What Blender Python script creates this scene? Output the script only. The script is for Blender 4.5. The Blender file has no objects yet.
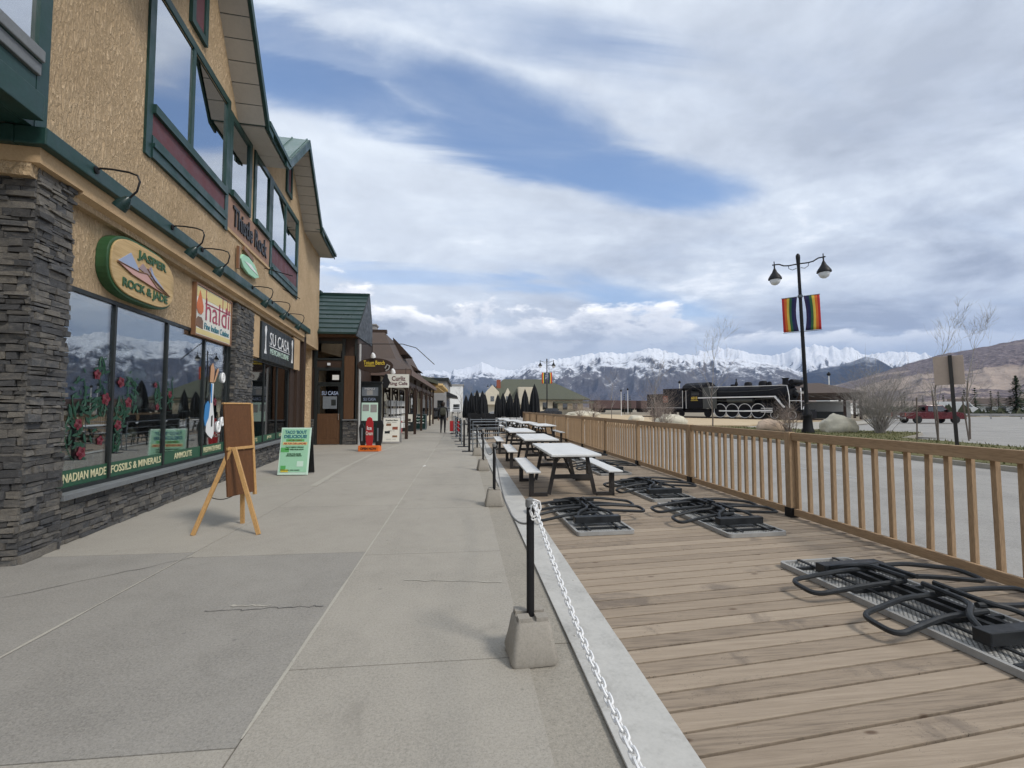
import bpy, bmesh, math, random
from mathutils import Vector, Matrix, Euler, noise as mnoise
random.seed(7)
R = math.radians
scene = bpy.context.scene
col = scene.collection

# ------------------------------------------------------------------ camera
cam_d = bpy.data.cameras.new("camera"); cam = bpy.data.objects.new("camera", cam_d); col.objects.link(cam)
cam.location = (0, 0, 1.52)
cam.rotation_euler = (R(90 + 2.86), 0, R(-6.08))
cam_d.sensor_width = 36.0; cam_d.lens = 36.0 * 460 / 1024
cam_d.clip_start = 0.05; cam_d.clip_end = 60000
scene.camera = cam
scene.view_settings.view_transform = 'Standard'; scene.view_settings.look = 'None'
scene.view_settings.gamma = 1; scene.view_settings.exposure = 0.56
scene.view_settings.use_curve_mapping = False
scene.cycles.use_denoising = True
scene.cycles.max_bounces = 8; scene.cycles.transparent_max_bounces = 24
scene.cycles.sample_clamp_indirect = 6

# ------------------------------------------------------------------ node helper
class NT:
    def __init__(s, tree):
        s.t = tree; s.n = tree.nodes; s.l = tree.links
    def __call__(s, typ, ins=None, **props):
        nd = s.n.new(typ)
        for k, v in props.items(): setattr(nd, k, v)
        for k, v in (ins or {}).items(): s.set(nd.inputs[k], v)
        return nd
    def set(s, sock, v):
        if isinstance(v, bpy.types.NodeSocket): s.l.new(v, sock)
        elif isinstance(v, bpy.types.Node): s.l.new(v.outputs[0], sock)
        else: sock.default_value = c4(v) if sock.type == 'RGBA' else v
    def m(s, op, a, b=0.0, c=0.0, clamp=False):
        nd = s.n.new('ShaderNodeMath'); nd.operation = op; nd.use_clamp = clamp
        for i, v in enumerate((a, b, c)): s.set(nd.inputs[i], v)
        return nd.outputs[0]
    def mapr(s, v, a, b, c=0.0, d=1.0, smooth=True):
        nd = s.n.new('ShaderNodeMapRange'); nd.interpolation_type = 'SMOOTHSTEP' if smooth else 'LINEAR'
        for i, x in enumerate((v, a, b, c, d)): s.set(nd.inputs[i], x)
        return nd.outputs[0]
    def mix(s, f, a, b, blend='MIX'):
        nd = s.n.new('ShaderNodeMix'); nd.data_type = 'RGBA'; nd.blend_type = blend
        s.set(nd.inputs[0], f); s.set(nd.inputs[6], a); s.set(nd.inputs[7], b)
        return nd.outputs[2]
    def noise(s, vec, scale, detail=4, rough=0.55, dist=0.0, out=0):
        nd = s.n.new('ShaderNodeTexNoise')
        s.set(nd.inputs['Vector'], vec)
        for k, v in (('Scale', scale), ('Detail', detail), ('Roughness', rough), ('Distortion', dist)): s.set(nd.inputs[k], v)
        return nd.outputs[out]
    def scalev(s, vec, v):
        nd = s.n.new('ShaderNodeMapping'); s.set(nd.inputs['Vector'], vec); nd.inputs['Scale'].default_value = v
        return nd.outputs[0]
    def ramp(s, f, stops):
        nd = s.n.new('ShaderNodeValToRGB'); s.set(nd.inputs[0], f)
        el = nd.color_ramp.elements
        while len(el) < len(stops): el.new(0.5)
        for e, (p, c) in zip(el, stops): e.position = p; e.color = c4(c)
        return nd.outputs[0]
def c4(c): return tuple(c) + (1.0,) if len(c) == 3 else tuple(c)

# ------------------------------------------------------------------ sky
SUN_EL, SUN_AZ = 46.0, 132.0           # azimuth clockwise from +Y (the street); behind the camera, a little to the right
w = bpy.data.worlds.new("World"); scene.world = w; w.use_nodes = True
t = NT(w.node_tree); t.n.clear()
tc = t('ShaderNodeTexCoord'); sep = t('ShaderNodeSeparateXYZ', {0: tc.outputs['Generated']})
dx, dy, dz = sep.outputs
sky = t('ShaderNodeTexSky', sky_type='NISHITA', sun_disc=False)
sky.sun_elevation = R(SUN_EL); sky.sun_rotation = R(SUN_AZ); sky.altitude = 1000; sky.air_density = 1.0; sky.dust_density = 0.6
zc = t.m('MAXIMUM', dz, 0.03)
cx = t.m('DIVIDE', dx, zc); cy = t.m('DIVIDE', dy, zc)
q = t('ShaderNodeCombineXYZ', {0: cx, 1: cy, 2: 0.0}).outputs[0]
def blob(x, y, ang, la, lb, wob):
    """a gap in the cloud deck: an ellipse in cloud-layer coordinates with a ragged edge"""
    ca, sa = math.cos(R(ang)), math.sin(R(ang))
    X = t.m('SUBTRACT', cx, x); Y = t.m('SUBTRACT', cy, y)
    a = t.m('DIVIDE', t.m('ADD', t.m('MULTIPLY', X, ca), t.m('MULTIPLY', Y, sa)), la)
    b = t.m('DIVIDE', t.m('ADD', t.m('MULTIPLY', X, -sa), t.m('MULTIPLY', Y, ca)), lb)
    r2 = t.m('SQRT', t.m('ADD', t.m('MULTIPLY', a, a), t.m('MULTIPLY', b, b)))
    return t.mapr(t.m('ADD', r2, t.m('MULTIPLY', t.m('SUBTRACT', wob, 0.5), 1.5)), 1.15, 0.35)
zn = t.m('ADD', t.m('MAXIMUM', dz, 0.0), 0.16)
qn = t('ShaderNodeCombineXYZ', {0: t.m('DIVIDE', dx, zn), 1: t.m('DIVIDE', dy, zn), 2: 0.0}).outputs[0]
qs = t.scalev(qn, (1.25, 1.7, 1.0))
qr = t('ShaderNodeMapping', {'Vector': qn}); qr.inputs['Rotation'].default_value = (0, 0, R(-24)); qr.inputs['Scale'].default_value = (0.8, 2.6, 1)
n_str = t.noise(qr.outputs[0], 1.7, 8, 0.58, 0.5)
n_big = t.noise(qs, 0.9, 9, 0.6, 0.35)
n_fine = t.noise(qn, 4.2, 8, 0.62, 0.2)
h1 = blob(-0.42, 1.46, 20, 0.75, 0.20, n_str)
h2 = blob(0.30, 1.72, 20, 0.95, 0.34, n_str)
h3 = blob(0.95, 1.98, 14, 0.60, 0.28, n_big)
h4 = blob(2.0, 4.4, 38, 1.9, 0.55, n_big)
h5 = blob(-0.1, 1.10, 14, 0.75, 0.17, n_str)
h7 = blob(0.10, 1.50, 26, 0.70, 0.24, n_big)
h8 = blob(-0.42, 1.30, 20, 0.55, 0.15, n_str)
h6 = blob(-0.2, 3.6, 8, 1.6, 0.35, n_str)
hole = t.m('MAXIMUM', t.m('MAXIMUM', t.m('MAXIMUM', h1, h2), t.m('MAXIMUM', h3, t.m('MULTIPLY', h4, 0.7))), t.m('MAXIMUM', t.m('MAXIMUM', h7, t.m('MULTIPLY', h8, 0.8)), t.m('MAXIMUM', t.m('MULTIPLY', h5, 0.45), t.m('MULTIPLY', h6, 0.55))))
cover = t.m('SUBTRACT', t.m('ADD', 0.62, t.m('MULTIPLY', t.m('SUBTRACT', n_str, 0.45), 0.8)), t.m('MULTIPLY', hole, 0.76))
mask = t.mapr(cover, -0.22, 0.70)
elev = t.m('DIVIDE', dz, t.m('SQRT', t.m('ADD', t.m('MULTIPLY', dx, dx), t.m('MULTIPLY', dy, dy))))
shade = t.m('ADD', t.m('MULTIPLY', n_big, 0.75), t.m('MULTIPLY', n_fine, 0.25))
ccol = t.ramp(t.mapr(shade, 0.38, 0.64, smooth=False), [(0.0, (0.33, 0.365, 0.43)), (0.40, (0.49, 0.535, 0.605)), (0.72, (0.64, 0.69, 0.75)), (1.0, (0.90, 0.92, 0.94))])
bright = t.mapr(t.m('ADD', t.m('MULTIPLY', cx, 0.55), t.m('MULTIPLY', n_big, 1.6)), 1.9, 0.1)   # the deck is thinner to the west
ccol = t.mix(t.m('MULTIPLY', bright, 0.55), ccol, (0.74, 0.79, 0.84, 1))
# low cumulus bank above the mountains
az = t.m('ARCTAN2', dx, dy)
lv = t('ShaderNodeCombineXYZ', {0: t.m('MULTIPLY', az, 4.2), 1: t.m('MULTIPLY', elev, 9.5), 2: 3.7}).outputs[0]
lb_ = t.noise(lv, 1.25, 11, 0.60, 0.15)
lb2 = t.noise(t('ShaderNodeVectorMath', {0: lv, 1: (0.05, 0.24, 0)}, operation='ADD').outputs[0], 1.25, 11, 0.60, 0.15)
top = t.m('SUBTRACT', 0.262, t.m('MULTIPLY', t.m('MAXIMUM', t.m('ADD', az, 0.12), 0.0), 0.15))     # the bank lies lower towards the north-east
hgt = t.m('SUBTRACT', top, elev)
body = t.m('ADD', t.m('MULTIPLY', hgt, 9.0), t.m('MULTIPLY', t.m('SUBTRACT', lb_, 0.5), 3.0))
lowm = t.mapr(body, -0.02, 0.22)
rim = t.mapr(body, 0.85, 0.05)
lit = t.mapr(t.m('SUBTRACT', lb_, lb2), -0.02, 0.12)
lum = t.m('ADD', t.m('MULTIPLY', rim, 0.75), t.m('MULTIPLY', lit, 0.45), clamp=True)
lcol = t.ramp(lum, [(0.0, (0.37, 0.405, 0.46)), (0.35, (0.50, 0.54, 0.60)), (0.7, (0.86, 0.87, 0.89)), (1.0, (1.15, 1.13, 1.10))])
hz = t.mapr(t.m('ADD', elev, t.m('MULTIPLY', t.m('SUBTRACT', lb_, 0.5), 0.12)), 0.19, 0.09)
lcol = t.mix(t.m('MULTIPLY', hz, 0.8), lcol, t.mix(t.mapr(az, 0.12, 0.34), (0.80, 0.83, 0.86, 1), (0.52, 0.585, 0.665, 1)))
SKY_STR = 0.14
bg = t('ShaderNodeBackground', {'Color': sky.outputs[0], 'Strength': SKY_STR})
cl = t('ShaderNodeBackground', {'Color': ccol, 'Strength': 0.93})
cl2 = t('ShaderNodeBackground', {'Color': lcol, 'Strength': 0.90})
mx = t('ShaderNodeMixShader', {0: mask, 1: bg.outputs[0], 2: cl.outputs[0]})
mx2 = t('ShaderNodeMixShader', {0: lowm, 1: mx.outputs[0], 2: cl2.outputs[0]})
out = t('ShaderNodeOutputWorld', {0: mx2.outputs[0]})
# ------------------------------------------------------------------ sun (veiled by cloud)
sd = bpy.data.lights.new("sun", 'SUN'); sun = bpy.data.objects.new("sun", sd); col.objects.link(sun)
sd.energy = 1.8; sd.angle = R(12); sd.color = (1.0, 0.95, 0.88)
sv = Vector((math.sin(R(SUN_AZ)) * math.cos(R(SUN_EL)), math.cos(R(SUN_AZ)) * math.cos(R(SUN_EL)), math.sin(R(SUN_EL))))
sun.rotation_euler = sv.to_track_quat('Z', 'Y').to_euler(); sun.location = (0, -10, 30)

# ------------------------------------------------------------------ mesh helpers
class MB:
    def __init__(s, M=None): s.v = []; s.f = []; s.mi = []; s.M = M
    def add(s, vs, fs, mi=0):
        o = len(s.v)
        if s.M is not None: vs = [s.M @ Vector(p) for p in vs]
        s.v += [tuple(p) for p in vs]; s.f += [tuple(i + o for i in f) for f in fs]; s.mi += [mi] * len(fs); return s
    def bx(s, x0, x1, y0, y1, z0, z1, mi=0):
        return s.add([(x0, y0, z0), (x1, y0, z0), (x1, y1, z0), (x0, y1, z0), (x0, y0, z1), (x1, y0, z1), (x1, y1, z1), (x0, y1, z1)],
              [(3, 2, 1, 0), (4, 5, 6, 7), (0, 1, 5, 4), (1, 2, 6, 5), (2, 3, 7, 6), (3, 0, 4, 7)], mi)
    def box(s, c, d, rot=(0, 0, 0), mi=0):
        m = Matrix.Translation(c) @ Euler(rot).to_matrix().to_4x4(); h = [k / 2 for k in d]
        vs = [m @ Vector((sx * h[0], sy * h[1], sz * h[2])) for sz in (-1, 1) for sx, sy in ((-1, -1), (1, -1), (1, 1), (-1, 1))]
        return s.add(vs, [(3, 2, 1, 0), (4, 5, 6, 7), (0, 1, 5, 4), (1, 2, 6, 5), (2, 3, 7, 6), (3, 0, 4, 7)], mi)
    def bar(s, p, q_, wd, ht, mi=0, up=(0, 0, 1)):
        p = Vector(p); q_ = Vector(q_); d = (q_ - p); L = d.length; d.normalize()
        sd_ = d.cross(Vector(up))
        if sd_.length < 1e-4: sd_ = d.cross(Vector((1, 0, 0)))
        sd_.normalize(); u = sd_.cross(d)
        vs = []
        for e in (p, q_):
            for a, b in ((-1, -1), (1, -1), (1, 1), (-1, 1)): vs.append(e + sd_ * a * wd / 2 + u * b * ht / 2)
        return s.add(vs, [(0, 1, 2, 3), (7, 6, 5, 4), (0, 4, 5, 1), (1, 5, 6, 2), (2, 6, 7, 3), (3, 7, 4, 0)], mi)
    def tube(s, pts, r, n=8, closed=False, mi=0):
        pts = [Vector(p) for p in pts]; N = len(pts)
        rs = r if isinstance(r, (list, tuple)) else [r] * N
        up = None; vs = []; fs = []
        for i, p in enumerate(pts):
            a = pts[(i - 1) % N] if (closed or i > 0) else p; b = pts[(i + 1) % N] if (closed or i < N - 1) else p
            d = (b - a)
            if d.length < 1e-9: d = Vector((0, 0, 1))
            d.normalize()
            if up is None:
                up = d.cross(Vector((0, 0, 1)))
                if up.length < 1e-3: up = d.cross(Vector((1, 0, 0)))
            up = (up - d * up.dot(d))
            if up.length < 1e-6: up = d.orthogonal()
            up.normalize(); sd_ = d.cross(up)
            for k in range(n):
                an = 2 * math.pi * k / n; vs.append(p + (up * math.cos(an) + sd_ * math.sin(an)) * rs[i])
        for i in range(N if closed else N - 1):
            j = (i + 1) % N
            for k in range(n): fs.append((i * n + k, i * n + (k + 1) % n, j * n + (k + 1) % n, j * n + k))
        if not closed: fs.append(tuple(range(n - 1, -1, -1))); fs.append(tuple((N - 1) * n + k for k in range(n)))
        return s.add(vs, fs, mi)
    def lathe(s, prof, n=16, c=(0, 0, 0), mi=0, M=None, fold=None):
        vs = []; fs = []
        for (r, z) in prof:
            for k in range(n):
                an = 2 * math.pi * k / n; rr = r * (fold(an, z) if fold else 1)
                v = Vector((rr * math.cos(an), rr * math.sin(an), z))
                vs.append((M @ v if M else v) + Vector(c))
        for i in range(len(prof) - 1):
            for k in range(n): fs.append((i * n + k, i * n + (k + 1) % n, (i + 1) * n + (k + 1) % n, (i + 1) * n + k))
        fs.append(tuple(range(n - 1, -1, -1))); fs.append(tuple((len(prof) - 1) * n + k for k in range(n)))
        return s.add(vs, fs, mi)
    def prism(s, poly, ext, f3, mi=0):
        """poly = 2D outline, f3(a, b, e) -> 3D point, extruded for e in ext"""
        n = len(poly); vs = [f3(a, b, e) for e in ext for a, b in poly]
        fs = [tuple(range(n - 1, -1, -1)), tuple(range(n, 2 * n))] + [(i, (i + 1) % n, n + (i + 1) % n, n + i) for i in range(n)]
        return s.add(vs, fs, mi)
    def build(s, name, mats, parent=None, smooth=False, bevel=0.0, loc=None, rot=None, fix=True):
        me = bpy.data.meshes.new(name); me.from_pydata(s.v, [], s.f)
        if not isinstance(mats, (list, tuple)): mats = [mats]
        for m_ in mats: me.materials.append(m_)
        me.polygons.foreach_set('material_index', s.mi)
        if fix:
            b = bmesh.new(); b.from_mesh(me); bmesh.ops.recalc_face_normals(b, faces=b.faces); b.to_mesh(me); b.free()
        if smooth:
            me.polygons.foreach_set('use_smooth', [True] * len(me.polygons))
            me.set_sharp_from_angle(angle=R(42))
        me.update()
        o = bpy.data.objects.new(name, me); col.objects.link(o)
        if parent is not None: o.parent = parent
        if loc is not None: o.location = loc
        if rot is not None: o.rotation_euler = rot
        if bevel:
            bm_ = o.modifiers.new('bevel', 'BEVEL'); bm_.width = bevel; bm_.segments = 2; bm_.limit_method = 'ANGLE'; bm_.angle_limit = R(40)
        return o
def tag(o, label, cat, group=None, kind=None):
    if label: o['label'] = label
    if cat: o['category'] = cat
    if group: o['group'] = group
    if kind: o['kind'] = kind
    return o
def struct(o, label=None): o['kind'] = 'structure'; (label and o.__setitem__('label', label)); return o
def empty(name, label, cat, loc=(0, 0, 0), rz=0.0, group=None):
    o = bpy.data.objects.new(name, None); col.objects.link(o); o.empty_display_size = 0.1
    o.location = loc; o.rotation_euler = (0, 0, R(rz)); return tag(o, label, cat, group)
def copy_tree(o, parent=None):
    c = o.copy(); col.objects.link(c)
    if parent is not None: c.parent = parent
    for ch in list(o.children): copy_tree(ch, c)
    return c
def dup(o, loc, rz, label, group=None, scale=None):
    c = copy_tree(o); c.location = loc; c.rotation_euler = (0, 0, R(rz)); c['label'] = label
    if group: c['group'] = group
    if scale: c.scale = scale
    return c
def text(body, parent, loc, rot, mat, width=None, height=None, name='lettering', ext=0.002, bold=0.0, spacing=1.0, align='CENTER'):
    cu = bpy.data.curves.new(name, 'FONT'); cu.body = body; cu.size = 1.0; cu.align_x = align; cu.align_y = 'CENTER'
    cu.space_character = spacing; cu.resolution_u = 3
    o = bpy.data.objects.new(name, cu); col.objects.link(o)
    cu.offset = bold; cu.extrude = ext
    bpy.context.view_layer.update()
    me = bpy.data.meshes.new_from_object(o.evaluated_get(bpy.context.evaluated_depsgraph_get()))
    bpy.data.objects.remove(o)
    xs = [v.co.x for v in me.vertices]; ys = [v.co.y for v in me.vertices]
    w0 = max(xs) - min(xs); h0 = max(ys) - min(ys); mx_, my_ = (max(xs) + min(xs)) / 2, (max(ys) + min(ys)) / 2
    sx = (width / w0) if width else (height / h0); sy = (height / h0) if height else sx
    for v in me.vertices: v.co.x = (v.co.x - mx_) * sx; v.co.y = (v.co.y - my_) * sy
    me.materials.clear(); me.materials.append(mat); me.name = name
    o = bpy.data.objects.new(name, me); col.objects.link(o)
    o.parent = parent; o.location = loc; o.rotation_euler = rot
    return o
FACE_X = (R(90), 0, R(90))      # lettering on a wall that looks towards local +x
FACE_Y = (R(90), 0, 0)          # lettering that looks back down the street

# ------------------------------------------------------------------ materials
M = {}
def mat(name, base, rough=0.7, metal=0.0, spec=0.5):
    m_ = bpy.data.materials.new(name); m_.use_nodes = True; nt = NT(m_.node_tree)
    b = nt.n['Principled BSDF']; b.inputs['Base Color'].default_value = c4(base); b.inputs['Roughness'].default_value = rough
    b.inputs['Metallic'].default_value = metal; b.inputs['Specular IOR Level'].default_value = spec
    M[name] = m_; return m_, nt, b
def coords(nt, kind='Object'): return nt('ShaderNodeTexCoord').outputs[kind]
def island(nt): return nt('ShaderNodeNewGeometry').outputs['Random Per Island']
def bump(nt, b, h, strength=0.5, dist=0.01):
    bp = nt('ShaderNodeBump', {'Height': h, 'Strength': strength, 'Distance': dist}); nt.set(b.inputs['Normal'], bp.outputs[0])
def worn(name, base, rough=0.6, var=0.25, scale=6.0, bmp=0.1, metal=0.0, spec=0.4):
    """a plain coat with uneven wear"""
    m_, nt, b = mat(name, base, rough, metal, spec); co = coords(nt)
    n = nt.noise(co, scale, 6, 0.62); n2 = nt.noise(co, scale * 9, 4, 0.6)
    f = nt.m('ADD', nt.m('MULTIPLY', n, 0.6), nt.m('MULTIPLY', n2, 0.4))
    lo = tuple(max(0, c * (1 - var)) for c in base); hi = tuple(min(1, c * (1 + var)) for c in base)
    nt.set(b.inputs['Base Color'], nt.ramp(f, [(0.3, lo), (0.7, hi)]))
    nt.set(b.inputs['Roughness'], nt.mapr(n, 0.3, 0.7, max(0.05, rough - 0.12), min(1, rough + 0.12)))
    if bmp: bump(nt, b, n2, bmp, 0.004)
    return m_
def vary(name, stops, rough=0.8, scale=8, bmp=0.3, dist=0.006, stretch=(1, 1, 1), grain=0.35, spec=0.3):
    """each piece of the mesh (stone, plank, slat) has a tint of its own"""
    m_, nt, b = mat(name, stops[0], rough, 0, spec); co = nt.scalev(coords(nt), stretch)
    n = nt.noise(co, scale, 8, 0.65, 0.3); n2 = nt.noise(co, scale * 6, 5, 0.6)
    f = nt.m('ADD', nt.m('MULTIPLY', island(nt), 1 - grain), nt.m('MULTIPLY', nt.mapr(n, 0.25, 0.75, smooth=False), grain), clamp=True)
    k = len(stops); c = nt.ramp(f, [(i / (k - 1), s_) for i, s_ in enumerate(stops)])
    c = nt.mix(nt.mapr(n2, 0.35, 0.6, 0.35, 0.0), c, tuple(x * 0.45 for x in stops[0]) + (1,))
    nt.set(b.inputs['Base Color'], c); bump(nt, b, nt.m('ADD', n, nt.m('MULTIPLY', n2, 0.5)), bmp, dist)
    return m_
# --- ground
def concrete(name, base, var=0.17, speck=0.34):
    m_, nt, b = mat(name, base, 0.88, 0, 0.25); co = coords(nt)
    big = nt.noise(co, 0.55, 6, 0.65, 0.4); mid = nt.noise(co, 5, 6, 0.7); fine = nt.noise(co, 60, 4, 0.8); grit = nt.noise(co, 130, 2, 0.7)
    f = nt.m('ADD', nt.m('MULTIPLY', big, 0.45), nt.m('ADD', nt.m('MULTIPLY', mid, 0.2), nt.m('MULTIPLY', nt.mapr(fine, 0.3, 0.7, smooth=False), 0.35)))
    f = nt.m('ADD', f, nt.m('MULTIPLY', nt.m('SUBTRACT', island(nt), 0.5), 0.06))
    c = nt.ramp(f, [(0.30, tuple(x * (1 - var * 1.6) for x in base)), (0.5, base), (0.72, tuple(x * (1 + var) for x in base))])
    c = nt.mix(nt.mapr(grit, 0.56, 0.70, 0, speck), c, (0.06, 0.058, 0.055, 1))
    c = nt.mix(nt.mapr(grit, 0.42, 0.30, 0, speck), c, (0.50, 0.47, 0.42, 1))
    st = nt.noise(co, 1.3, 5, 0.7, 1.2)
    gum = nt('ShaderNodeTexVoronoi', {'Vector': co, 'Scale': 2.3}).outputs[0]
    c = nt.mix(nt.mapr(gum, 0.045, 0.03, 0, 0.35), c, (0.10, 0.095, 0.09, 1))
    c = nt.mix(nt.mapr(st, 0.56, 0.76, 0, 0.34), c, tuple(x * 0.55 for x in base) + (1,))
    nt.set(b.inputs['Base Color'], c); bump(nt, b, nt.m('ADD', fine, nt.m('MULTIPLY', mid, 0.6)), 0.35, 0.004)
concrete('concrete', (0.335, 0.31, 0.265))
concrete('grey_concrete', (0.278, 0.262, 0.233), 0.2, 0.34)
concrete('kerb_concrete', (0.30, 0.275, 0.23), 0.18)
concrete('cast_concrete', (0.30, 0.275, 0.235), 0.12, 0.15)
concrete('asphalt', (0.28, 0.268, 0.248), 0.26, 0.25)
concrete('joint_fill', (0.40, 0.375, 0.32), 0.1)
worn('crack', (0.07, 0.065, 0.06), 0.95)
def field(name, a, bcol, sc=0.15):
    m_, nt, b = mat(name, a, 0.95, 0, 0.1); co = coords(nt)
    n = nt.noise(co, sc, 8, 0.7, 0.3); n2 = nt.noise(co, sc * 40, 5, 0.7)
    nt.set(b.inputs['Base Color'], nt.ramp(nt.m('ADD', nt.m('MULTIPLY', n, 0.6), nt.m('MULTIPLY', n2, 0.4)), [(0.35, a), (0.65, bcol)]))
    bump(nt, b, n2, 0.5, 0.03)
field('plain', (0.20, 0.17, 0.125), (0.30, 0.26, 0.20), 0.02)
field('dry_ground', (0.42, 0.32, 0.20), (0.52, 0.42, 0.29), 0.4)
field('lawn', (0.075, 0.085, 0.035), (0.17, 0.15, 0.075), 0.8)
# --- deck
m_, nt, b = mat('deck_wood', (0.3, 0.25, 0.2), 0.82, 0, 0.25); co = coords(nt)
rnd = island(nt)
off = nt('ShaderNodeVectorMath', {0: co, 1: nt('ShaderNodeCombineXYZ', {0: nt.m('MULTIPLY', rnd, 37), 1: nt.m('MULTIPLY', rnd, 11), 2: 0.0}).outputs[0]}, operation='ADD').outputs[0]
g1 = nt.noise(nt.scalev(off, (1.1, 26, 1)), 1.6, 8, 0.62, 0.7); g2 = nt.noise(nt.scalev(off, (3, 120, 1)), 2.0, 4, 0.6, 0.2)
pt = nt.noise(off, 1.4, 6, 0.65, 0.5); kn = nt('ShaderNodeTexVoronoi', {'Vector': nt.scalev(off, (1.0, 2.6, 1)), 'Scale': 2.2}).outputs[0]
f = nt.m('ADD', nt.m('MULTIPLY', nt.mapr(g1, 0.3, 0.7, 0.32, 0.68, smooth=False), 0.6), nt.m('ADD', nt.m('MULTIPLY', g2, 0.25), nt.m('MULTIPLY', pt, 0.22)))
f = nt.m('ADD', f, nt.m('MULTIPLY', nt.m('SUBTRACT', rnd, 0.5), 0.20))
c = nt.ramp(f, [(0.28, (0.115, 0.091, 0.070)), (0.46, (0.265, 0.210, 0.155)), (0.68, (0.36, 0.291, 0.218)), (0.85, (0.43, 0.36, 0.28))])
c = nt.mix(nt.mapr(kn, 0.11, 0.04, 0, 0.85), c, (0.09, 0.055, 0.035, 1))
c = nt.mix(nt.mapr(pt, 0.56, 0.68, 0, 0.6), c, (0.12, 0.097, 0.08, 1))
cr = nt.noise(nt.scalev(off, (2.6, 9, 1)), 3.0, 3, 0.5, 1.4)
ck = nt.mapr(nt.m('ABSOLUTE', nt.m('SUBTRACT', cr, 0.5)), 0.006, 0.0, 0, 1)
c = nt.mix(nt.m('MULTIPLY', ck, nt.mapr(pt, 0.48, 0.6)), c, (0.05, 0.04, 0.03, 1))
nt.set(b.inputs['Base Color'], c); bump(nt, b, nt.m('ADD', g1, nt.m('MULTIPLY', g2, 0.5)), 0.45, 0.004)
vary('rail_wood', [(0.29, 0.195, 0.11), (0.38, 0.26, 0.155), (0.46, 0.33, 0.21)], 0.75, 3, 0.35, 0.004, (6, 6, 0.8), 0.6)
vary('rail_wood_long', [(0.30, 0.20, 0.115), (0.37, 0.252, 0.15), (0.45, 0.32, 0.2)], 0.75, 3, 0.35, 0.004, (6, 0.6, 6), 0.7)
vary('easel_wood', [(0.42, 0.235, 0.085), (0.52, 0.31, 0.125), (0.58, 0.37, 0.17)], 0.55, 5, 0.2, 0.003, (5, 5, 1), 0.6)
vary('board_wood', [(0.105, 0.045, 0.018), (0.125, 0.055, 0.022), (0.145, 0.066, 0.028)], 0.55, 4, 0.15, 0.003, (5, 5, 1), 0.8)
vary('dark_wood', [(0.030, 0.018, 0.013), (0.044, 0.026, 0.018), (0.062, 0.038, 0.026)], 0.6, 4, 0.25, 0.004, (6, 6, 0.6), 0.6)
vary('brown_wood', [(0.085, 0.042, 0.021), (0.11, 0.056, 0.028), (0.14, 0.075, 0.038)], 0.6, 4, 0.25, 0.004, (6, 6, 0.6), 0.7)
vary('log_wood', [(0.42, 0.28, 0.11), (0.55, 0.38, 0.17), (0.62, 0.45, 0.22)], 0.6, 4, 0.25, 0.004, (6, 1, 6), 0.7)
# --- building
vary('slate', [(0.030, 0.029, 0.029), (0.055, 0.054, 0.054), (0.085, 0.082, 0.079), (0.13, 0.122, 0.110), (0.20, 0.182, 0.155), (0.098, 0.098, 0.098), (0.060, 0.061, 0.065), (0.26, 0.235, 0.195)], 0.75, 14, 0.8, 0.012, (1, 1, 2.0), 0.30, 0.4)
worn('mortar', (0.018, 0.018, 0.018), 0.95)
m_, nt, b = mat('stucco', (0.5, 0.34, 0.19), 0.92, 0, 0.15); co = coords(nt)
wv = nt('ShaderNodeMapping', {'Vector': co}); wv.inputs['Rotation'].default_value = (R(52), 0, 0); wv.inputs['Scale'].default_value = (1, 2.6, 0.8)
s1 = nt.noise(wv.outputs[0], 11, 6, 0.62, 0.9); s2 = nt.noise(co, 34, 4, 0.65); s3 = nt.noise(co, 0.8, 5, 0.6)
hh = nt.m('ADD', nt.m('MULTIPLY', nt.mapr(s1, 0.36, 0.66), 1.0), nt.m('MULTIPLY', s2, 0.35))
c = nt.ramp(nt.m('ADD', nt.m('MULTIPLY', s3, 0.45), nt.m('MULTIPLY', s1, 0.55)), [(0.34, (0.48, 0.345, 0.205)), (0.52, (0.65, 0.48, 0.30)), (0.7, (0.76, 0.59, 0.39))])
nt.set(b.inputs['Base Color'], c); bump(nt, b, hh, 0.9, 0.032)
m_, nt, b = mat('smooth_stucco', (0.5, 0.36, 0.22), 0.9, 0, 0.2); co = coords(nt)
s1 = nt.noise(co, 40, 5, 0.65); s3 = nt.noise(co, 1.6, 5, 0.65)
nt.set(b.inputs['Base Color'], nt.ramp(nt.m('ADD', nt.m('MULTIPLY', s3, 0.6), nt.m('MULTIPLY', s1, 0.4)), [(0.35, (0.40, 0.275, 0.155)), (0.65, (0.56, 0.405, 0.245))]))
bump(nt, b, s1, 0.5, 0.008)
worn('green_trim', (0.014, 0.047, 0.041), 0.42, 0.3, 3, 0.08)
worn('green_roof', (0.010, 0.033, 0.029), 0.38, 0.22, 2, 0.05, 0.0, 0.5)
worn('green_roof_pale', (0.11, 0.17, 0.155), 0.35, 0.2, 2, 0.05)
worn('green_lamp', (0.008, 0.028, 0.025), 0.35, 0.25, 6, 0.0)
worn('maroon', (0.115, 0.040, 0.046), 0.6, 0.2, 4)
worn('pink_stucco', (0.30, 0.185, 0.135), 0.85, 0.2, 8, 0.4)
worn('soffit', (0.45, 0.425, 0.385), 0.7, 0.1, 2)
worn('dark_frame', (0.018, 0.022, 0.022), 0.45, 0.3, 5)
worn('grey_sill', (0.16, 0.17, 0.175), 0.55, 0.25, 5)
worn('interior', (0.36, 0.34, 0.30), 0.9, 0.3, 1.5)
worn('interior_floor', (0.22, 0.17, 0.12), 0.7, 0.3, 2)
worn('ceiling_dark', (0.45, 0.45, 0.45), 0.9, 0.2, 2)
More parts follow.
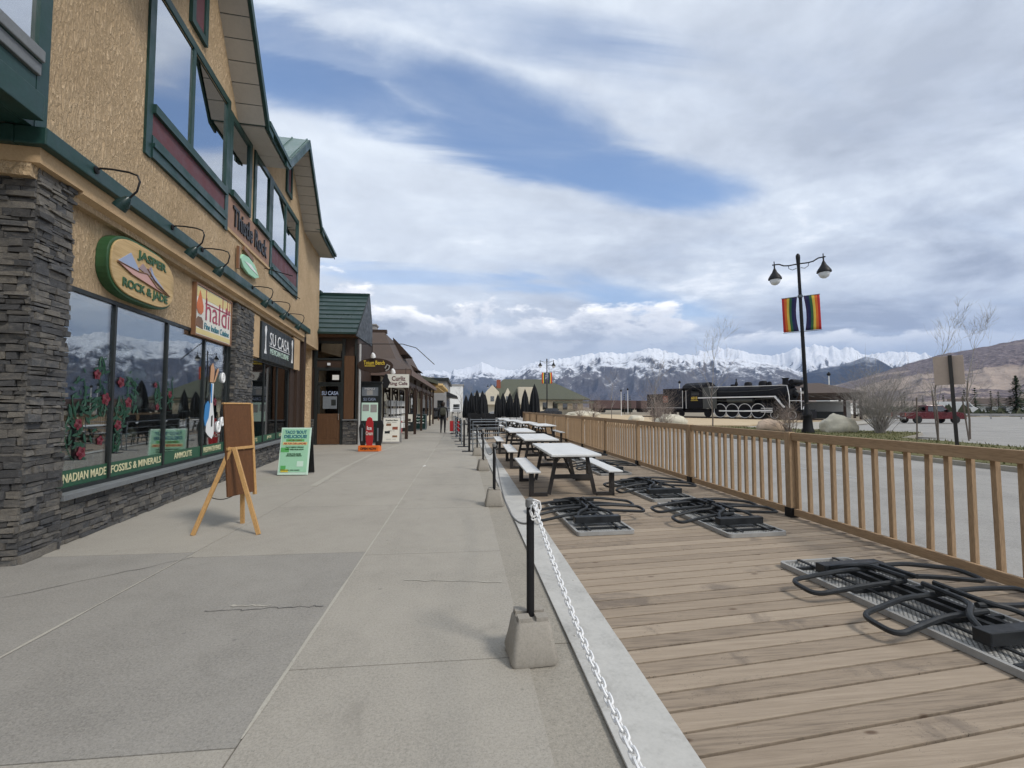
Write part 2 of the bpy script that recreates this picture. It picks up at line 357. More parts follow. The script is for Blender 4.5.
def glass(name, tint, lo, hi, rough=0.01):
    m_ = bpy.data.materials.new(name); m_.use_nodes = True; nt = NT(m_.node_tree); nt.n.clear()
    fr = nt('ShaderNodeFresnel', {'IOR': 1.5}); co = nt('ShaderNodeTexCoord').outputs['Object']
    wob = nt('ShaderNodeBump', {'Height': nt.noise(co, 0.9, 2, 0.4), 'Strength': 0.04, 'Distance': 0.02})
    gl = nt('ShaderNodeBsdfGlossy', {'Roughness': rough, 'Color': (0.95, 0.97, 1, 1), 'Normal': wob.outputs[0]}); tr = nt('ShaderNodeBsdfTransparent', {'Color': c4(tint)})
    mx = nt('ShaderNodeMixShader', {0: nt.mapr(fr.outputs[0], 0.04, 0.6, lo, hi, smooth=False), 1: tr.outputs[0], 2: gl.outputs[0]})
    nt('ShaderNodeOutputMaterial', {0: mx.outputs[0]}); M[name] = m_
glass('shop_glass', (0.90, 0.94, 0.93), 0.17, 0.80)
glass('upper_glass', (0.35, 0.38, 0.40), 0.62, 0.95)
glass('dark_glass', (0.25, 0.27, 0.28), 0.14, 0.6, 0.03)
m_, nt, b = mat('decal_green', (0.02, 0.085, 0.045), 0.5)
mat('decal_leaf', (0.012, 0.062, 0.034), 0.5); mat('decal_rose', (0.15, 0.010, 0.024), 0.5); mat('decal_rose_dark', (0.10, 0.006, 0.016), 0.5)
mat('cream_paint', (0.62, 0.58, 0.36), 0.5); mat('white_paint', (0.78, 0.78, 0.77), 0.5); mat('blue_decal', (0.04, 0.22, 0.50), 0.5)
mat('skin_tone', (0.50, 0.28, 0.17), 0.5); mat('black_paint', (0.012, 0.012, 0.013), 0.45); mat('flesh_decal', (0.55, 0.30, 0.16), 0.5)
# --- signs
m_, nt, b = mat('sign_wood', (0.5, 0.36, 0.18), 0.55, 0, 0.3); co = coords(nt)
n = nt.noise(nt.scalev(co, (1, 1.2, 14)), 2.5, 6, 0.6, 0.8)
nt.set(b.inputs['Base Color'], nt.ramp(n, [(0.3, (0.42, 0.28, 0.12)), (0.7, (0.60, 0.43, 0.22))]))
mat('sign_green', (0.025, 0.085, 0.030), 0.5); mat('sign_blue', (0.30, 0.36, 0.50), 0.5); mat('sign_pink', (0.55, 0.32, 0.28), 0.5); mat('sign_mauve', (0.30, 0.22, 0.22), 0.5)
worn('haldi_panel', (0.72, 0.70, 0.62), 0.5, 0.06, 3, 0); mat('haldi_yellow', (0.66, 0.55, 0.24), 0.5); mat('haldi_orange', (0.60, 0.15, 0.04), 0.5); mat('haldi_red', (0.36, 0.05, 0.09), 0.5); mat('sign_brown', (0.20, 0.10, 0.05), 0.5)
mat('mint', (0.34, 0.62, 0.42), 0.45); mat('mint_pale', (0.58, 0.76, 0.64), 0.45); mat('sign_teal', (0.03, 0.17, 0.22), 0.5); mat('leaf_green', (0.10, 0.40, 0.11), 0.5); mat('orange', (0.75, 0.16, 0.02), 0.5); mat('yellow', (0.70, 0.55, 0.06), 0.5); mat('red', (0.40, 0.018, 0.022), 0.5)
mat('gold', (0.62, 0.45, 0.05), 0.4)
# --- metals and plastics
worn('black_metal', (0.011, 0.011, 0.012), 0.5, 0.3, 6, 0.1, 0.0, 0.22)
worn('tube_black', (0.017, 0.019, 0.021), 0.42, 0.4, 9, 0.05, 0.0, 0.35)
worn('table_leg', (0.026, 0.023, 0.021), 0.5, 0.3, 7)
worn('table_top', (0.60, 0.60, 0.585), 0.6, 0.16, 4, 0.05)
worn('rim_grey', (0.30, 0.295, 0.28), 0.5, 0.15, 8)
m_, nt, b = mat('tread_grey', (0.4, 0.4, 0.38), 0.55, 0, 0.4); co = coords(nt)
rr = nt('ShaderNodeMapping', {'Vector': co}); rr.inputs['Rotation'].default_value = (0, 0, R(45))
wa = nt('ShaderNodeTexWave', {'Vector': rr.outputs[0], 'Scale': 13.0, 'Distortion': 0.0}, bands_direction='X').outputs[1]
wb = nt('ShaderNodeTexWave', {'Vector': rr.outputs[0], 'Scale': 13.0, 'Distortion': 0.0}, bands_direction='Y').outputs[1]
ht = nt.m('MULTIPLY', wa, wb); n = nt.noise(co, 5, 5, 0.6)
c = nt.mix(nt.mapr(ht, 0.20, 0.08, 0, 0.8), nt.ramp(n, [(0.3, (0.34, 0.335, 0.31)), (0.7, (0.45, 0.445, 0.42))]), (0.05, 0.05, 0.05, 1))
nt.set(b.inputs['Base Color'], c); bump(nt, b, ht, 0.7, 0.006)
m_, nt, b = mat('galvanised', (0.42, 0.44, 0.45), 0.6, 0.0, 0.25); co = coords(nt)
v = nt('ShaderNodeTexVoronoi', {'Vector': co, 'Scale': 26.0}).outputs[1]; n = nt.noise(co, 2.5, 7, 0.7, 0.6); n2 = nt.noise(co, 40, 4, 0.7)
c = nt.ramp(nt.m('ADD', nt.m('MULTIPLY', n, 0.7), nt.m('MULTIPLY', n2, 0.3)), [(0.3, (0.29, 0.28, 0.255)), (0.5, (0.44, 0.43, 0.40)), (0.72, (0.53, 0.52, 0.485))])
nt.set(b.inputs['Base Color'], c); nt.set(b.inputs['Roughness'], nt.mapr(n, 0.3, 0.7, 0.55, 0.8)); bump(nt, b, n2, 0.2, 0.002)
worn('steel_grey', (0.16, 0.18, 0.20), 0.45, 0.2, 8)
worn('bolt_steel', (0.35, 0.34, 0.32), 0.35, 0.2, 30, 0, 0.8)
worn('chain_white', (0.74, 0.74, 0.73), 0.45, 0.06, 20, 0)
worn('rope_grey', (0.17, 0.17, 0.165), 0.8, 0.2, 20)
worn('umbrella_cloth', (0.006, 0.007, 0.009), 0.85, 0.4, 5)
worn('brown_shingle', (0.085, 0.063, 0.052), 0.85, 0.3, 3, 0.5)
worn('brown_fascia', (0.155, 0.105, 0.085), 0.7, 0.2, 3)
worn('sage_shingle', (0.085, 0.090, 0.065), 0.85, 0.25, 1.5, 0.5)
worn('cream_wall', (0.62, 0.56, 0.44), 0.85, 0.12, 1.5, 0.2)
worn('white_wall', (0.70, 0.70, 0.68), 0.7, 0.08, 1.5)
worn('grey_wall', (0.30, 0.29, 0.28), 0.8, 0.15, 1.5)
worn('brick_red', (0.25, 0.075, 0.045), 0.85, 0.3, 5, 0.3)
worn('loco_black', (0.009, 0.009, 0.011), 0.5, 0.4, 1.2, 0.05, 0.0, 0.12)
worn('loco_tender', (0.007, 0.007, 0.011), 0.5, 0.4, 1.2, 0.05, 0.0, 0.25)
worn('loco_grey', (0.055, 0.058, 0.055), 0.55, 0.3, 1.5)
worn('loco_white', (0.72, 0.72, 0.72), 0.4, 0.1, 3, 0)
worn('truck_red', (0.085, 0.008, 0.012), 0.28, 0.15, 2, 0.0)
worn('rubber', (0.016, 0.016, 0.016), 0.85, 0.2, 8); worn('chrome', (0.55, 0.55, 0.55), 0.2, 0.1, 4, 0, 0.9)
mat('lamp_glass', (0.72, 0.74, 0.76), 0.15, 0, 0.6); mat('red_lens', (0.45, 0.01, 0.01), 0.25)
worn('boulder', (0.52, 0.48, 0.38), 0.9, 0.3, 2.2, 1.0); worn('boulder_pink', (0.42, 0.32, 0.24), 0.9, 0.3, 2.2, 1.0)
worn('bark', (0.13, 0.105, 0.085), 0.9, 0.3, 6, 0.4); worn('twig', (0.27, 0.215, 0.18), 0.9, 0.3, 6, 0.2); worn('twig_grey', (0.30, 0.275, 0.25), 0.9, 0.25, 6, 0.2)
vary('needles', [(0.018, 0.035, 0.018), (0.032, 0.055, 0.026), (0.055, 0.075, 0.035)], 0.85, 3, 0.2, 0.01, (1, 1, 1), 0.3, 0.1)
vary('needles_pale', [(0.060, 0.075, 0.045), (0.09, 0.10, 0.06), (0.12, 0.12, 0.08)], 0.85, 3, 0.2, 0.01, (1, 1, 1), 0.3, 0.1)
vary('grass_blades', [(0.07, 0.085, 0.03), (0.12, 0.125, 0.05), (0.20, 0.17, 0.09)], 0.8, 3, 0.0, 0.01, (1, 1, 1), 0.2, 0.1)
worn('pole_grey', (0.36, 0.36, 0.35), 0.5, 0.15, 5)
worn('sign_back', (0.42, 0.33, 0.27), 0.55, 0.12, 3, 0.0)
worn('cloth_black', (0.016, 0.016, 0.018), 0.9, 0.3, 14); worn('cloth_olive', (0.05, 0.05, 0.035), 0.9, 0.3, 14); worn('hair', (0.030, 0.020, 0.014), 0.7)
worn('skin', (0.42, 0.25, 0.18), 0.55, 0.1, 10, 0)
worn('paper', (0.75, 0.74, 0.71), 0.8, 0.05, 5)
worn('cargo_brown', (0.085, 0.052, 0.048), 0.8, 0.3, 1.0); worn('car_paint_dark', (0.03, 0.033, 0.04), 0.3, 0.2, 3, 0); worn('car_paint_silver', (0.42, 0.43, 0.44), 0.3, 0.1, 3, 0)
rb = [(0.42, 0.022, 0.022), (0.60, 0.13, 0.02), (0.62, 0.45, 0.07), (0.03, 0.12, 0.05), (0.018, 0.025, 0.085), (0.035, 0.025, 0.085)]
for i, c in enumerate(rb): worn('stripe_%d' % i, c, 0.8, 0.12, 6, 0.05)
# ================================================================== TERRAIN
FAR = 15000.0
g = MB(); g.add([(-FAR, -2500, -0.22), (FAR, -2500, -0.22), (FAR, FAR, -0.22), (-FAR, FAR, -0.22)], [(0, 1, 2, 3)])
struct(g.build('ground', M['plain']))
def sheet(name, pts, z, m, depth=0.0):
    b_ = MB()
    if depth: b_.prism(pts, (z - depth, z), lambda a, b__, e: (a, b__, e))
    else: b_.add([(x, y, z) for x, y in pts], [tuple(range(len(pts)))])
    return struct(b_.build(name, m))
sheet('road', [(4.9, -30), (4.9, 36), (1.2, 40), (1.2, 260), (10.5, 260), (11, 40), (14.05, 30), (14.05, -30)], -0.14, M['asphalt'])
sheet('parking_lot', [(14.05, -30), (14.05, 22), (60, 22), (160, 60), (160, -30)], -0.144, M['asphalt'])
sheet('parking_lot', [(21.5, 26), (30, 35), (38, 42), (64, 66), (110, 70), (90, 30), (60, 22.004), (26, 22.004)], -0.148, M['asphalt'])
# rocky country beyond: each range is a height field at its true distance (degrees from the street, slope of the sight line to its crest)
def rock_mat(name, rock, rock2, forest, snow_lo, snow_hi, tree_hi, streak=1.0, snow_amt=1.0):
    m_, nt, b = mat(name, rock, 0.92, 0, 0.1); geo = nt('ShaderNodeNewGeometry'); pos = geo.outputs['Position']; nz = nt('ShaderNodeSeparateXYZ', {0: geo.outputs['Normal']}).outputs[2]
    z = nt('ShaderNodeSeparateXYZ', {0: pos}).outputs[2]
    n = nt.noise(pos, 0.0028, 9, 0.68, 0.4); nf = nt.noise(nt.scalev(pos, (1, 1, 0.4)), 0.0085, 9, 0.72, 1.2); ng = nt.noise(pos, 0.06, 4, 0.7)
    rk = nt.ramp(nt.m('ADD', nt.m('MULTIPLY', nf, 0.6), nt.m('MULTIPLY', ng, 0.4)), [(0.35, rock), (0.65, rock2)])
    zz = nt.m('ADD', z, nt.m('MULTIPLY', nt.m('SUBTRACT', n, 0.5), 300 * streak))
    zz = nt.m('ADD', zz, nt.m('MULTIPLY', nt.m('SUBTRACT', nf, 0.5), 800 * streak))
    zz = nt.m('ADD', zz, nt.m('MULTIPLY', nt.m('SUBTRACT', nz, 0.76), 800))
    c = nt.mix(nt.mapr(nt.m('ADD', z, nt.m('MULTIPLY', nt.m('SUBTRACT', n, 0.5), 500)), tree_hi - 60, tree_hi + 120), nt.mix(nt.mapr(ng, 0.4, 0.62), forest, tuple(x * 1.9 for x in forest) + (1,)), rk)
    c = nt.mix(nt.m('MULTIPLY', nt.mapr(zz, snow_lo, snow_hi), snow_amt), c, (0.80, 0.82, 0.86, 1))
    nt.set(b.inputs['Base Color'], c); bump(nt, b, nt.m('ADD', nf, nt.m('MULTIPLY', ng, 0.3)), 0.6, 60)
    return m_
def lerp_tab(tab, x):
    if x <= tab[0][0]: return tab[0][1]
    for (a, b_), (c, d) in zip(tab, tab[1:]):
        if x <= c: return b_ + (d - b_) * (x - a) / (c - a)
    return tab[-1][1]
def mountain(tab, dist, m_, step=0.085, nr=76, jag=0.0032, rough=0.32, front=0.55, seed=0, power=1.15, spur=900.0):
    a0, a1 = tab[0][0], tab[-1][0]; na = int((a1 - a0) / step) + 1
    b_ = MB(); vs = []
    for i in range(na):
        a = a0 + (a1 - a0) * i / (na - 1)
        e = lerp_tab(tab, a); jg = jag * dist * mnoise.fractal(Vector((a * 1.5, seed, 0)), 0.95, 2.1, 5)
        crest = max(5.0, e * dist); sa, ca = math.sin(R(a)), math.cos(R(a)); fade = min(1, (a - a0) / 1.5, (a1 - a) / 1.5)
        for j in range(nr):
            tt = j / (nr - 1) * 1.22
            r = dist * (front + (1 - front) * tt)
            x, y = r * sa, r * ca
            base = tt ** power if tt <= 1 else 1 - (tt - 1) * 1.6
            wx = 0.35 * mnoise.fractal(Vector((x / 900, y / 900, seed)), 1, 2, 3)
            rn = mnoise.ridged_multi_fractal(Vector((a * dist * 0.01745 / spur + wx, tt * 1.9 + seed, seed * 1.7)), 0.85, 2.2, 7, 0.9, 2.0) / 2.2
            fn = mnoise.fractal(Vector((x / 260, y / 260, seed)), 0.95, 2.1, 5)
            env = 4 * tt * (1 - tt) if tt <= 1 else 0
            h = crest * (base + rough * env * (rn - 0.62) + 0.05 * fn * min(1, env * 2)) + jg * max(0, 1 - abs(tt - 1) * 4) ** 2
            vs.append((x, y, max(-0.3, h) if tt > 0 else -5))
    fs = [(i * nr + j, (i + 1) * nr + j, (i + 1) * nr + j + 1, i * nr + j + 1) for i in range(na - 1) for j in range(nr - 1)]
    b_.add(vs, fs); return b_
RM1 = rock_mat('range_rock_far', (0.06, 0.065, 0.075), (0.12, 0.12, 0.13), (0.022, 0.03, 0.034), 540, 720, 250)
RM2 = rock_mat('range_rock_main', (0.065, 0.065, 0.075), (0.17, 0.16, 0.165), (0.062, 0.062, 0.075), 390, 700, 160, 1.7)
RM3 = rock_mat('range_rock_jagged', (0.075, 0.078, 0.088), (0.17, 0.17, 0.18), (0.03, 0.035, 0.045), 470, 600, 60, 1.3)
RM4 = rock_mat('range_rock_dark', (0.028, 0.036, 0.055), (0.042, 0.050, 0.07), (0.024, 0.032, 0.05), 500, 700, 100, 0.5, 0.5)
RM5 = rock_mat('hill_rock', (0.115, 0.088, 0.085), (0.42, 0.345, 0.29), (0.13, 0.105, 0.10), 2500, 3000, -200, 0.3, 0.0)
def add_range(name, tab, dist, m_, label, **k):
    o = mountain(tab, dist, m_, **k).build(name, m_, smooth=False, fix=False); o.data.polygons.foreach_set('use_smooth', [True] * len(o.data.polygons))
    struct(o, label)
add_range('mountain_range', [(-14.45, .055), (-9.96, .0648), (-6.45, .0743), (-4.05, .0793), (-1.62, .0755), (-.14, .0844), (1.34, .0911), (2.34, .0978), (3.33, .0913), (4.83, .0827), (6.45, .0805), (7.58, .0914), (8.95, .0979), (10.82, .102), (13.29, .0972), (16.94, .0791), (21.65, .046)],
          9000, RM1, 'blue snow-streaked far range at the end of the street', seed=3, rough=0.5, spur=1400, jag=0.004)
add_range('mountain_range', [(.87, .0151), (4.58, .0478), (6.45, .0718), (8.33, .0892), (10.82, .1042), (13.3, .1081), (15.14, .1141), (16.96, .1178), (18.4, .1172), (19.94, .1143), (21.7, .1197), (22.86, .1243), (23.77, .1226), (24.9, .1156), (26.23, .1085), (28.4, .1049), (30.5, .0992), (33.03, .0932), (35.45, .0835), (37.3, .0726), (39.94, .0524), (42.4, .0297), (44.73, .0118)],
          6500, RM2, 'broad snow-topped mountain above the green-roofed station', seed=11, rough=0.55, spur=800, power=1.0, jag=0.0035)
add_range('mountain_range', [(21.67, .0776), (26.22, .1023), (28.41, .114), (29.68, .1159), (30.73, .119), (31.55, .1182), (32.56, .1113), (33.74, .1043), (35., .1011), (36.42, .1007), (37.54, .1079), (38.72, .113), (39.6, .1137), (40.71, .1095), (41.88, .1053), (42.69, .1051), (43.47, .0935), (44.1, .091), (45.03, .0941), (46.36, .0932), (47.44, .09), (48.13, .0874), (48.8, .0785), (50.42, .0654), (52.84, .0522)],
          8500, RM3, 'jagged grey rock crest with snow bowls beyond the locomotive', seed=21, rough=0.6, spur=420, jag=0.005, power=1.35)
add_range('mountain_range', [(35.38, .0284), (37.26, .0409), (38.91, .064), (39.96, .0705), (41.66, .0744), (42.9, .082), (43.78, .088), (44.55, .0836), (45.22, .0743), (46.3, .0581), (48.37, .0353)],
          6000, RM4, 'dark blue forested shoulder below the jagged crest', seed=31, rough=0.15, jag=0.001)
def hill_mat():
    m_, nt, b = mat('hill_side', (0.3, 0.25, 0.2), 0.95, 0, 0.05); pos = nt('ShaderNodeNewGeometry').outputs['Position']
    big = nt.noise(nt.scalev(pos, (1, 1, 2.2)), 0.0022, 7, 0.62, 0.8); mid = nt.noise(pos, 0.012, 6, 0.7, 0.4); sp = nt.noise(pos, 0.075, 3, 0.75)
    z = nt('ShaderNodeSeparateXYZ', {0: pos}).outputs[2]
    grass = nt.ramp(mid, [(0.35, (0.27, 0.215, 0.18)), (0.6, (0.37, 0.30, 0.25))])
    wood = nt.ramp(sp, [(0.38, (0.075, 0.062, 0.068)), (0.55, (0.19, 0.155, 0.155)), (0.7, (0.29, 0.24, 0.225))])
    f = nt.m('ADD', nt.mapr(big, 0.40, 0.58), nt.m('SUBTRACT', nt.mapr(z, 40, 190, 0, 0.75), nt.m('MULTIPLY', mid, 0.75)))
    c = nt.mix(nt.mapr(f, 0.15, 0.45), grass, wood)
    c = nt.mix(nt.m('MULTIPLY', nt.mapr(big, 0.60, 0.66), nt.mapr(sp, 0.40, 0.5)), c, (0.05, 0.055, 0.05, 1))
    nt.set(b.inputs['Base Color'], c); bump(nt, b, nt.m('ADD', mid, nt.m('MULTIPLY', sp, 0.5)), 0.6, 25); return m_
RM5 = hill_mat()
add_range('hill', [(36.29, .0131), (38.14, .0257), (40.76, .0375), (42.43, .0455), (44.03, .0549), (45.57, .0638), (46.69, .0711), (47.76, .0773), (49.15, .0844), (50.46, .0881), (51.72, .0915), (52.94, .0955), (54.32, .1004), (56.26, .105), (58.24, .1033), (60.47, .0942), (62.48, .0834), (70, .05), (78, .02)],
          2600, RM5, 'bare brown and purple hillside on the right', seed=41, rough=0.28, front=0.3, spur=260, jag=0.0015, power=1.25)
add_range('mountain_range', [(56, .03), (62, .10), (68, .15), (74, .19), (80, .21), (86, .20), (92, .215), (98, .19), (104, .20), (112, .16), (120, .12), (130, .06)],
          7500, RM2, 'snow-topped range across the valley, mirrored in the shop windows', seed=51, rough=0.4, spur=900, step=0.2)

# ================================================================== PAVEMENTS
sw = MB()
def slab(x0, x1, y0, y1, mi=0, z=0.0, gp=0.004): sw.bx(x0 + gp, x1 - gp, y0 + gp, y1 - gp, z - 0.12, z, mi)
c1y = [-3.0, 1.2, 5.22, 9.4, 13.5, 17.6, 22, 27, 33, 40, 50, 62, 80, 110, 160, 240]
for a, b_ in zip(c1y, c1y[1:]): slab(-8.5, -2.78, a, b_, 1 if 1 < a < 5 else 0)
c2y = [-3.0, -0.6, 2.25, 5.05, 7.4, 9.8, 12.2, 14.8, 17.6, 20.4, 23.4, 27, 31, 36, 42, 50, 62, 80, 110, 160, 240]
for a, b_ in zip(c2y, c2y[1:]): slab(-2.78, -1.0, a, b_, 1 if 2 < a < 4 else 0)
c3y = [-3.0, 0.9, 2.86, 4.94, 7.1, 9.2, 11.4, 13.6, 16.0, 18.6, 21.4, 24.5, 28, 32, 37, 44, 54, 70, 110, 160, 240]
for a, b_ in zip(c3y, c3y[1:]): slab(-1.0, 0.40, a, b_)
for k in range(12): slab(0.392, 0.72, -3 + k * 3.0, k * 3.0, 2, -0.004 - 0.002 * (k % 2))
sw.bx(-8.5, 0.69, -3, 240, -0.2, -0.10, 3)
def ragged(pts, wd, mi, z=0.004):
    vs = []; n = len(pts)
    for i, (x, y) in enumerate(pts):
        ww = wd * random.uniform(0.4, 1.3); a = pts[max(0, i - 1)]; c_ = pts[min(n - 1, i + 1)]
        d = Vector((c_[0] - a[0], c_[1] - a[1])).normalized()
        vs += [(x - d.y * ww, y + d.x * ww, z), (x + d.y * ww, y - d.x * ww, z)]
    sw.add(vs, [(2 * i, 2 * i + 1, 2 * i + 3, 2 * i + 2) for i in range(n - 1)], mi)
def wander(x0, y0, x1, y1, n, amp): return [(x0 + (x1 - x0) * i / n + random.gauss(0, amp), y0 + (y1 - y0) * i / n + random.gauss(0, amp)) for i in range(n + 1)]
ragged(wander(-1.9, 3.72, -1.05, 3.73, 24, 0.012), 0.0035, 3)
ragged(wander(-1.75, 3.80, -1.45, 3.78, 10, 0.012), 0.012, 4)
ragged(wander(-2.7, 5.05, -4.1, 3.7, 22, 0.012), 0.0035, 3)
ragged(wander(-0.5, 4.2, 0.35, 4.06, 14, 0.006), 0.008, 4)
ragged([(-2.86, 9.3), (-2.95, 12), (-2.92, 15), (-2.7, 17.5), (-2.45, 19.4)], 0.05, 4)
ragged([(-1.0, 2.3 + 0.25 * i) for i in range(60)], 0.010, 4)
ragged([(-2.78, 3.0 + 0.22 * i) for i in range(10)], 0.011, 4)
struct(sw.build('pavement', [M['concrete'], M['grey_concrete'], M['kerb_concrete'], M['crack'], M['joint_fill']]))
st_ = MB()
for k in range(14):
    y0 = -1.9 + 2.42 * k; st_.bx(0.69, 1.015, y0, y0 + 2.44, 0.006, 0.017 + 0.004 * (k % 2))
    for j in range(3): st_.lathe([(0.010, 0.0), (0.008, 0.005), (0.003, 0.007)], 8, (0.74 + 0.22 * (j % 2), y0 + 0.1 + 0.95 * j, 0.017 + 0.004 * (k % 2)))
o = st_.build('kerb_plate', M['galvanised'], bevel=0.003); struct(o, 'galvanised metal plates covering the joint between pavement and wooden deck')

dk = MB(); sl = math.tan(R(6.2))
for k in range(-34, 240):
    y = k * 0.1465; z = random.uniform(-0.001, 0.001); h = 0.0650
    ya, yb = y, y + sl * 3.75
    if yb < -2.5: continue
    y2 = random.uniform(-0.003, 0.003)
    dk.add([(1.0, ya - h, z - 0.035), (4.75, yb - h + y2, z - 0.035), (4.75, yb + h + y2, z - 0.035), (1.0, ya + h, z - 0.035), (1.0, ya - h, z), (4.75, yb - h + y2, z), (4.75, yb + h + y2, z), (1.0, ya + h, z)],
           [(3, 2, 1, 0), (4, 5, 6, 7), (0, 1, 5, 4), (1, 2, 6, 5), (2, 3, 7, 6), (3, 0, 4, 7)])
dk.bx(1.0, 4.75, -3, 35.2, -0.2, -0.06, 1)
o = dk.build('patio_deck', [M['deck_wood'], M['crack']], bevel=0.0025); struct(o, 'weathered wooden plank deck along the pavement')

# grass island between the road and the parking lot
isl = [(14.0, -20), (14.0, 14), (14.6, 24), (16.5, 33), (18, 37), (21.2, 33.5), (23.5, 29), (26, 27), (27.5, 25), (25, 23), (21.9, 20.9), (21.6, 18), (21.2, 15), (20.8, 4), (20.6, -20)]
kb = MB(); cxy = Vector((19, 12))
kb.prism(isl, (-0.2, -0.01), lambda a, b_, e: (a, b_, e)); struct(kb.build('kerb', M['kerb_concrete']))
def inset(p): v = Vector(p) - Vector((18.6, p[1])); return (p[0] - 0.16 * (1 if v.x > 0 else -1), p[1])
sheet('lawn', [inset(p) for p in isl], 0.004, M['lawn'], 0.02)
def pip(x, y, P_):
    r_ = False
    for (x0, y0), (x1, y1) in zip(P_, P_[1:] + P_[:1]):
        if (y0 > y) != (y1 > y) and x < (x1 - x0) * (y - y0) / (y1 - y0) + x0: r_ = not r_
    return r_
gr = MB()
for _ in range(9000):
    x, y = random.uniform(14.1, 27.3), random.uniform(6, 36)
    if not pip(x, y, isl): continue
    a = random.uniform(0, math.pi); h = random.uniform(0.04, 0.13); wd = random.uniform(0.01, 0.03); dx_, dy_ = math.cos(a) * wd, math.sin(a) * wd; lx, ly = random.gauss(0, .03), random.gauss(0, .03)
    gr.add([(x - dx_, y - dy_, 0.0), (x + dx_, y + dy_, 0.0), (x + lx, y + ly, h)], [(0, 1, 2)])
tag(gr.build('grass', M['grass_blades'], fix=False), 'thin early spring grass growing on the roadside island', None, None, 'stuff')
# dry ground round the locomotive, path in front of it
sheet('dry_lawn', [(13, 37.5), (17.8, 38), (24, 36.6), (33, 44.5), (44, 50), (38, 60), (33, 82), (24, 110), (12.5, 110)], -0.02, M['dry_ground'], 0.1)
sheet('path', [(21.3, 33.6), (23.6, 29.4), (40, 41.5), (46, 47), (43, 48.5), (33, 43)], -0.05, M['concrete'], 0.05)
mk = MB()
for y0 in (9.8, 24): mk.bx(9.1, 9.22, y0, y0 + 3.0, -0.138, -0.136)
for k in range(7): mk.bx(36 + k * 2.8, 36.1 + k * 2.8, 24, 29, -0.142, -0.140)
struct(mk.build('road_marking', M['rim_grey']))

# ================================================================== SHOP BUILDING (local frame: x = out from the wall, y = along it, z = up)
B0 = Vector((-4.26, 4.99, 0)); BA = 6.2
def bl(n, u, z=0.0):
    a = R(BA); return B0 + Vector((math.cos(a) * n - math.sin(a) * u, math.sin(a) * n + math.cos(a) * u, z))
bld = empty('shop_building', 'tan stucco two-storey shop building with green trim and slate stone base', 'building', B0, BA)
def part(mb, name, m_, parent=bld, **k): return mb.build(name, m_, parent, **k)
def stones(mb, u0, u1, z0, z1, n0, face='x', depth=0.022, rh=(0.028, 0.085), rl=(0.07, 0.30)):
    z = z0
    while z < z1 - 0.01:
        h = min(random.uniform(*rh), z1 - z); u = u0 - random.uniform(0, 0.1)
        while u < u1:
            L = random.uniform(*rl); a, b_ = max(u, u0), min(u + L, u1); u += L
            if b_ - a < 0.012: continue
            p = random.uniform(0.0, depth); gz = random.uniform(.002, .006); gu = random.uniform(.002, .006); j = lambda: random.uniform(-0.007, 0.007)
            lo, hi = n0 - 0.05, n0 + p
            P_ = [(lo, a + gu, z + gz), (hi + j(), a + gu + j(), z + gz + j()), (hi + j(), b_ - gu + j(), z + gz + j()), (lo, b_ - gu, z + gz), (lo, a + gu, z + h - gz), (hi + j(), a + gu + j(), z + h - gz + j()), (hi + j(), b_ - gu + j(), z + h - gz + j()), (lo, b_ - gu, z + h - gz)]
            if face == '-y': P_ = [(y_, -x_, z_) for x_, y_, z_ in P_]
            mb.add(P_, [(3, 2, 1, 0), (4, 5, 6, 7), (0, 1, 5, 4), (1, 2, 6, 5), (2, 3, 7, 6), (3, 0, 4, 7)])
        z += h
p1 = MB(); stones(p1, -0.0, 0.51, 0.0, 3.925, 0.0, depth=.035); stones(p1, -0.62, 0.0, 0.0, 3.925, 0.0, '-y', depth=.035)
p1.bx(-0.6, -0.03, 0.03, 0.5, 0, 3.86, 1)
part(p1, 'stone_pillar', [M['slate'], M['mortar']])
p2 = MB(); stones(p2, 5.42, 6.50, 0.0, 3.76, -0.0); stones(p2, -0.30, 0.0, 0.0, 3.76, -5.42, '-y'); p2.bx(-0.4, -0.03, 5.45, 6.48, 0, 3.76, 1)
part(p2, 'stone_pillar', [M['slate'], M['mortar']])
b1 = MB(); stones(b1, 0.51, 5.40, 0.0, 0.50, -0.05, rh=(0.04, 0.085)); b1.bx(-0.5, -0.09, 0.5, 5.4, 0, 0.5, 1)
part(b1, 'stone_base', [M['slate'], M['mortar']])
b2 = MB(); stones(b2, 6.50, 12.2, 0.0, 0.50, -0.05, rh=(0.04, 0.085)); b2.bx(-0.5, -0.09, 6.5, 12.2, 0, 0.5, 1)
part(b2, 'stone_base', [M['slate'], M['mortar']])
# walls
wl = MB(); T0 = -0.22
def wallbox(u0, u1, z0, z1, n0=T0, n1=0.0): wl.bx(n0, n1, u0, u1, z0, z1)
wallbox(-4.5, -2.6, 4.26, 7.62); wallbox(0.03, 1.78, 4.26, 7.62); wallbox(-2.6, 0.10, 7.4, 7.62)
wallbox(1.78, 4.66, 4.26, 5.10); wallbox(1.78, 4.66, 7.60, 7.62); wallbox(4.66, 7.55, 4.26, 5.86); wallbox(4.66, 4.74, 5.86, 7.62); wallbox(5.96, 6.24, 5.86, 7.57); wallbox(7.46, 7.55, 5.86, 7.57); wallbox(4.74, 7.55, 7.57, 7.62)
wallbox(7.55, 10.48, 4.26, 5.0); wallbox(7.55, 10.48, 7.57, 7.62); wallbox(10.48, 14.2, 4.0, 7.62)
wallbox(-0.09, 14.2, 3.80, 4.26, -0.6, -0.004)
wl.bx(-6, -0.22, 14.0, 14.2, 0, 7.62)
wl.prism([(1.15, 7.62), (5.25, 7.62), (3.2, 10.3)], (-0.22, 0.0), lambda a, b_, e: (e, a, b_))
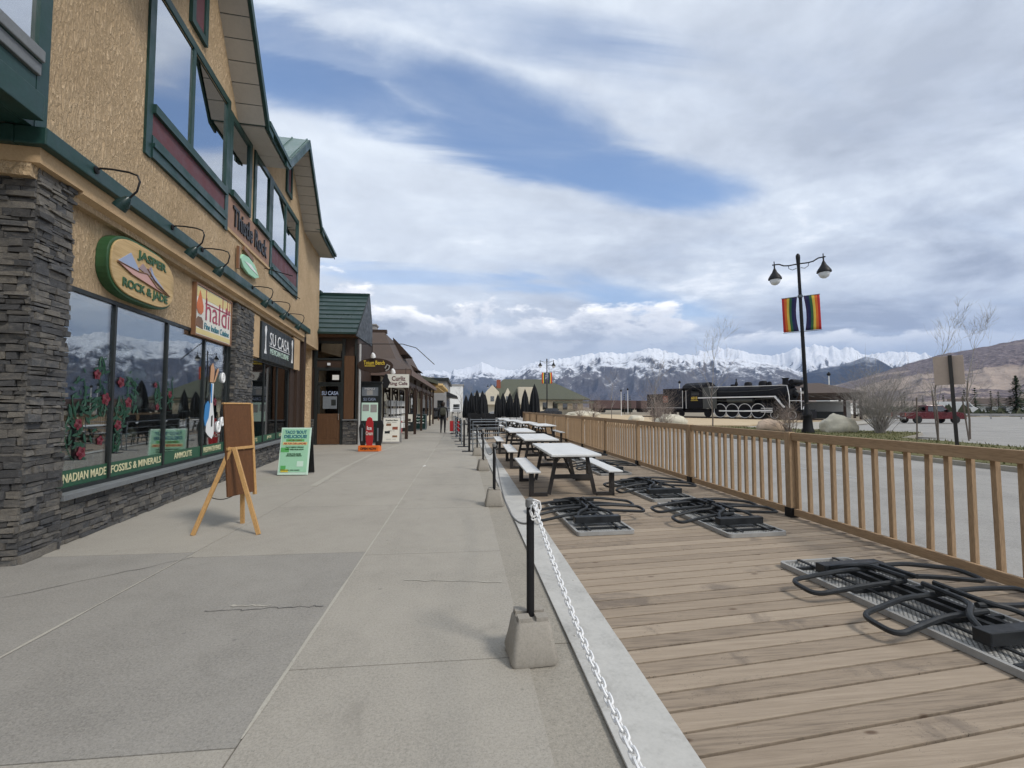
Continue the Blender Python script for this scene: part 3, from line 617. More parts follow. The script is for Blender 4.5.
wl.prism([(7.0, 7.62), (11.4, 7.62), (9.2, 9.4)], (-0.22, 0.0), lambda a, b_, e: (e, a, b_))
part(wl, 'wall', M['stucco'])
sp = MB(); sp.bx(-0.5, -0.10, 0.51, 5.42, 2.90, 3.80); sp.bx(-0.5, -0.10, 6.5, 11.2, 2.72, 3.78)
part(sp, 'fascia_panel', M['stucco'])
co_ = MB()
co_.prism([(-0.1, 3.83), (0.08, 3.90), (0.08, 4.085), (-0.1, 4.085)], (0.52, 11.4), lambda a, b_, e: (a, e, b_))
co_.prism([(-0.1, 3.93), (0.08, 3.93), (0.08, 4.085), (-0.1, 4.085)], (-0.10, 0.52), lambda a, b_, e: (a, e, b_))
co_.bx(-4.0, -0.1, -0.10, 0.2, 3.93, 4.085)
part(co_, 'cornice', M['smooth_stucco'])
gb = MB(); gb.bx(-0.1, 0.17, -0.17, 11.9, 4.086, 4.262); gb.bx(-4.0, -0.1, -0.17, 0.2, 4.086, 4.262)
part(gb, 'green_band', M['green_trim'], bevel=0.012)
# recess beside the pillar (the shop entrance) and the dark body of the building
so_ = MB(); so_.bx(-3.6, 0.0, -4.5, -0.18, 4.266, 4.31); part(so_, 'entrance_soffit', M['green_trim'])
rc = MB(); rc.bx(-3.6, -3.4, -4.5, 0.0, 0, 4.26); rc.bx(-3.4, -0.62, -0.0, 0.3, 0, 3.86); rc.bx(-0.5, -0.0, -4.7, -4.5, 0, 7.4)
part(rc, 'entrance_wall', M['stucco'])
# shop rooms behind the glass
rm = MB()
rm.bx(-3.5, -0.34, 0.5, 11.4, 0.36, 0.40, 1); rm.bx(-3.5, -0.32, 0.5, 11.4, 2.92, 2.97, 2); rm.bx(-3.55, -3.5, 0.5, 11.4, 0.36, 2.97); rm.bx(-3.5, -0.32, 0.34, 0.5, 0.36, 2.97); rm.bx(-3.5, -0.45, 5.8, 6.1, 0.36, 2.97); rm.bx(-3.5, -0.3, 11.4, 11.5, 0.36, 2.97)
part(rm, 'shop_room', [M['interior'], M['interior_floor'], M['ceiling_dark']])
ur = MB(); ur.bx(-1.6, -0.23, -2.6, 0.1, 4.3, 7.4); ur.bx(-1.6, -0.25, 1.8, 4.6, 5.1, 7.6); ur.bx(-1.6, -0.25, 4.7, 7.5, 5.8, 7.5); ur.bx(-1.6, -0.25, 7.6, 10.4, 5.0, 7.5)
part(ur, 'upstairs_room', M['interior'])
# --- shop windows
def shop_window(u0, u1, z0, z1, mull, m_glass, n=-0.12):
    f = MB(); f.bx(n - 0.03, n + 0.03, u0, u1, z0, z0 + 0.045); f.bx(n - 0.03, n + 0.03, u0, u1, z1 - 0.05, z1)
    for u in (u0 + 0.02, u1 - 0.02): f.bx(n - 0.03, n + 0.03, u - 0.02, u + 0.02, z0 + 0.045, z1 - 0.05)
    for u in mull: f.bx(n - 0.03, n + 0.03, u - 0.02, u + 0.02, z0 + 0.045, z1 - 0.05)
    wn = part(f, 'shop_window', M['dark_frame'])
    ed = [u0 + 0.02] + list(mull) + [u1 - 0.02]
    for a, b_ in zip(ed, ed[1:]):
        MB().bx(n - 0.004, n + 0.004, a + 0.02, b_ - 0.02, z0 + 0.045, z1 - 0.05).build('pane', m_glass, wn)
    s_ = MB(); s_.bx(-0.3, 0.045, u0 - 0.02, u1 + 0.02, 0.50, z0); s_.build('sill', M['grey_sill'], wn, bevel=0.006)
    return wn, ed
w1, e1 = shop_window(0.53, 5.40, 0.565, 2.90, [1.51, 2.83, 4.17, 5.24], M['shop_glass'])
w2, e2 = shop_window(6.52, 10.2, 0.565, 2.72, [7.75, 8.95], M['dark_glass'])
def decal(poly, z_n, name, m_, parent): # flat sticker on the outer face of the glass
    b_ = MB(); b_.prism(poly, (z_n, z_n + 0.002), lambda a, c_, e: (e, a, c_)); return b_.build(name, m_, parent)
for k, (a, b_) in enumerate(zip(e1, e1[1:])):
    bd = MB(); bd.bx(-0.114, -0.111, a + 0.022, b_ - 0.022, 0.612, 0.80); bd.build('green_band', M['decal_green'], w1)
for k, (a, b_) in enumerate(zip(e2, e2[1:])):
    bd = MB(); bd.bx(-0.114, -0.111, a + 0.022, b_ - 0.022, 0.612, 0.78); bd.build('green_band', M['decal_green'], w2)
for (body, uc, wd) in (('CANADIAN MADE', 1.015, 0.90), ('FOSSILS & MINERALS', 2.17, 1.22), ('AMMOLITE', 3.5, 0.62), ('FRESHWATER PEARLS', 4.68, 0.80)):
    text(body, w1, (-0.108, uc, 0.712), FACE_X, M['cream_paint'], wd, 0.10, bold=0.012)
for (body, uc, wd) in (('GIFTS', 7.15, 0.4), ('JADE', 8.35, 0.4), ('GOLD', 9.5, 0.4)): text(body, w2, (-0.108, uc, 0.70), FACE_X, M['cream_paint'], wd, 0.09, bold=0.01)
def rose(u, z, r):
    r *= 0.78
    P_ = [(u + r * (1 + 0.16 * math.cos(5 * a + u * 9)) * math.cos(a), z + r * (1 + 0.16 * math.cos(5 * a + u * 9)) * math.sin(a)) for a in [2 * math.pi * i / 30 for i in range(30)]]
    o = decal(P_, -0.107, 'rose_decal', M['decal_rose'], w1)
    sp_ = MB(); pts = [(-0.1045, u + r * 0.78 * (i / 40) * math.cos(i * 0.42), z + r * 0.78 * (i / 40) * math.sin(i * 0.42)) for i in range(3, 41)]
    for q_ in (pts,): sp_.tube(q_, 0.006, 4)
    sp_.build('rose_swirl', M['decal_rose_dark'], w1)
def leaves(u, z, n, spread):
    b_ = MB()
    for _ in range(n):
        a = random.uniform(0, 6.28); L = random.uniform(0.035, 0.075); cu_, cz = u + random.gauss(0, spread), z + random.gauss(0, spread * 1.25); wd = L * 0.32
        if not (e1[0] + 0.03 < cu_ - L and cu_ + L < 4.1 and cz - L > 0.82): continue
        if any(abs(cu_ - m__) < L + 0.03 for m__ in e1[1:-1]): continue
        P_ = [(cu_ + math.cos(a) * L * s_ - math.sin(a) * wd * q_, cz + math.sin(a) * L * s_ + math.cos(a) * wd * q_) for s_, q_ in ((-1, 0), (-.4, .8), (.3, .9), (1, 0), (.3, -.9), (-.4, -.8))]
        b_.prism(P_, (-0.1105 + 0.0002 * random.random(), -0.1085), lambda x_, y_, e: (e, x_, y_))
    for _ in range(3):
        a = random.uniform(0, 6.28); pts = [(-0.1095, u + (spread * 0.9) * math.cos(a + i * 0.3), z + (spread * 0.5 + 0.03 * i) * math.sin(a + i * 0.3)) for i in range(9)]
        b_.tube([p for p in pts if e1[0] + 0.03 < p[1] < 4.1 and p[2] > 0.82] or pts[:2], 0.006, 4)
    o = b_.build('vine_decal', M['decal_leaf'], w1); o['kind'] = 'stuff'
for (u, z, n, s_) in ((0.86, 1.22, 46, 0.16), (0.92, 1.62, 30, 0.12), (1.33, 1.55, 26, 0.08), (1.32, 2.0, 14, 0.07), (1.72, 1.4, 30, 0.10), (1.95, 1.75, 26, 0.10), (2.62, 1.65, 18, 0.07), (3.0, 1.7, 20, 0.08), (1.65, 1.05, 14, 0.07)): leaves(u, z, n, s_)
for (u, z, r) in ((0.92, 1.32, .08), (0.99, 0.98, .09), (1.22, 1.92, .075), (1.40, 1.62, .095), (1.32, 1.1, .07), (1.70, 1.85, .085), (1.88, 1.58, .085), (1.67, 1.28, .085), (2.62, 1.52, .06), (2.55, 1.85, .05), (2.98, 1.72, .07), (4.72, 1.62, .09)): rose(u, z, r)
# paddle-like figure sticker and round stickers in the last pane
fg = MB()
fg.prism([(4.34, 1.05), (4.44, 0.98), (4.62, 0.90), (4.70, 1.0), (4.70, 1.30), (4.62, 1.62), (4.64, 1.98), (4.52, 1.98), (4.50, 1.55), (4.36, 1.25)], (-0.107, -0.105), lambda a, b_, e: (e, a, b_), 0)
fg.prism([(4.24, 1.30), (4.30, 1.15), (4.45, 1.32), (4.50, 1.56), (4.40, 1.64), (4.28, 1.55)], (-0.106, -0.103), lambda a, b_, e: (e, a, b_), 1)
fg.prism([(4.52, 1.60), (4.57, 1.60), (4.57, 1.97), (4.50, 1.97)], (-0.1045, -0.102), lambda a, b_, e: (e, a, b_), 1)
fg.prism([(4.56, 1.14), (4.62, 1.14), (4.63, 1.36), (4.56, 1.34)], (-0.1045, -0.102), lambda a, b_, e: (e, a, b_), 2)
fg.prism([(4.46, 2.0), (4.62, 2.0), (4.66, 2.25), (4.58, 2.38), (4.48, 2.30)], (-0.107, -0.105), lambda a, b_, e: (e, a, b_), 3)
fg.prism([(4.64, 2.0), (4.70, 2.02), (4.86, 2.24), (4.84, 2.30), (4.78, 2.26)], (-0.1075, -0.1055), lambda a, b_, e: (e, a, b_), 3)
fg.build('figure_decal', [M['white_paint'], M['blue_decal'], M['black_paint'], M['flesh_decal']], w1)
for (u, z, r) in ((4.92, 1.12, .10), (5.1, 1.22, .08), (5.08, 2.12, .09)):
    b_ = MB(); b_.tube([(-0.106, u + r * 0.7 * math.cos(a), z + r * math.sin(a)) for a in [2 * math.pi * i / 24 for i in range(24)]], 0.02, 5, True); b_.tube([(-0.106, u + r * 0.25 * math.cos(a), z + r * 0.2 + r * 0.3 * math.sin(a)) for a in [2 * math.pi * i / 12 for i in range(12)]], 0.012, 5, True)
    b_.build('round_decal', M['white_paint'], w1)
# --- upstairs windows
def up_window(u0, u1, z0, z1, zs, mull, panel, m_=M['green_trim']):
    """u0..u1 outer trim; z0 bottom of trim, zs glass bottom, z1 top; a maroon panel under the glass"""
    f = MB(); tw = 0.15
    f.bx(-0.1, 0.035, u0, u0 + tw, z0, z1); f.bx(-0.1, 0.035, u1 - tw, u1, z0, z1)
    f.bx(-0.1, 0.03, u0 + tw, u1 - tw, z1 - 0.13, z1); f.bx(-0.1, 0.075, u0 + tw, u1 - tw, zs - 0.13, zs)
    if panel:
        f.bx(-0.1, 0.05, u0 + tw, u1 - tw, z0 + 0.02, z0 + 0.17); f.bx(-0.1, 0.075, u0 + tw, u1 - tw, z0 + 0.17, z0 + 0.225); f.bx(-0.1, 0.045, u0 + tw, u1 - tw, z0 + 0.225, z0 + 0.34)
    for u in mull: f.bx(-0.1, 0.025, u - 0.045, u + 0.045, zs, z1 - 0.13)
    wn = part(f, 'window', m_)
    if panel: MB().bx(-0.1, 0.02, u0 + tw, u1 - tw, z0 + 0.34, zs - 0.13).build('maroon_panel', M['maroon'], wn)
    ed = [u0 + tw - 0.05] + list(mull) + [u1 - tw + 0.05]
    for a, b_ in zip(ed, ed[1:]): MB().bx(-0.008, -0.002, a + 0.045, b_ - 0.045, zs, z1 - 0.13).build('pane', M['upper_glass'], wn)
    return wn
up_window(1.76, 4.68, 5.06, 7.74, 5.86, [3.12], True)
up_window(4.69, 6.0, 5.86, 7.585, 5.99, [], False); up_window(6.2, 7.51, 5.86, 7.585, 5.99, [], False)
up_window(7.52, 10.5, 5.0, 7.585, 5.95, [9.0], True)
up_window(-2.6, 0.03, 4.27, 7.45, 5.05, [-1.3], False)
ex = MB(); ex.bx(-0.05, 0.10, -2.55, -0.12, 4.93, 5.05); ex.bx(-0.05, 0.065, -2.55, -0.11, 4.80, 4.93); part(ex, 'window_sill', M['grey_sill'], bevel=0.01)
ex = MB(); ex.bx(-0.1, 0.03, -2.45, -0.05, 4.27, 4.80); ex.bx(0.03, 0.2, -0.9, -0.25, 4.27, 4.52); part(ex, 'green_apron', M['green_trim'], bevel=0.008)
sb = MB(); sb.bx(-0.05, 0.012, 4.70, 7.5, 5.16, 5.84); part(sb, 'sign_board', M['pink_stucco'])
sb = MB(); sb.bx(-0.05, 0.03, 4.70, 7.5, 5.10, 5.16); part(sb, 'board_ledge', M['smooth_stucco'])
# --- roof: eaves, two gables
rf = MB(); EZ = 7.62; OV = 0.52
rf.prism([(-6, 9.6), (-0.2, EZ + 0.16), (OV, EZ + 0.02), (OV, EZ + 0.13), (-0.2, EZ + 0.27), (-6, 9.75)], (-4.6, 1.1), lambda a, b_, e: (a, e, b_))
rf.prism([(-6, 9.6), (-0.2, EZ + 0.16), (OV, EZ + 0.02), (OV, EZ + 0.13), (-0.2, EZ + 0.27), (-6, 9.75)], (5.3, 7.1), lambda a, b_, e: (a, e, b_))
rf.prism([(-6, 9.6), (-0.2, EZ + 0.16), (OV, EZ + 0.02), (OV, EZ + 0.13), (-0.2, EZ + 0.27), (-6, 9.75)], (11.3, 14.3), lambda a, b_, e: (a, e, b_))
def gable(uc, hw, za, z0=EZ + 0.02, th=0.10):
    for s_ in (-1, 1):
        rf.prism([(uc, za), (uc, za + th * 1.6), (uc + s_ * (hw + 0.25), z0 + th * 1.3), (uc + s_ * (hw + 0.25), z0)], (-6.0, OV + 0.03), lambda a, b_, e: (e, a, b_))
        L = math.hypot(hw, za - z0)
        for k in range(13):
            nn = OV - 0.02 - k * 0.42; rf.bar((nn, uc, za + th * 1.6 + 0.02), (nn, uc + s_ * (hw + 0.25), z0 + th * 1.3 + 0.02), 0.03, 0.04)
gable(3.2, 1.82, 10.35); gable(9.2, 2.0, 9.48)
part(rf, 'roof', M['green_roof_pale'])
sf = MB()
for u0, u1 in ((-4.6, 1.15), (5.25, 7.0), (11.42, 14.25)):
    u = u0
    while u < u1: sf.bx(0.0, OV - 0.03, u + 0.006, min(u + 1.2, u1) - 0.006, EZ - 0.03, EZ + 0.005); u += 1.2
def rakesoffit(uc, hw, za, z0=EZ + 0.02):
    for s_ in (-1, 1):
        n = 9
        for k in range(n):
            f0, f1 = k / n + 0.004, (k + 1) / n - 0.004
            a = (uc + s_ * (hw + 0.2) * f0, za + (z0 - za) * f0 - 0.012); c_ = (uc + s_ * (hw + 0.2) * f1, za + (z0 - za) * f1 - 0.012)
            sf.add([(0.0, a[0], a[1]), (OV, a[0], a[1]), (OV, c_[0], c_[1]), (0.0, c_[0], c_[1]), (0.0, a[0], a[1] - .02), (OV, a[0], a[1] - .02), (OV, c_[0], c_[1] - .02), (0.0, c_[0], c_[1] - .02)],
                   [(0, 1, 2, 3), (7, 6, 5, 4), (0, 4, 5, 1), (1, 5, 6, 2), (2, 6, 7, 3), (3, 7, 4, 0)])
rakesoffit(3.2, 1.8, 10.35); rakesoffit(9.2, 1.98, 9.48)
part(sf, 'soffit', M['soffit'])
fa = MB()
for u0, u1 in ((-4.6, 1.15), (5.25, 7.05), (11.35, 14.3)): fa.bx(OV, OV + 0.03, u0, u1, EZ - 0.05, EZ + 0.14); fa.bx(OV + 0.03, OV + 0.10, u0, u1, EZ + 0.05, EZ + 0.15)
for uc, hw, za in ((3.2, 1.82, 10.35), (9.2, 2.0, 9.48)):
    for s_ in (-1, 1):
        e = (uc + s_ * (hw + 0.22), EZ + 0.0)
        fa.bar((OV + 0.05, uc, za - 0.0), (OV + 0.05, e[0], e[1]), 0.04, 0.24, up=(1, 0, 0)) if False else fa.prism([(uc, za + 0.16), (uc, za - 0.10), (e[0], e[1] - 0.06), (e[0], e[1] + 0.16)], (OV + 0.031, OV + 0.075), lambda a, b_, x_: (x_, a, b_))
        fa.prism([(e[0], e[1] - 0.06), (e[0] + s_ * 0.30, e[1] - 0.10), (e[0] + s_ * 0.30, e[1] + 0.13), (e[0], e[1] + 0.16)], (OV + 0.031, OV + 0.075), lambda a, b_, x_: (x_, a, b_))
part(fa, 'fascia', M['green_trim'])
for uc, zb, zt in ((3.2, 7.95, 9.6), (9.2, 7.85, 8.85)):
    kp = MB(); kp.bx(0.0, 0.06, uc - 0.30, uc - 0.18, zb, zt); kp.bx(0.0, 0.06, uc + 0.18, uc + 0.30, zb, zt); kp.bx(0.0, 0.06, uc - 0.18, uc + 0.18, zb, zb + 0.12); g_ = part(kp, 'gable_post', M['green_trim'])
    MB().bx(0.0, 0.03, uc - 0.18, uc + 0.18, zb + 0.12, zt).build('maroon_panel', M['maroon'], g_)
# timber end wall by the second window
tw_ = MB(); tw_.bx(-0.5, -0.07, 10.25, 10.45, 0.5, 2.72); tw_.bx(-0.5, -0.09, 10.45, 12.2, 0.5, 3.9); tw_.bx(-0.12, 0.0, 11.75, 12.05, 0.5, 4.08); tw_.bx(-0.12, -0.01, 10.9, 11.05, 0.5, 2.75)
part(tw_, 'timber_wall', M['dark_wood'])
for u0_, u1_ in ((6.53, 7.02), (10.42, 11.22)): bp_ = MB(); bp_.bx(-0.1, -0.02, u0_, u1_, 2.74, 3.76); part(bp_, 'beige_panel', M['smooth_stucco'])
rest = MB(); rest.bx(-7, -3.6, -4.5, 14.0, 0, 7.6); rest.bx(-4, -0.6, 12.2, 14.0, 0, 4.2); part(rest, 'rear_block', M['stucco'])
# ================================================================== SIGNS AND LAMPS ON THE SHOP
def wall_thing(name, label, cat, n, u, z, group=None): return empty(name, label, cat, bl(n, u, z), BA, group)
# oval carved sign
sg = wall_thing('shop_sign', 'oval carved wooden sign reading JASPER ROCK & JADE with painted mountains', 'sign', -0.1, 1.86, 3.35)
def oval(w_, h_, n=40): # flattened bottom and top corners
    P_ = []
    for i in range(n):
        a = 2 * math.pi * i / n; c_, s_ = math.cos(a), math.sin(a)
        P_.append((w_ * math.copysign(abs(c_) ** 0.62, c_), h_ * math.copysign(abs(s_) ** 0.72, s_)))
    return P_
fx = lambda a, b_, e: (e, a, b_)
MB().prism(oval(0.80, 0.41), (0.0, 0.13), fx).build('rim', M['sign_green'], sg, bevel=0.01)
MB().prism(oval(0.765, 0.375), (0.13, 0.155), fx).build('face', M['sign_wood'], sg, bevel=0.008)
mt = MB()
mt.prism([(-0.64, 0.02), (-0.38, 0.2), (-0.22, 0.06), (-0.18, 0.0)], (0.155, 0.163), fx, 0)
mt.prism([(0.10, 0.16), (0.18, 0.06), (0.62, -0.16), (0.12, 0.0)], (0.155, 0.163), fx, 0)
mt.prism([(-0.66, 0.0), (-0.18, -0.01), (0.0, 0.02), (0.42, -0.14), (-0.35, -0.07)], (0.155, 0.166), fx, 1)
mt.prism([(-0.20, 0.05), (-0.10, 0.14), (0.02, 0.08), (0.10, 0.16), (0.06, 0.02), (0.0, 0.015)], (0.155, 0.165), fx, 2)
for pl in ([(-0.66, 0.01), (-0.20, -0.002), (0.0, 0.025), (0.25, -0.1), (0.62, -0.15)], [(0.0, 0.1), (0.2, -0.02), (0.62, -0.15)], [(-0.66, 0.0), (-0.35, -0.08), (0.42, -0.15)]):
    mt.tube([(0.168, a, b_) for a, b_ in pl], 0.008, 5, mi=3)
mt.build('painted_mountains', [M['sign_blue'], M['sign_pink'], M['sign_mauve'], M['sign_brown']], sg)
text('JASPER', sg, (0.158, 0.14, 0.225), FACE_X, M['sign_green'], 0.74, 0.15, bold=0.03, ext=0.008)
text('ROCK & JADE', sg, (0.158, 0.02, -0.235), FACE_X, M['sign_green'], 1.10, 0.15, bold=0.03, ext=0.008)
# haldi sign
sg = wall_thing('shop_sign', 'white and yellow framed sign reading haldi Fine Indian Cuisine', 'sign', -0.1, 4.42, 3.26)
MB().bx(0, 0.05, -0.80, 0.80, -0.44, 0.44).build('panel', M['haldi_panel'], sg)
fr = MB(); fr.bx(0, 0.07, -0.83, -0.80, -0.47, 0.47); fr.bx(0, 0.07, 0.80, 0.83, -0.47, 0.47); fr.bx(0, 0.07, -0.80, 0.80, 0.44, 0.47); fr.bx(0, 0.07, -0.80, 0.80, -0.47, -0.44); fr.build('frame', M['sign_brown'], sg)
b_ = MB(); b_.bx(0.05, 0.053, -0.78, 0.78, 0.24, 0.42); b_.bx(0.05, 0.053, -0.78, 0.78, -0.42, -0.33); b_.build('yellow_band', M['haldi_yellow'], sg)
b_ = MB(); b_.prism([(-0.64, 0.36), (-0.56, 0.22), (-0.50, 0.10), (-0.50, 0.0), (-0.58, -0.07), (-0.70, -0.06), (-0.76, 0.02), (-0.75, 0.12)], (0.053, 0.058), fx); b_.build('flame_mark', M['haldi_orange'], sg)
b_ = MB(); b_.prism([(-0.76, -0.30), (-0.50, -0.32), (-0.50, -0.18), (-0.56, -0.12), (-0.70, -0.12), (-0.78, -0.2)], (0.053, 0.058), fx); b_.build('spice_bowl_mark', M['sign_brown'], sg)
text('haldi', sg, (0.056, 0.16, 0.07), FACE_X, M['haldi_red'], 1.12, 0.42, bold=-0.004, ext=0.002)
b_ = MB(); b_.bx(0.054, 0.058, -0.42, 0.76, 0.165, 0.185); [b_.bx(0.054, 0.058, x_, x_ + 0.022, 0.16, 0.43) for x_ in (-0.40, 0.36, 0.60, 0.72)]; b_.build('letter_strokes', M['haldi_red'], sg)
text('Fine Indian Cuisine', sg, (0.056, 0.14, -0.245), FACE_X, M['sign_teal'], 1.15, 0.12, bold=0.01, ext=0.002)
# Su Casa sign
sg = wall_thing('shop_sign', 'black rectangular sign reading SU CASA MEXICAN CUISINE in white', 'sign', -0.1, 8.72, 3.22)
MB().bx(0, 0.11, -1.62, 1.62, -0.50, 0.46).build('panel', M['dark_frame'], sg, bevel=0.01)
text('SU CASA', sg, (0.112, 0.02, 0.11), FACE_X, M['white_paint'], 1.95, 0.34, bold=0.0)
text('MEXICAN CUISINE', sg, (0.112, 0.02, -0.22), FACE_X, M['mint_pale'], 1.85, 0.15, bold=0.0)
b_ = MB(); b_.bx(0.111, 0.114, -1.0, 1.05, -0.10, -0.08)
for u in (-1.32, 1.36): b_.prism([(u - .05, .36), (u + .04, .40), (u + .09, .3), (u + .03, .1), (u + .05, -.2), (u + .09, -.33), (u - .1, -.33), (u - .03, -.2), (u - .02, .1), (u - .08, .26)], (0.111, 0.116), fx)
b_.build('white_ornament', M['white_paint'], sg)
# carved letters on the upper board and the little leaf-shaped sign below
sg = wall_thing('carved_letters', 'dark carved gothic letters reading Thistle Rock on the pink upper board', 'sign', 0.012, 6.1, 5.48)
text('Thistle Rock', sg, (0.0, 0.0, 0.03), FACE_X, M['black_paint'], 2.25, 0.42, bold=0.012, ext=0.03)
sg = wall_thing('hanging_sign', 'small green leaf-shaped sign with a white stripe on the upper wall', 'sign', 0.03, 5.9, 4.68)
lp = [(-0.62, 0.02), (-0.45, 0.16), (-0.1, 0.20), (0.3, 0.14), (0.62, -0.06), (0.35, -0.16), (-0.1, -0.18), (-0.42, -0.12)]
MB().prism(lp, (0.0, 0.06), fx).build('leaf_board', M['mint'], sg, bevel=0.012)
b_ = MB(); b_.prism([(-0.4, 0.03), (0.0, 0.07), (0.5, -0.04), (0.0, -0.02)], (0.06, 0.068), fx); b_.build('white_stripe', M['white_paint'], sg)
b_ = MB(); b_.bx(0.0, 0.05, -0.70, -0.63, -0.22, 0.26); b_.bar((0.02, -0.35, 0.33), (0.02, 0.25, 0.24), 0.04, 0.09); b_.build('bracket', M['sign_brown'], sg)
# gooseneck lamps on the green band
LL = ['first gooseneck wall lamp, above the oval carved sign', 'gooseneck wall lamp between the oval sign and the haldi sign', 'gooseneck wall lamp hanging in front of the haldi sign', 'gooseneck wall lamp above the second stone pillar', 'gooseneck wall lamp above the black SU CASA sign', 'gooseneck wall lamp nearest the green-roofed porch']
g0 = wall_thing('wall_lamp', LL[0], 'lamp', 0.17, 0.55, 4.20, 'green gooseneck lamps above the shop signs')
b_ = MB(); b_.lathe([(0.05, 0), (0.05, 0.02), (0.02, 0.03)], 10, (0, 0, 0.0), M=Matrix.Rotation(R(90), 4, 'Y')); b_.tube([(0.0, 0, 0.0), (0.05, -0.0, 0.03), (0.18, 0.02, 0.04), (0.36, 0.04, 0.03), (0.46, 0.05, 0.0), (0.49, 0.05, -0.08), (0.46, 0.05, -0.22), (0.36, 0.05, -0.34)], 0.013, 6)
b_.build('arm', M['black_metal'], g0, smooth=True)
hd = Matrix.Translation((0.33, 0.05, -0.37)) @ Euler((0, R(38), 0)).to_matrix().to_4x4()
b_ = MB(hd); b_.lathe([(0.03, 0.07), (0.045, 0.05), (0.06, 0.01), (0.085, -0.05), (0.09, -0.13), (0.084, -0.13), (0.07, -0.06)], 16); b_.build('shade', M['green_lamp'], g0, smooth=True)
b_ = MB(hd); b_.lathe([(0.03, -0.07), (0.04, -0.09), (0.03, -0.11), (0.0, -0.12)], 10); b_.build('bulb', M['lamp_glass'], g0, smooth=True)
g0.scale = (.85, .85, .85)
for lab, u in zip(LL[1:], (2.25, 3.25, 5.8, 7.3, 8.9)): dup(g0, bl(0.17, u, 4.20), BA, lab)
b_ = MB(); b_.tube([(0.0, 7.2, 5.05), (0.9, 6.2, 4.62)], 0.012, 5); b_.tube([(0.0, 8.9, 4.95), (0.6, 8.3, 4.55)], 0.012, 5)
part(b_, 'stay_rod', M['black_metal'])
# ------------------------------------------------------------------ goods on display behind the glass
def shelf_unit(u0, u1, zs, lab):
    s_ = wall_thing('display_shelf', lab, 'shelf', -0.40, (u0 + u1) / 2, 0.40); h = (u1 - u0) / 2
    for z in zs: MB().bx(-0.16, 0.16, -h, h, z - 0.42, z - 0.40).build('shelf_board', M['rim_grey'], s_)
    b_ = MB(); [b_.bx(x_ - .012, x_ + .012, y_ - .012, y_ + .012, 0.0, max(zs) - 0.3) for x_ in (-.15, .15) for y_ in (-h + .02, h - .02)]; b_.build('upright', M['bolt_steel'], s_)
SH = [(0.62, 1.46, (1.05, 1.55, 1.95), 'glass display shelf behind the CANADIAN MADE pane'), (1.58, 2.76, (1.05, 1.50, 1.92, 2.22), 'glass display shelf behind the FOSSILS & MINERALS pane'), (2.95, 4.1, (0.95, 1.45), 'low display shelf behind the AMMOLITE pane')]
for a in SH: shelf_unit(*a)
gm = []
for nm, prof, m_ in (('vase', [(.03, 0), (.055, .03), (.06, .09), (.03, .15), (.04, .18)], 'white_paint'), ('bowl', [(.03, 0), (.07, .03), (.09, .07), (.085, .07)], 'mint_pale'), ('crystal', [(.05, 0), (.07, .05), (.03, .14), (.0, .17)], 'boulder'), ('jar', [(.045, 0), (.05, .02), (.05, .11), (.035, .13), (.04, .15)], 'maroon'), ('carving', [(.05, 0), (.06, .06), (.03, .11), (.045, .15), (.02, .2)], 'black_paint')):
    b_ = MB(); b_.lathe(prof, 7 if nm == 'crystal' else 12); o = b_.build(nm, M[m_], None, smooth=nm != 'crystal'); gm.append(o)
first = [True] * 5; WORD = {'vase': 'small white vase among the goods on the shop window shelves', 'bowl': 'pale green bowl among the goods on the shop window shelves', 'crystal': 'pointed tan crystal among the goods on the shop window shelves', 'jar': 'dark red lidded jar among the goods on the shop window shelves', 'carving': 'small black carving among the goods on the shop window shelves'}
for (u0, u1, zs, lab) in SH:
    for z in zs:
        u = u0 + 0.1
        while u < u1 - 0.08:
            k = random.randrange(5); o = gm[k]
            if first[k]: first[k] = False
            else: o = o.copy(); col.objects.link(o)
            nm = gm[k].name.split('.')[0]
            o.location = bl(-0.38 + random.uniform(-.06, .08), u, z); s_ = random.uniform(.7, 1.35); o.scale = (s_, s_, s_); o.rotation_euler = (0, 0, random.uniform(0, 6))
            tag(o, WORD[nm], nm, 'goods on the window shelves: ' + nm); u += random.uniform(0.13, 0.24)
b_ = MB(); b_.box((0, 0, 0.12), (0.3, 0.5, 0.24)); b_.box((0.02, -0.1, 0.29), (0.25, 0.25, 0.1)); tag(b_.build('display_box', M['haldi_orange'] if False else M['brown_wood'], loc=bl(-0.6, 2.0, 0.40), rot=(0, 0, R(BA))), 'wooden display box on the floor behind the fossils pane', 'box')
b_ = MB()
vs = 14
b_.lathe([(0.02, 0), (0.17, 0.03), (0.22, 0.12), (0.16, 0.22), (0.05, 0.27)], 12, fold=lambda a, z: 1 + .25 * math.sin(3 * a + z * 9) + .1 * math.sin(7 * a)); tag(b_.build('mineral_rock', M['boulder'], smooth=True, loc=bl(-0.5, 2.45, 0.40)), 'large pale mineral rock on the floor behind the fossils pane', 'rock')

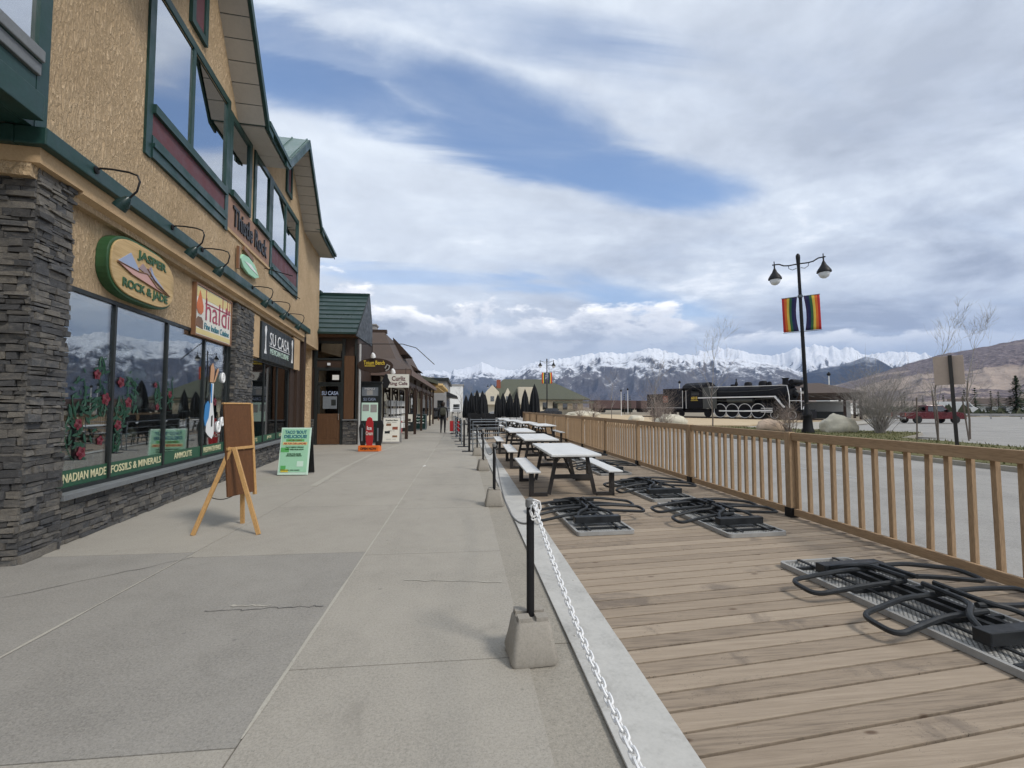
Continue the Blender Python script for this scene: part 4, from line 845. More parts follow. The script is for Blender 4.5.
# ================================================================== PORCH WITH THE GREEN ROOF
pv = empty('entrance_porch', 'dark timber entrance porch with a steep green metal roof beside the stucco shop', 'porch', (-5.3, 19.3, 0))
W0, W1 = -1.55, 1.02    # local x limits, local y = depth (0 = the front that looks back down the street)
b_ = MB(); b_.bx(W0, -0.62, 0, 0.2, 0, 4.5); b_.bx(0.42, W1, 0, 0.2, 0, 4.5); b_.bx(-0.62, 0.42, 0.0, 0.2, 3.06, 3.50); b_.bx(-0.62, 0.42, 0.0, 0.2, 4.12, 4.5); b_.bx(W0, W0 + .2, 0.2, 3.0, 0, 4.5); b_.bx(W1 - .2, W1, 0.2, 3.0, 0, 4.5); b_.bx(W0, W1, 2.8, 3.0, 0, 4.5)
b_.build('wall', M['dark_wood'], pv)
b_ = MB(); b_.bx(-0.66, -0.54, -0.03, 0.05, 0, 3.12); b_.bx(0.36, 0.48, -0.03, 0.05, 0, 3.12); b_.bx(-0.54, 0.36, -0.03, 0.05, 3.0, 3.12); b_.bx(-0.54, 0.36, -0.02, 0.05, 2.44, 2.52)
b_.bx(-0.70, -0.58, -0.035, 0.0, 3.12, 4.3); b_.bx(0.40, 0.52, -0.035, 0.0, 3.12, 4.3); b_.bx(-0.58, 0.40, -0.03, 0.0, 4.1, 4.2); b_.bx(-0.58, 0.40, -0.03, 0.0, 3.42, 3.5)
b_.bx(-1.12, -0.98, -0.05, 0.0, 0.6, 4.3); b_.bx(0.9, 1.0, -0.05, 0.0, 0.95, 4.3)
b_.build('door_frame', M['dark_frame'], pv)
MB().bx(-0.58, 0.40, 0.02, 0.05, 3.5, 4.1).build('transom_window', M['dark_glass'], pv)
MB().bx(-0.54, 0.36, 0.03, 0.05, 2.52, 3.0).build('transom_window', M['dark_glass'], pv)
dr = MB(); dr.bx(-0.53, 0.35, -0.005, 0.04, 0.02, 1.25); d_ = dr.build('door', M['brown_wood'], pv); dr = MB(); dr.bx(-0.53, -0.45, -0.005, 0.04, 1.25, 2.43); dr.bx(0.27, 0.35, -0.005, 0.04, 1.25, 2.43); dr.bx(-0.45, 0.27, -0.005, 0.04, 2.36, 2.43); dr.build('stile', M['dark_frame'], d_)
b_ = MB(); [b_.bx(x_, x_ + .3, -0.012, -0.004, .25, 1.05) for x_ in (-.43, -.02)]; b_.build('door_panel', M['brown_wood'], d_, bevel=0.01)
MB().bx(-0.45, 0.27, 0.015, 0.022, 1.25, 2.36).build('door_glass', M['dark_glass'], d_)
b_ = MB(); b_.bx(-0.33, 0.22, 0.004, 0.008, 1.45, 1.95); b_.build('notice', M['steel_grey'], d_)
text('SU CASA', d_, (-0.05, 0.002, 2.08), FACE_Y, M['sign_blue'], 0.66, 0.16, bold=0.02); MB().bx(0.0, 0.18, -0.002, 0.002, 1.58, 1.82).build('menu_card', M['dark_frame'], d_)
b_ = MB(); b_.tube([(0.30, -0.05, 1.0), (0.30, -0.05, 1.25)], 0.012, 6); b_.bx(0.292, 0.308, -0.05, 0.0, 1.02, 1.035); b_.bx(0.292, 0.308, -0.05, 0.0, 1.21, 1.225); b_.build('handle', M['bolt_steel'], d_)
MB().bx(0.02, 0.28, 0.012, 0.02, 2.62, 2.82).build('transom_sticker', M['paper'], pv)
b_ = MB(); stones(b_, 0.44, 1.10, 0.0, 0.98, 0.0, '-y', 0.03); S_ = MB(); S_.add([(x_, y_, z_) for x_, y_, z_ in b_.v], b_.f)
# stones() lays courses along y; for the porch they run along x
def stones_x(x0, x1, z0, z1, y):
    m_ = MB(); t_ = MB(); stones(t_, x0, x1, z0, z1, 0.0, 'x', 0.03); m_.add([(b__, y - a, c_) for a, b__, c_ in t_.v], t_.f); m_.bx(x0 + .01, x1 - .01, y - 0.0, y + .1, z0, z1, 1); return m_
b_ = stones_x(0.48, 1.02, 0, 0.98, -0.06); b_.build('stone_base', [M['slate'], M['mortar']], pv)
b_ = stones_x(-1.5, -0.66, 0, 0.98, -0.06); b_.build('stone_base', [M['slate'], M['mortar']], pv)
b_ = MB(); b_.bx(0.46, 1.04, -0.12, 0.0, 0.98, 1.02); b_.bx(-1.52, -0.66, -0.12, 0.0, 0.98, 1.02); b_.build('stone_cap', M['grey_sill'], pv)
b_ = MB(); b_.bx(W0 - .2, W1 + 0.0, -0.30, 0.3, 4.34, 4.50); b_.bx(0.50, 0.95, -0.05, 0.0, 1.0, 3.6); b_.build('beam', M['brown_wood'], pv)
rf = MB(); n = 9
for k in range(n):  # stepped metal panels
    f0, f1 = k / n, (k + 1) / n; y0, y1 = -0.45 + 2.45 * f0, -0.45 + 2.45 * f1; z0, z1 = 4.46 + 2.12 * f0, 4.46 + 2.12 * f1
    rf.add([(W0 - 0.35, y0, z0 + .05), (W1 + 0.0, y0, z0 + .05), (W1 + 0.0, y1, z1 + .012), (W0 - 0.35, y1, z1 + .012), (W0 - .35, y0, z0 - .03), (W1 + .0, y0, z0 - .03), (W1 + .0, y1, z1 - .06), (W0 - .35, y1, z1 - .06)], [(0, 1, 2, 3), (7, 6, 5, 4), (0, 4, 5, 1), (1, 5, 6, 2), (2, 6, 7, 3), (3, 7, 4, 0)])
rf.add([(W0 - .35, 2.0, 6.6), (W1 + .0, 2.0, 6.6), (W1 + .0, 2.7, 5.2), (W0 - .35, 2.7, 5.2), (W0 - .35, 2.0, 6.5), (W1 + .0, 2.0, 6.5), (W1 + .0, 2.7, 5.1), (W0 - .35, 2.7, 5.1)], [(0, 1, 2, 3), (7, 6, 5, 4), (0, 4, 5, 1), (1, 5, 6, 2), (2, 6, 7, 3), (3, 7, 4, 0)])
rf.bx(W0 - .36, W0 + .5, 1.85, 2.15, 6.56, 6.74); rf.bx(W0 + .5, W1 + .03, 1.92, 2.08, 6.56, 6.66)
rf.build('roof', M['green_roof'], pv)
b_ = MB(); b_.prism([(-0.5, 4.36), (2.0, 6.66), (2.7, 5.3), (2.7, 4.36)], (W1 + 0.001, W1 + 0.04), lambda a, b__, e: (e, a, b__)); b_.build('gable_board', M['dark_frame'], pv)
b_ = MB(); b_.bx(-0.15, -0.05, -0.12, -0.03, 3.2, 3.3); b_.build('porch_light', M['lamp_glass'], pv)

# ================================================================== BUILDINGS FARTHER ALONG
nb = empty('verandah_building', 'brown shingled shop building with a low verandah beyond the green-roofed porch', 'building', (-4.4, 22.4, 0))
b_ = MB(); b_.bx(-8, 0.4, 0.6, 19.5, 0, 3.4); b_.build('wall', M['cream_wall'], nb)
for k in range(6):
    y0 = 1.2 + k * 3.0; fr = MB(); fr.bx(0.4, 0.46, y0, y0 + .08, 0.5, 2.6); fr.bx(0.4, 0.46, y0 + 2.0, y0 + 2.08, 0.5, 2.6); fr.bx(0.4, 0.46, y0 + .08, y0 + 2.0, 0.5, 0.58); fr.bx(0.4, 0.46, y0 + .08, y0 + 2.0, 2.52, 2.6)
    w_ = fr.build('window', M['dark_wood'], nb); MB().bx(0.41, 0.42, y0 + .08, y0 + 2.0, .58, 2.52).build('pane', M['dark_glass'], w_)
b_ = MB(); b_.bx(-6, 0.39, 0.3, 0.6, 0, 3.3); b_.build('end_wall', M['dark_wood'], nb)
rf = MB()
e0, e1_ = -8.0, 1.95
E_ = [(e0, -0.4, 3.02), (e1_, -0.4, 3.02), (e1_, 20.2, 3.02), (e0, 20.2, 3.02)]; F_ = [(e0, -0.4, 3.3), (e1_, -0.4, 3.3), (e1_, 20.2, 3.3), (e0, 20.2, 3.3)]
Mid = [(e0, 1.6, 4.0), (0.95, 1.6, 4.0), (0.95, 18, 4.0), (e0, 18, 4.0)]; Top = [(e0, 3.0, 5.55), (0.15, 3.0, 5.55), (0.15, 17, 5.55), (e0, 17, 5.55)]
rf.add(E_ + F_ + Mid + Top, [(3, 2, 1, 0)] + [(4 * k + i, 4 * k + (i + 1) % 4, 4 * k + 4 + (i + 1) % 4, 4 * k + 4 + i) for k in range(3) for i in range(4)] + [(12, 13, 14, 15)])
rf.build('roof', M['brown_shingle'], nb)
b_ = MB(); b_.bx(e0, e1_ + .03, -0.44, -0.405, 3.0, 3.26); b_.bx(e1_ + .005, e1_ + .04, -0.44, 20.2, 3.0, 3.26); b_.build('fascia', M['brown_fascia'], nb)
b_ = MB(); b_.prism([(0.15, 5.55), (0.6, 4.7), (1.1, 4.72), (0.15, 5.75)], (6.0, 8.4), lambda a, b__, e: (a, e, b__)); b_.prism([(0.4, 4.5), (0.75, 4.15), (1.35, 4.1), (0.4, 4.72)], (11.0, 13.6), lambda a, b__, e: (a, e, b__)); b_.bx(-2.6, 0.22, 3.2, 3.5, 5.55, 5.75); b_.build('dormer', M['dark_wood'], nb)
b_ = MB(); b_.bx(-1.0, -0.55, 4.2, 4.9, 5.4, 6.15); b_.bx(-1.05, -0.50, 4.15, 4.95, 6.15, 6.23); b_.build('chimney', M['grey_wall'], nb)
for k in range(6):
    b_ = MB(); y = -0.1 + k * 3.9; b_.bx(1.66, 1.80, y, y + .14, 0, 3.02); b_.bar((1.73, y + .07, 2.3), (1.2, y + .07, 2.95), .1, .1); b_.build('post', M['dark_wood'], nb)
b_ = MB(); b_.bx(1.70, 1.76, 0.1, 19, 2.55, 2.75); [b_.tube([(1.73, y + 1.9 + 1.0 * math.cos(a), 2.05 + 0.5 * math.sin(a)) for a in [math.pi * i / 12 for i in range(13)]], 0.05, 5) for y in (0.1, 4.0, 7.9, 11.8)]; b_.build('lattice', M['dark_wood'], nb)
# log-ended porch farther on
lb = empty('log_porch_building', 'low building with projecting yellow log beams beyond the brown verandah', 'building', (-3.6, 43, 0))
b_ = MB(); b_.bx(-6, -0.2, 0, 16, 0, 4.2); b_.build('wall', M['cream_wall'], lb)
b_ = MB(); b_.prism([(-6, 5.4), (0.2, 3.95), (1.3, 3.6), (1.3, 3.9), (0.2, 4.3), (-6, 5.9)], (-0.6, 16.5), lambda a, b__, e: (a, e, b__)); b_.build('roof', M['sage_shingle'], lb)
for k in range(5):
    b_ = MB(); b_.tube([(-3, 0.2 + k * 3.4, 3.70), (1.75, 0.2 + k * 3.4, 3.52)], 0.17, 10); b_.build('log_beam', M['log_wood'], lb, smooth=True)
b_ = MB(); b_.bx(-0.1, 1.3, -0.5, 16, 3.30, 3.38); b_.build('soffit', M['log_wood'], lb)
for k in range(3):
    b_ = MB(); b_.bx(-0.2, -0.16, 1 + k * 5, 3.6 + k * 5, 0.6, 2.6); b_.build('window', M['dark_glass'], lb)
for k, (x, y, wd, dp, h, m_, lab) in enumerate(((-5.2, 62, 6, 18, 5.0, 'grey_wall', 'low grey building with a dark awning far along the street'), (-9.0, 84, 7, 26, 6.5, 'cream_wall', 'cream building far along the left side of the street'), (-8, 150, 16, 20, 8.5, 'white_wall', 'white block closing the far end of the street'), (14, 190, 18, 14, 7, 'white_wall', 'pale building beyond the far street lamps'))):
    fb = empty('building', lab, 'building', (x, y, 0)); b_ = MB(); b_.bx(-wd / 2, wd / 2, 0, dp, 0, h); b_.build('wall', M[m_], fb)
    b_ = MB(); b_.bx(-wd / 2 - .3, wd / 2 + .3, -.3, dp + .3, h, h + .4); b_.build('roof', M['dark_frame'] if k == 0 else M['grey_wall'], fb)
    for j in range(4):
        b_ = MB(); xx = -wd / 2 + wd * (j + .22) / 4; b_.bx(xx, xx + wd * .13, -.03, 0.02, 1.0, 2.4); b_.build('window', M['dark_glass'], fb)
        b_ = MB(); yy = dp * (j + .2) / 4; b_.bx(wd / 2 - .02, wd / 2 + .03, yy, yy + dp * .14, .8, 2.6); b_.build('window', M['dark_glass'], fb)
    if k == 0: b_ = MB(); b_.prism([(wd / 2, 3.6), (wd / 2 + 1.4, 3.0), (wd / 2 + 1.4, 2.75), (wd / 2, 2.9)], (0, 12), lambda a, b__, e: (a, e, b__)); b_.build('awning', M['black_paint'], fb)
# ================================================================== SHOPFRONT CLUTTER
# menu kiosk
ks = empty('menu_kiosk', 'tall black menu kiosk with pale food posters beside the porch', 'kiosk', (-3.86, 19.75, 0))
b_ = MB(); b_.bx(-0.46, 0.46, -0.08, 0.10, 0.05, 2.50); b_.bx(-0.5, 0.5, -0.12, 0.14, 2.50, 2.58); b_.build('cabinet', M['dark_frame'], ks, bevel=0.01)
MB().bx(-0.32, 0.34, -0.09, -0.081, 1.98, 2.34).build('header_card', M['steel_grey'], ks)
MB().bx(-0.32, 0.34, -0.09, -0.081, 0.95, 1.70).build('poster', M['mint_pale'], ks)
for q_ in ((-0.28, -0.02, 1.35, 1.62), (0.04, 0.30, 1.30, 1.62), (-0.12, 0.12, 2.02, 2.22)): b_ = MB(); b_.bx(q_[0], q_[1], -0.094, -0.0905, q_[2], q_[3]); b_.build('picture', M['rim_grey'], ks)
text('MENU', ks, (0.0, -0.094, 2.28), FACE_Y, M['white_paint'], 0.4, 0.08); text('SU CASA', ks, (0, -0.085, 1.84), FACE_Y, M['sign_blue'], 0.5, 0.12)
MB().bx(-0.30, 0.32, -0.09, -0.081, 0.35, 0.85).build('lower_poster', M['green_lamp'], ks)
# pole with hanging sign
ps = empty('sign_post', 'white pole carrying a dark oval sign with yellow letters and two spotlights', 'sign post', (-4.20, 19.3, 0))
b_ = MB(); b_.tube([(0, 0, 0.0), (0, 0, 4.1)], 0.05, 10); b_.build('pole', M['pole_grey'], ps, smooth=True)
b_ = MB(); b_.tube([(-0.3, 0, 4.0), (0.0, 0, 4.1), (1.7, 0, 4.12), (2.25, 0.1, 3.98), (3.0, 0.2, 3.30)], 0.016, 5); b_.tube([(0, 0, 3.3), (0.9, 0, 3.3)], 0.02, 5); b_.build('bracket', M['black_metal'], ps)
b_ = MB(); b_.prism([(0.72 * math.cos(a) + 0.62, 0.30 * math.sin(a) + 3.22) for a in [2 * math.pi * i / 28 for i in range(28)]], (-0.06, 0.06), lambda a, b__, e: (a, e, b__)); b_.build('oval_board', M['dark_wood'], ps, bevel=0.01)
text('Totem Bench', ps, (0.58, -0.066, 3.33), FACE_Y, M['gold'], 0.84, 0.17, bold=0.02); b_ = MB(); b_.bx(0.2, 0.62, -0.066, -0.062, 3.18, 3.21); b_.build('underline', M['gold'], ps)
for x_ in (0.55, 1.35):
    b_ = MB(Matrix.Translation((x_, -0.15, 3.62 if x_ < 1 else 2.98)) @ Euler((R(30), 0, 0)).to_matrix().to_4x4()); b_.lathe([(0.04, 0.1), (0.09, 0.02), (0.1, -0.08), (0.02, -0.08)], 10); b_.build('spotlight', M['white_paint'], ps, smooth=True)
b_ = MB(); b_.tube([(1.02, -0.08, 3.1), (1.1, -0.08, 3.25), (1.2, -0.08, 3.2), (1.15, -0.08, 3.05), (1.05, -0.08, 3.0)], 0.03, 5); b_.build('ornament', M['rim_grey'], ps)
# cafe sign under the verandah
cs = empty('cafe_sign', 'pale sign with dark script reading Curliz Ring Cafe under the verandah eave', 'sign', (-3.05, 21.75, 2.42))
MB().bx(-0.46, 0.55, -0.03, 0.03, 0.0, 0.62).build('panel', M['sign_pink'] if False else M['haldi_panel'], cs)
text('Curliz', cs, (0.08, -0.034, 0.42), FACE_Y, M['maroon'], 0.62, 0.22, bold=0.025); text('Ring Cafe', cs, (0.06, -0.034, 0.17), FACE_Y, M['maroon'], 0.85, 0.20, bold=0.025)
b_ = MB(); b_.prism([(-0.62, -0.02), (-0.40, 0.0), (-0.30, 0.25), (-0.40, 0.45), (-0.42, 0.60), (-0.52, 0.64), (-0.58, 0.52), (-0.66, 0.3)], (-0.06, 0.06), lambda a, b__, e: (a, e, b__)); b_.build('bird_shape', M['black_paint'], cs, bevel=0.01)
b_ = MB(); b_.bar((-0.3, 0, 0.62), (-0.3, 0, 0.9), .02, .02); b_.bar((0.4, 0, 0.62), (0.4, 0, 0.9), .02, .02); b_.build('hanger', M['black_metal'], cs)
# painted boards on an orange stand
br = empty('board_stand', 'three painted boards, red between two black, standing in an orange box base', 'display stand', (-3.18, 16.35, 0), -6)
b_ = MB(); b_.bx(-0.36, 0.36, -0.16, 0.16, 0, 0.20); b_.build('orange_base', M['orange'], br, bevel=0.02)
text('OPEN NOW', br, (0, -0.163, 0.10), FACE_Y, M['black_paint'], 0.55, 0.09, bold=0.03)
def board(x, y, h, wd, tilt, m1, name):
    Mx = Matrix.Translation((x, y, 0.18)) @ Euler((0, R(tilt), 0)).to_matrix().to_4x4(); b_ = MB(Mx)
    b_.prism([(-wd * .75, 0), (wd * .75, 0), (wd, .25 * h), (wd, .8 * h), (wd * .6, .96 * h), (0, h), (-wd * .6, .96 * h), (-wd, .8 * h), (-wd, .25 * h)], (-0.02, 0.02), lambda a, c_, e: (a, e, c_)); o = b_.build(name, M[m1], br, bevel=0.006)
    d_ = MB(Mx); d_.lathe([(0.055, -0.03), (0.06, -0.025), (0.055, -0.02)], 12, (0, 0, h * .90), M=Matrix.Rotation(R(90), 4, 'X')); d_.build('white_disc', M['white_paint'], o)
    return o, Mx
board(-0.24, 0.0, 0.78, 0.10, -4, 'black_paint', 'black_board'); o, _ = board(0.0, -0.06, 1.0, 0.125, 0, 'red', 'red_board'); board(0.28, 0.02, 0.90, 0.12, 5, 'black_paint', 'black_board')
text('Ice', br, (0.0, -0.085, 0.80), FACE_Y, M['white_paint'], 0.16, 0.13, bold=0.02); text('Cream', br, (0.0, -0.085, 0.62), FACE_Y, M['haldi_panel'], 0.24, 0.13, bold=0.02)
b_ = MB(); [b_.bx(x_, x_ + .05, -0.035, -0.028, .35, .8) for x_ in (-.29, .25)]; b_.build('pale_figure', M['steel_grey'], br)
# A-frames
def aframe(x, y, rz, wd, h, m_face, label, lines, frame='dark_frame', back=None):
    a = empty('sandwich_board', label, 'sandwich board', (x, y, 0), rz); sp_ = h * 0.17
    for s_ in (-1, 1):
        Mx = Matrix.Translation((0, s_ * 0.02, h)) @ Euler((R(9.5) * s_, 0, 0)).to_matrix().to_4x4() @ Matrix.Translation((0, 0, -h))
        b_ = MB(Mx); b_.bx(-wd / 2, wd / 2, -0.015, 0.015, 0.0, h); b_.build('board', M[back if (back and s_ == 1) else frame], a, bevel=0.006)
        if s_ == -1:
            b_ = MB(Mx); b_.bx(-wd / 2 + .03, wd / 2 - .03, -0.021, -0.016, 0.06, h - .03); pn = b_.build('poster', M[m_face], a)
            for (kind, *r_) in lines:
                if kind == 't':
                    body, z, w_, hh, mm, *rest = r_; bold = rest[0] if rest else .02
                    o = text(body, a, (0, 0, 0), (0, 0, 0), M[mm], w_, hh, bold=bold); o.matrix_local = Mx @ Matrix.Translation((0, -0.027, z)) @ Euler(FACE_Y).to_matrix().to_4x4() @ Matrix.Diagonal((*o.scale, 1))
                else:
                    x0, x1, z0, z1, mm = r_; b_ = MB(Mx); b_.prism([(x0, z0), (x1, z0), (x1, z1), (x0, z1)], (-0.025, -0.0215), lambda p, q_, e: (p, e, q_)); b_.build('picture' if kind == 'p' else 'colour_patch', M[mm], a)
    return a
aframe(-3.74, 10.95, -4, 0.66, 1.05, 'mint', 'green and mint sandwich board advertising tacos, nearest the easel', [
    ('t', "TACO 'BOUT", 0.95, 0.48, 0.075, 'sign_teal', .03), ('t', 'DELICIOUS!', 0.85, 0.50, 0.075, 'sign_teal', .03), ('c', -.2, .2, .74, .79, 'leaf_green'), ('t', 'AT SU CASA', 0.765, 0.30, 0.035, 'sign_brown', .02), ('c', -.27, .27, .66, .725, 'haldi_yellow'), ('t', 'ASK FOR OUR LUNCHES', 0.692, 0.50, 0.04, 'red', .02),
    ('c', -.30, -.12, .50, .60, 'leaf_green'), ('t', 'TACO TUESDAY SPECIALS', 0.61, 0.40, 0.03, 'sign_green'), ('t', 'EVERY WEEK FROM NOON', 0.56, 0.40, 0.03, 'sign_green'), ('t', 'SCAN FOR MORE', 0.46, 0.30, 0.03, 'sign_green'), ('t', 'UPCOMING EVENTS', 0.42, 0.34, 0.03, 'sign_green'),
    ('c', .08, .22, .18, .30, 'mint_pale'), ('c', -.27, -.16, .08, .20, 'leaf_green'), ('c', -.26, -.10, .06, .12, 'yellow'), ('t', 'see you soon', 0.10, 0.30, 0.03, 'sign_green')], 'mint_pale', 'black_paint')
# dark backing leg of the green board is seen on its right
aframe(-2.97, 19.9, -3, 0.74, 1.08, 'haldi_panel', 'white sandwich board with four food photos, in front of the kiosk', [('t', 'Breakfast Menu', 0.96, 0.5, 0.06, 'dark_frame'), ('p', -.22, -.02, .72, .82, 'sign_brown'), ('p', .04, .26, .56, .68, 'brick_red'), ('p', -.27, -.06, .40, .5, 'dark_frame'), ('p', .05, .25, .24, .32, 'sign_brown'), ('t', 'eggs  toast', .87, .4, .03, 'grey_wall'), ('t', 'coffee  tea', .52, .28, .03, 'grey_wall'), ('t', 'soup  pie', .16, .4, .03, 'grey_wall')], 'grey_wall')
aframe(-3.45, 29.3, -3, 0.85, 1.15, 'dark_frame', 'black sandwich board with one pale photo under the verandah', [('p', -.34, .34, .58, 1.06, 'haldi_panel'), ('p', -.2, .24, .62, .78, 'dark_wood'), ('t', 'LUNCH', .42, .4, .1, 'white_paint')])
aframe(-2.85, 31.2, -3, 0.86, 1.05, 'green_lamp', 'dark chalkboard sandwich board, farthest along the shopfronts', [('t', 'Today', .86, .5, .12, 'white_paint'), ('t', 'Soup & Bun', .66, .6, .1, 'mint_pale'), ('t', 'Hot Coffee', .48, .6, .1, 'white_paint')], 'steel_grey')
b_ = MB(); b_.bx(-.2, .2, -.15, .15, 0, .75); b_.bx(-.22, .22, -.17, .17, .75, .85); tag(b_.build('newspaper_box', M['red'], loc=(-3.75, 27.6, 0), bevel=.02), 'small red box standing under the verandah', 'box')
for i, (x, y) in enumerate(((-3.55, 23.3), (-3.5, 24.9), (-3.45, 26.3))):
    r_ = empty('merchandise_rack', ('pale rack of souvenirs by the first verandah window', 'pale rack of souvenirs between two verandah posts', 'pale rack of souvenirs farthest under the verandah')[i], 'rack', (x, y, 0)); b_ = MB(); b_.lathe([(.25, 0), (.25, .04), (.03, .06), (.03, 1.9)], 10); b_.build('stand', M['bolt_steel'], r_)
    for z in (0.5, 0.9, 1.3, 1.7): b_ = MB(); [b_.box((.2 * math.cos(a), .2 * math.sin(a), z), (.14, .02, .28), (0, 0, a + R(90))) for a in [k * 1.047 for k in range(6)]]; b_.build('card_row', M[('cream_wall', 'white_wall', 'sign_wood', 'haldi_panel')[int(z * 10) % 4]], r_)
# easel with the board seen from behind
es = empty('easel', 'tall wooden easel holding a brown menu board, seen from behind on the pavement', 'easel', (-2.80, 6.10, 0), 0)
def leg(p, q_, wd=0.05, th=0.028): b_ = MB(); b_.bar(p, q_, wd, th, up=(0, 1, 0)); b_.build('leg', M['easel_wood'], es, bevel=0.004)
leg((-0.375, -0.20, 0.0), (-0.055, -0.03, 1.02)); leg((0.385, -0.24, 0.0), (-0.01, -0.05, 1.02)); leg((-0.06, 0.34, 0.0), (-0.02, 0.19, 1.0), .05, .03)
Mx = Matrix.Translation((0.05, 0.10, 0)) @ Euler((R(-5), 0, R(70))).to_matrix().to_4x4()
b_ = MB(Mx); b_.bx(-0.21, 0.20, -0.012, 0.012, 0.42, 1.56); b_.build('board', M['board_wood'], es, bevel=0.003)
b_ = MB(Mx); b_.bx(0.201, 0.235, -0.02, 0.02, 0.38, 1.57); b_.bx(-0.22, 0.20, -0.02, 0.02, 1.561, 1.58); b_.build('edge_rail', M['easel_wood'], es, bevel=0.003)
b_ = MB(Mx); b_.bx(-0.21, 0.21, -0.04, -0.012, 0.985, 1.02); b_.build('cross_rail', M['easel_wood'], es, bevel=0.003)
b_ = MB(Mx); b_.bx(0.10, 0.27, 0.045, 0.05, 1.12, 1.52); b_.build('menu_sheet', M['paper'], es)
b_ = MB(); b_.tube([(-0.26 + .03 * i, -0.12 + .03 * i, 0.44 - .06 * math.sin(math.pi * i / 8)) for i in range(9)], 0.005, 4); b_.build('stay_cord', M['black_metal'], es)
b_ = MB(); b_.add([(0, 0, .002), (.07, .01, .012), (.08, .06, .002), (.03, .08, .02), (-.02, .05, .004)], [(0, 1, 2, 3, 4)]); b_.add([(0, 0, 0), (.07, .01, .01), (.05, .05, .03)], [(0, 1, 2)]); tag(b_.build('paper_scrap', M['paper'], loc=(-1.0, 12.0, 0.002), fix=False), 'crumpled white paper scrap lying on the open pavement', 'litter')
# ================================================================== RAILING ALONG THE DECK
FX = 4.55; FY0, FY1 = 0.35, 34.6
fe = empty('deck_railing', 'brown wooden picket railing along the road side of the plank deck', 'railing', (FX, FY0, 0))
def fy(y): return y - FY0
posts = [0.40, 3.20 - 0.0, 6.02, 8.86, 11.66, 14.4, 17.2, 20.0, 22.8, 25.6, 28.4, 31.2, 34.5]
posts[1] = 2.62
for y in posts:
    b_ = MB(); b_.bx(-0.05, 0.05, fy(y) - .05, fy(y) + .05, 0.004, 1.17); p_ = b_.build('post', M['rail_wood'], fe, bevel=0.006)
    b_ = MB(); b_.bx(-0.062, 0.062, fy(y) - .062, fy(y) + .062, 0.005, 0.13); b_.build('post_shoe', M['black_metal'], p_)
for a, c_ in zip(posts, posts[1:]):
    b_ = MB(); b_.bx(-0.022, 0.03, fy(a) + .052, fy(c_) - .052, 1.055, 1.165); b_.build('top_rail', M['rail_wood_long'], fe, bevel=0.005)
    b_ = MB(); b_.bx(-0.02, 0.02, fy(a) + .066, fy(c_) - .066, 0.03, 0.125); b_.build('bottom_rail', M['rail_wood_long'], fe, bevel=0.005)
ys = []; y = 3.39 - 0.2 * 14
while y < FY1 - .1:
    if all(abs(y - p) > .08 for p in posts): ys.append(y)
    y += 0.198
ys_near = [y for y in ys if y > 2.4][:100]; rest_ = MB()
pk = None
for y in ys:
    if y in ys_near:
        b_ = MB(); b_.bx(0.031, 0.077, -0.023, 0.023, 0.035, 1.13); o = b_.build('picket', M['rail_wood'], fe, loc=(0, fy(y), 0), rot=(random.gauss(0, .007), 0, random.gauss(0, .06)), bevel=0.003)
    else: rest_.bx(0.031, 0.077, fy(y) - .023, fy(y) + .023, 0.035, 1.13)
o = rest_.build('picket_row', M['rail_wood'], fe); o['kind'] = 'stuff'
# ================================================================== ROPE STANCHIONS
SGR = 'black stanchions in a line on the pavement edge'
s0 = empty('stanchion', 'nearest black stanchion in a concrete block, with the white chain hooked over its top', 'stanchion', (0.42, 2.87, 0), 4, SGR)
b_ = MB(); n = 24
def rr(w_, d_, r_, z, k=6):
    P_ = []
    for cx_, cy_, a0 in ((w_ - r_, d_ - r_, 0), (-w_ + r_, d_ - r_, 90), (-w_ + r_, -d_ + r_, 180), (w_ - r_, -d_ + r_, 270)):
        for i in range(k + 1): a = R(a0 + 90 * i / k); P_.append((cx_ + r_ * math.cos(a), cy_ + r_ * math.sin(a), z))
    return P_
Ls = [rr(.135, .135, .03, 0.0), rr(.145, .145, .035, 0.03), rr(.125, .125, .035, .12), rr(.105, .105, .03, 0.225), rr(.095, .095, .03, 0.24)]
nn = len(Ls[0]); b_.add([p for L_ in Ls for p in L_], [tuple(range(nn - 1, -1, -1))] + [(i * nn + j, i * nn + (j + 1) % nn, (i + 1) * nn + (j + 1) % nn, (i + 1) * nn + j) for i in range(len(Ls) - 1) for j in range(nn)])
b_.add([(.095 * math.cos(R(a)) * .0, 0, .24) for a in (0, 1, 2)], [])
for sx, sy in ((-1, -1), (1, -1), (1, 1), (-1, 1)): b_.bx(min(sx * .018, sx * .09), max(sx * .018, sx * .09), min(sy * .018, sy * .09), max(sy * .018, sy * .09), .235, .262)
b_.bx(-.092, .092, -.092, .092, .20, .24)
b_.build('concrete_base', M['cast_concrete'], s0, smooth=True)
b_ = MB(); b_.tube([(0, 0, 0.20), (0, 0, 0.93), (0, 0, 0.945)], [.024, .024, .02], 14); b_.build('pole', M['black_metal'], s0, smooth=True)
b_ = MB(); b_.lathe([(.03, 0.90), (.032, .92), (.03, .945), (.012, .955), (.012, .957)], 14); b_.tube([(.026 + .03 * math.cos(a), 0, .90 + .03 * math.sin(a)) for a in [k * math.pi / 5 for k in range(10)]], .006, 5, True); b_.build('cap', M['rope_grey'], s0, smooth=True)
for x, y, lab in ((0.49, 7.22, 'second black stanchion in a concrete block, beside the nearest picnic bench'), (0.49, 11.2, 'third black stanchion in a concrete block'), (0.45, 14.6, 'fourth black stanchion in a concrete block, in front of the steel barrier'), (0.44, -1.0, 'black stanchion in a concrete block at the near end of the white chain')):
    dup(s0, (x, y, 0), random.uniform(-8, 8), lab)
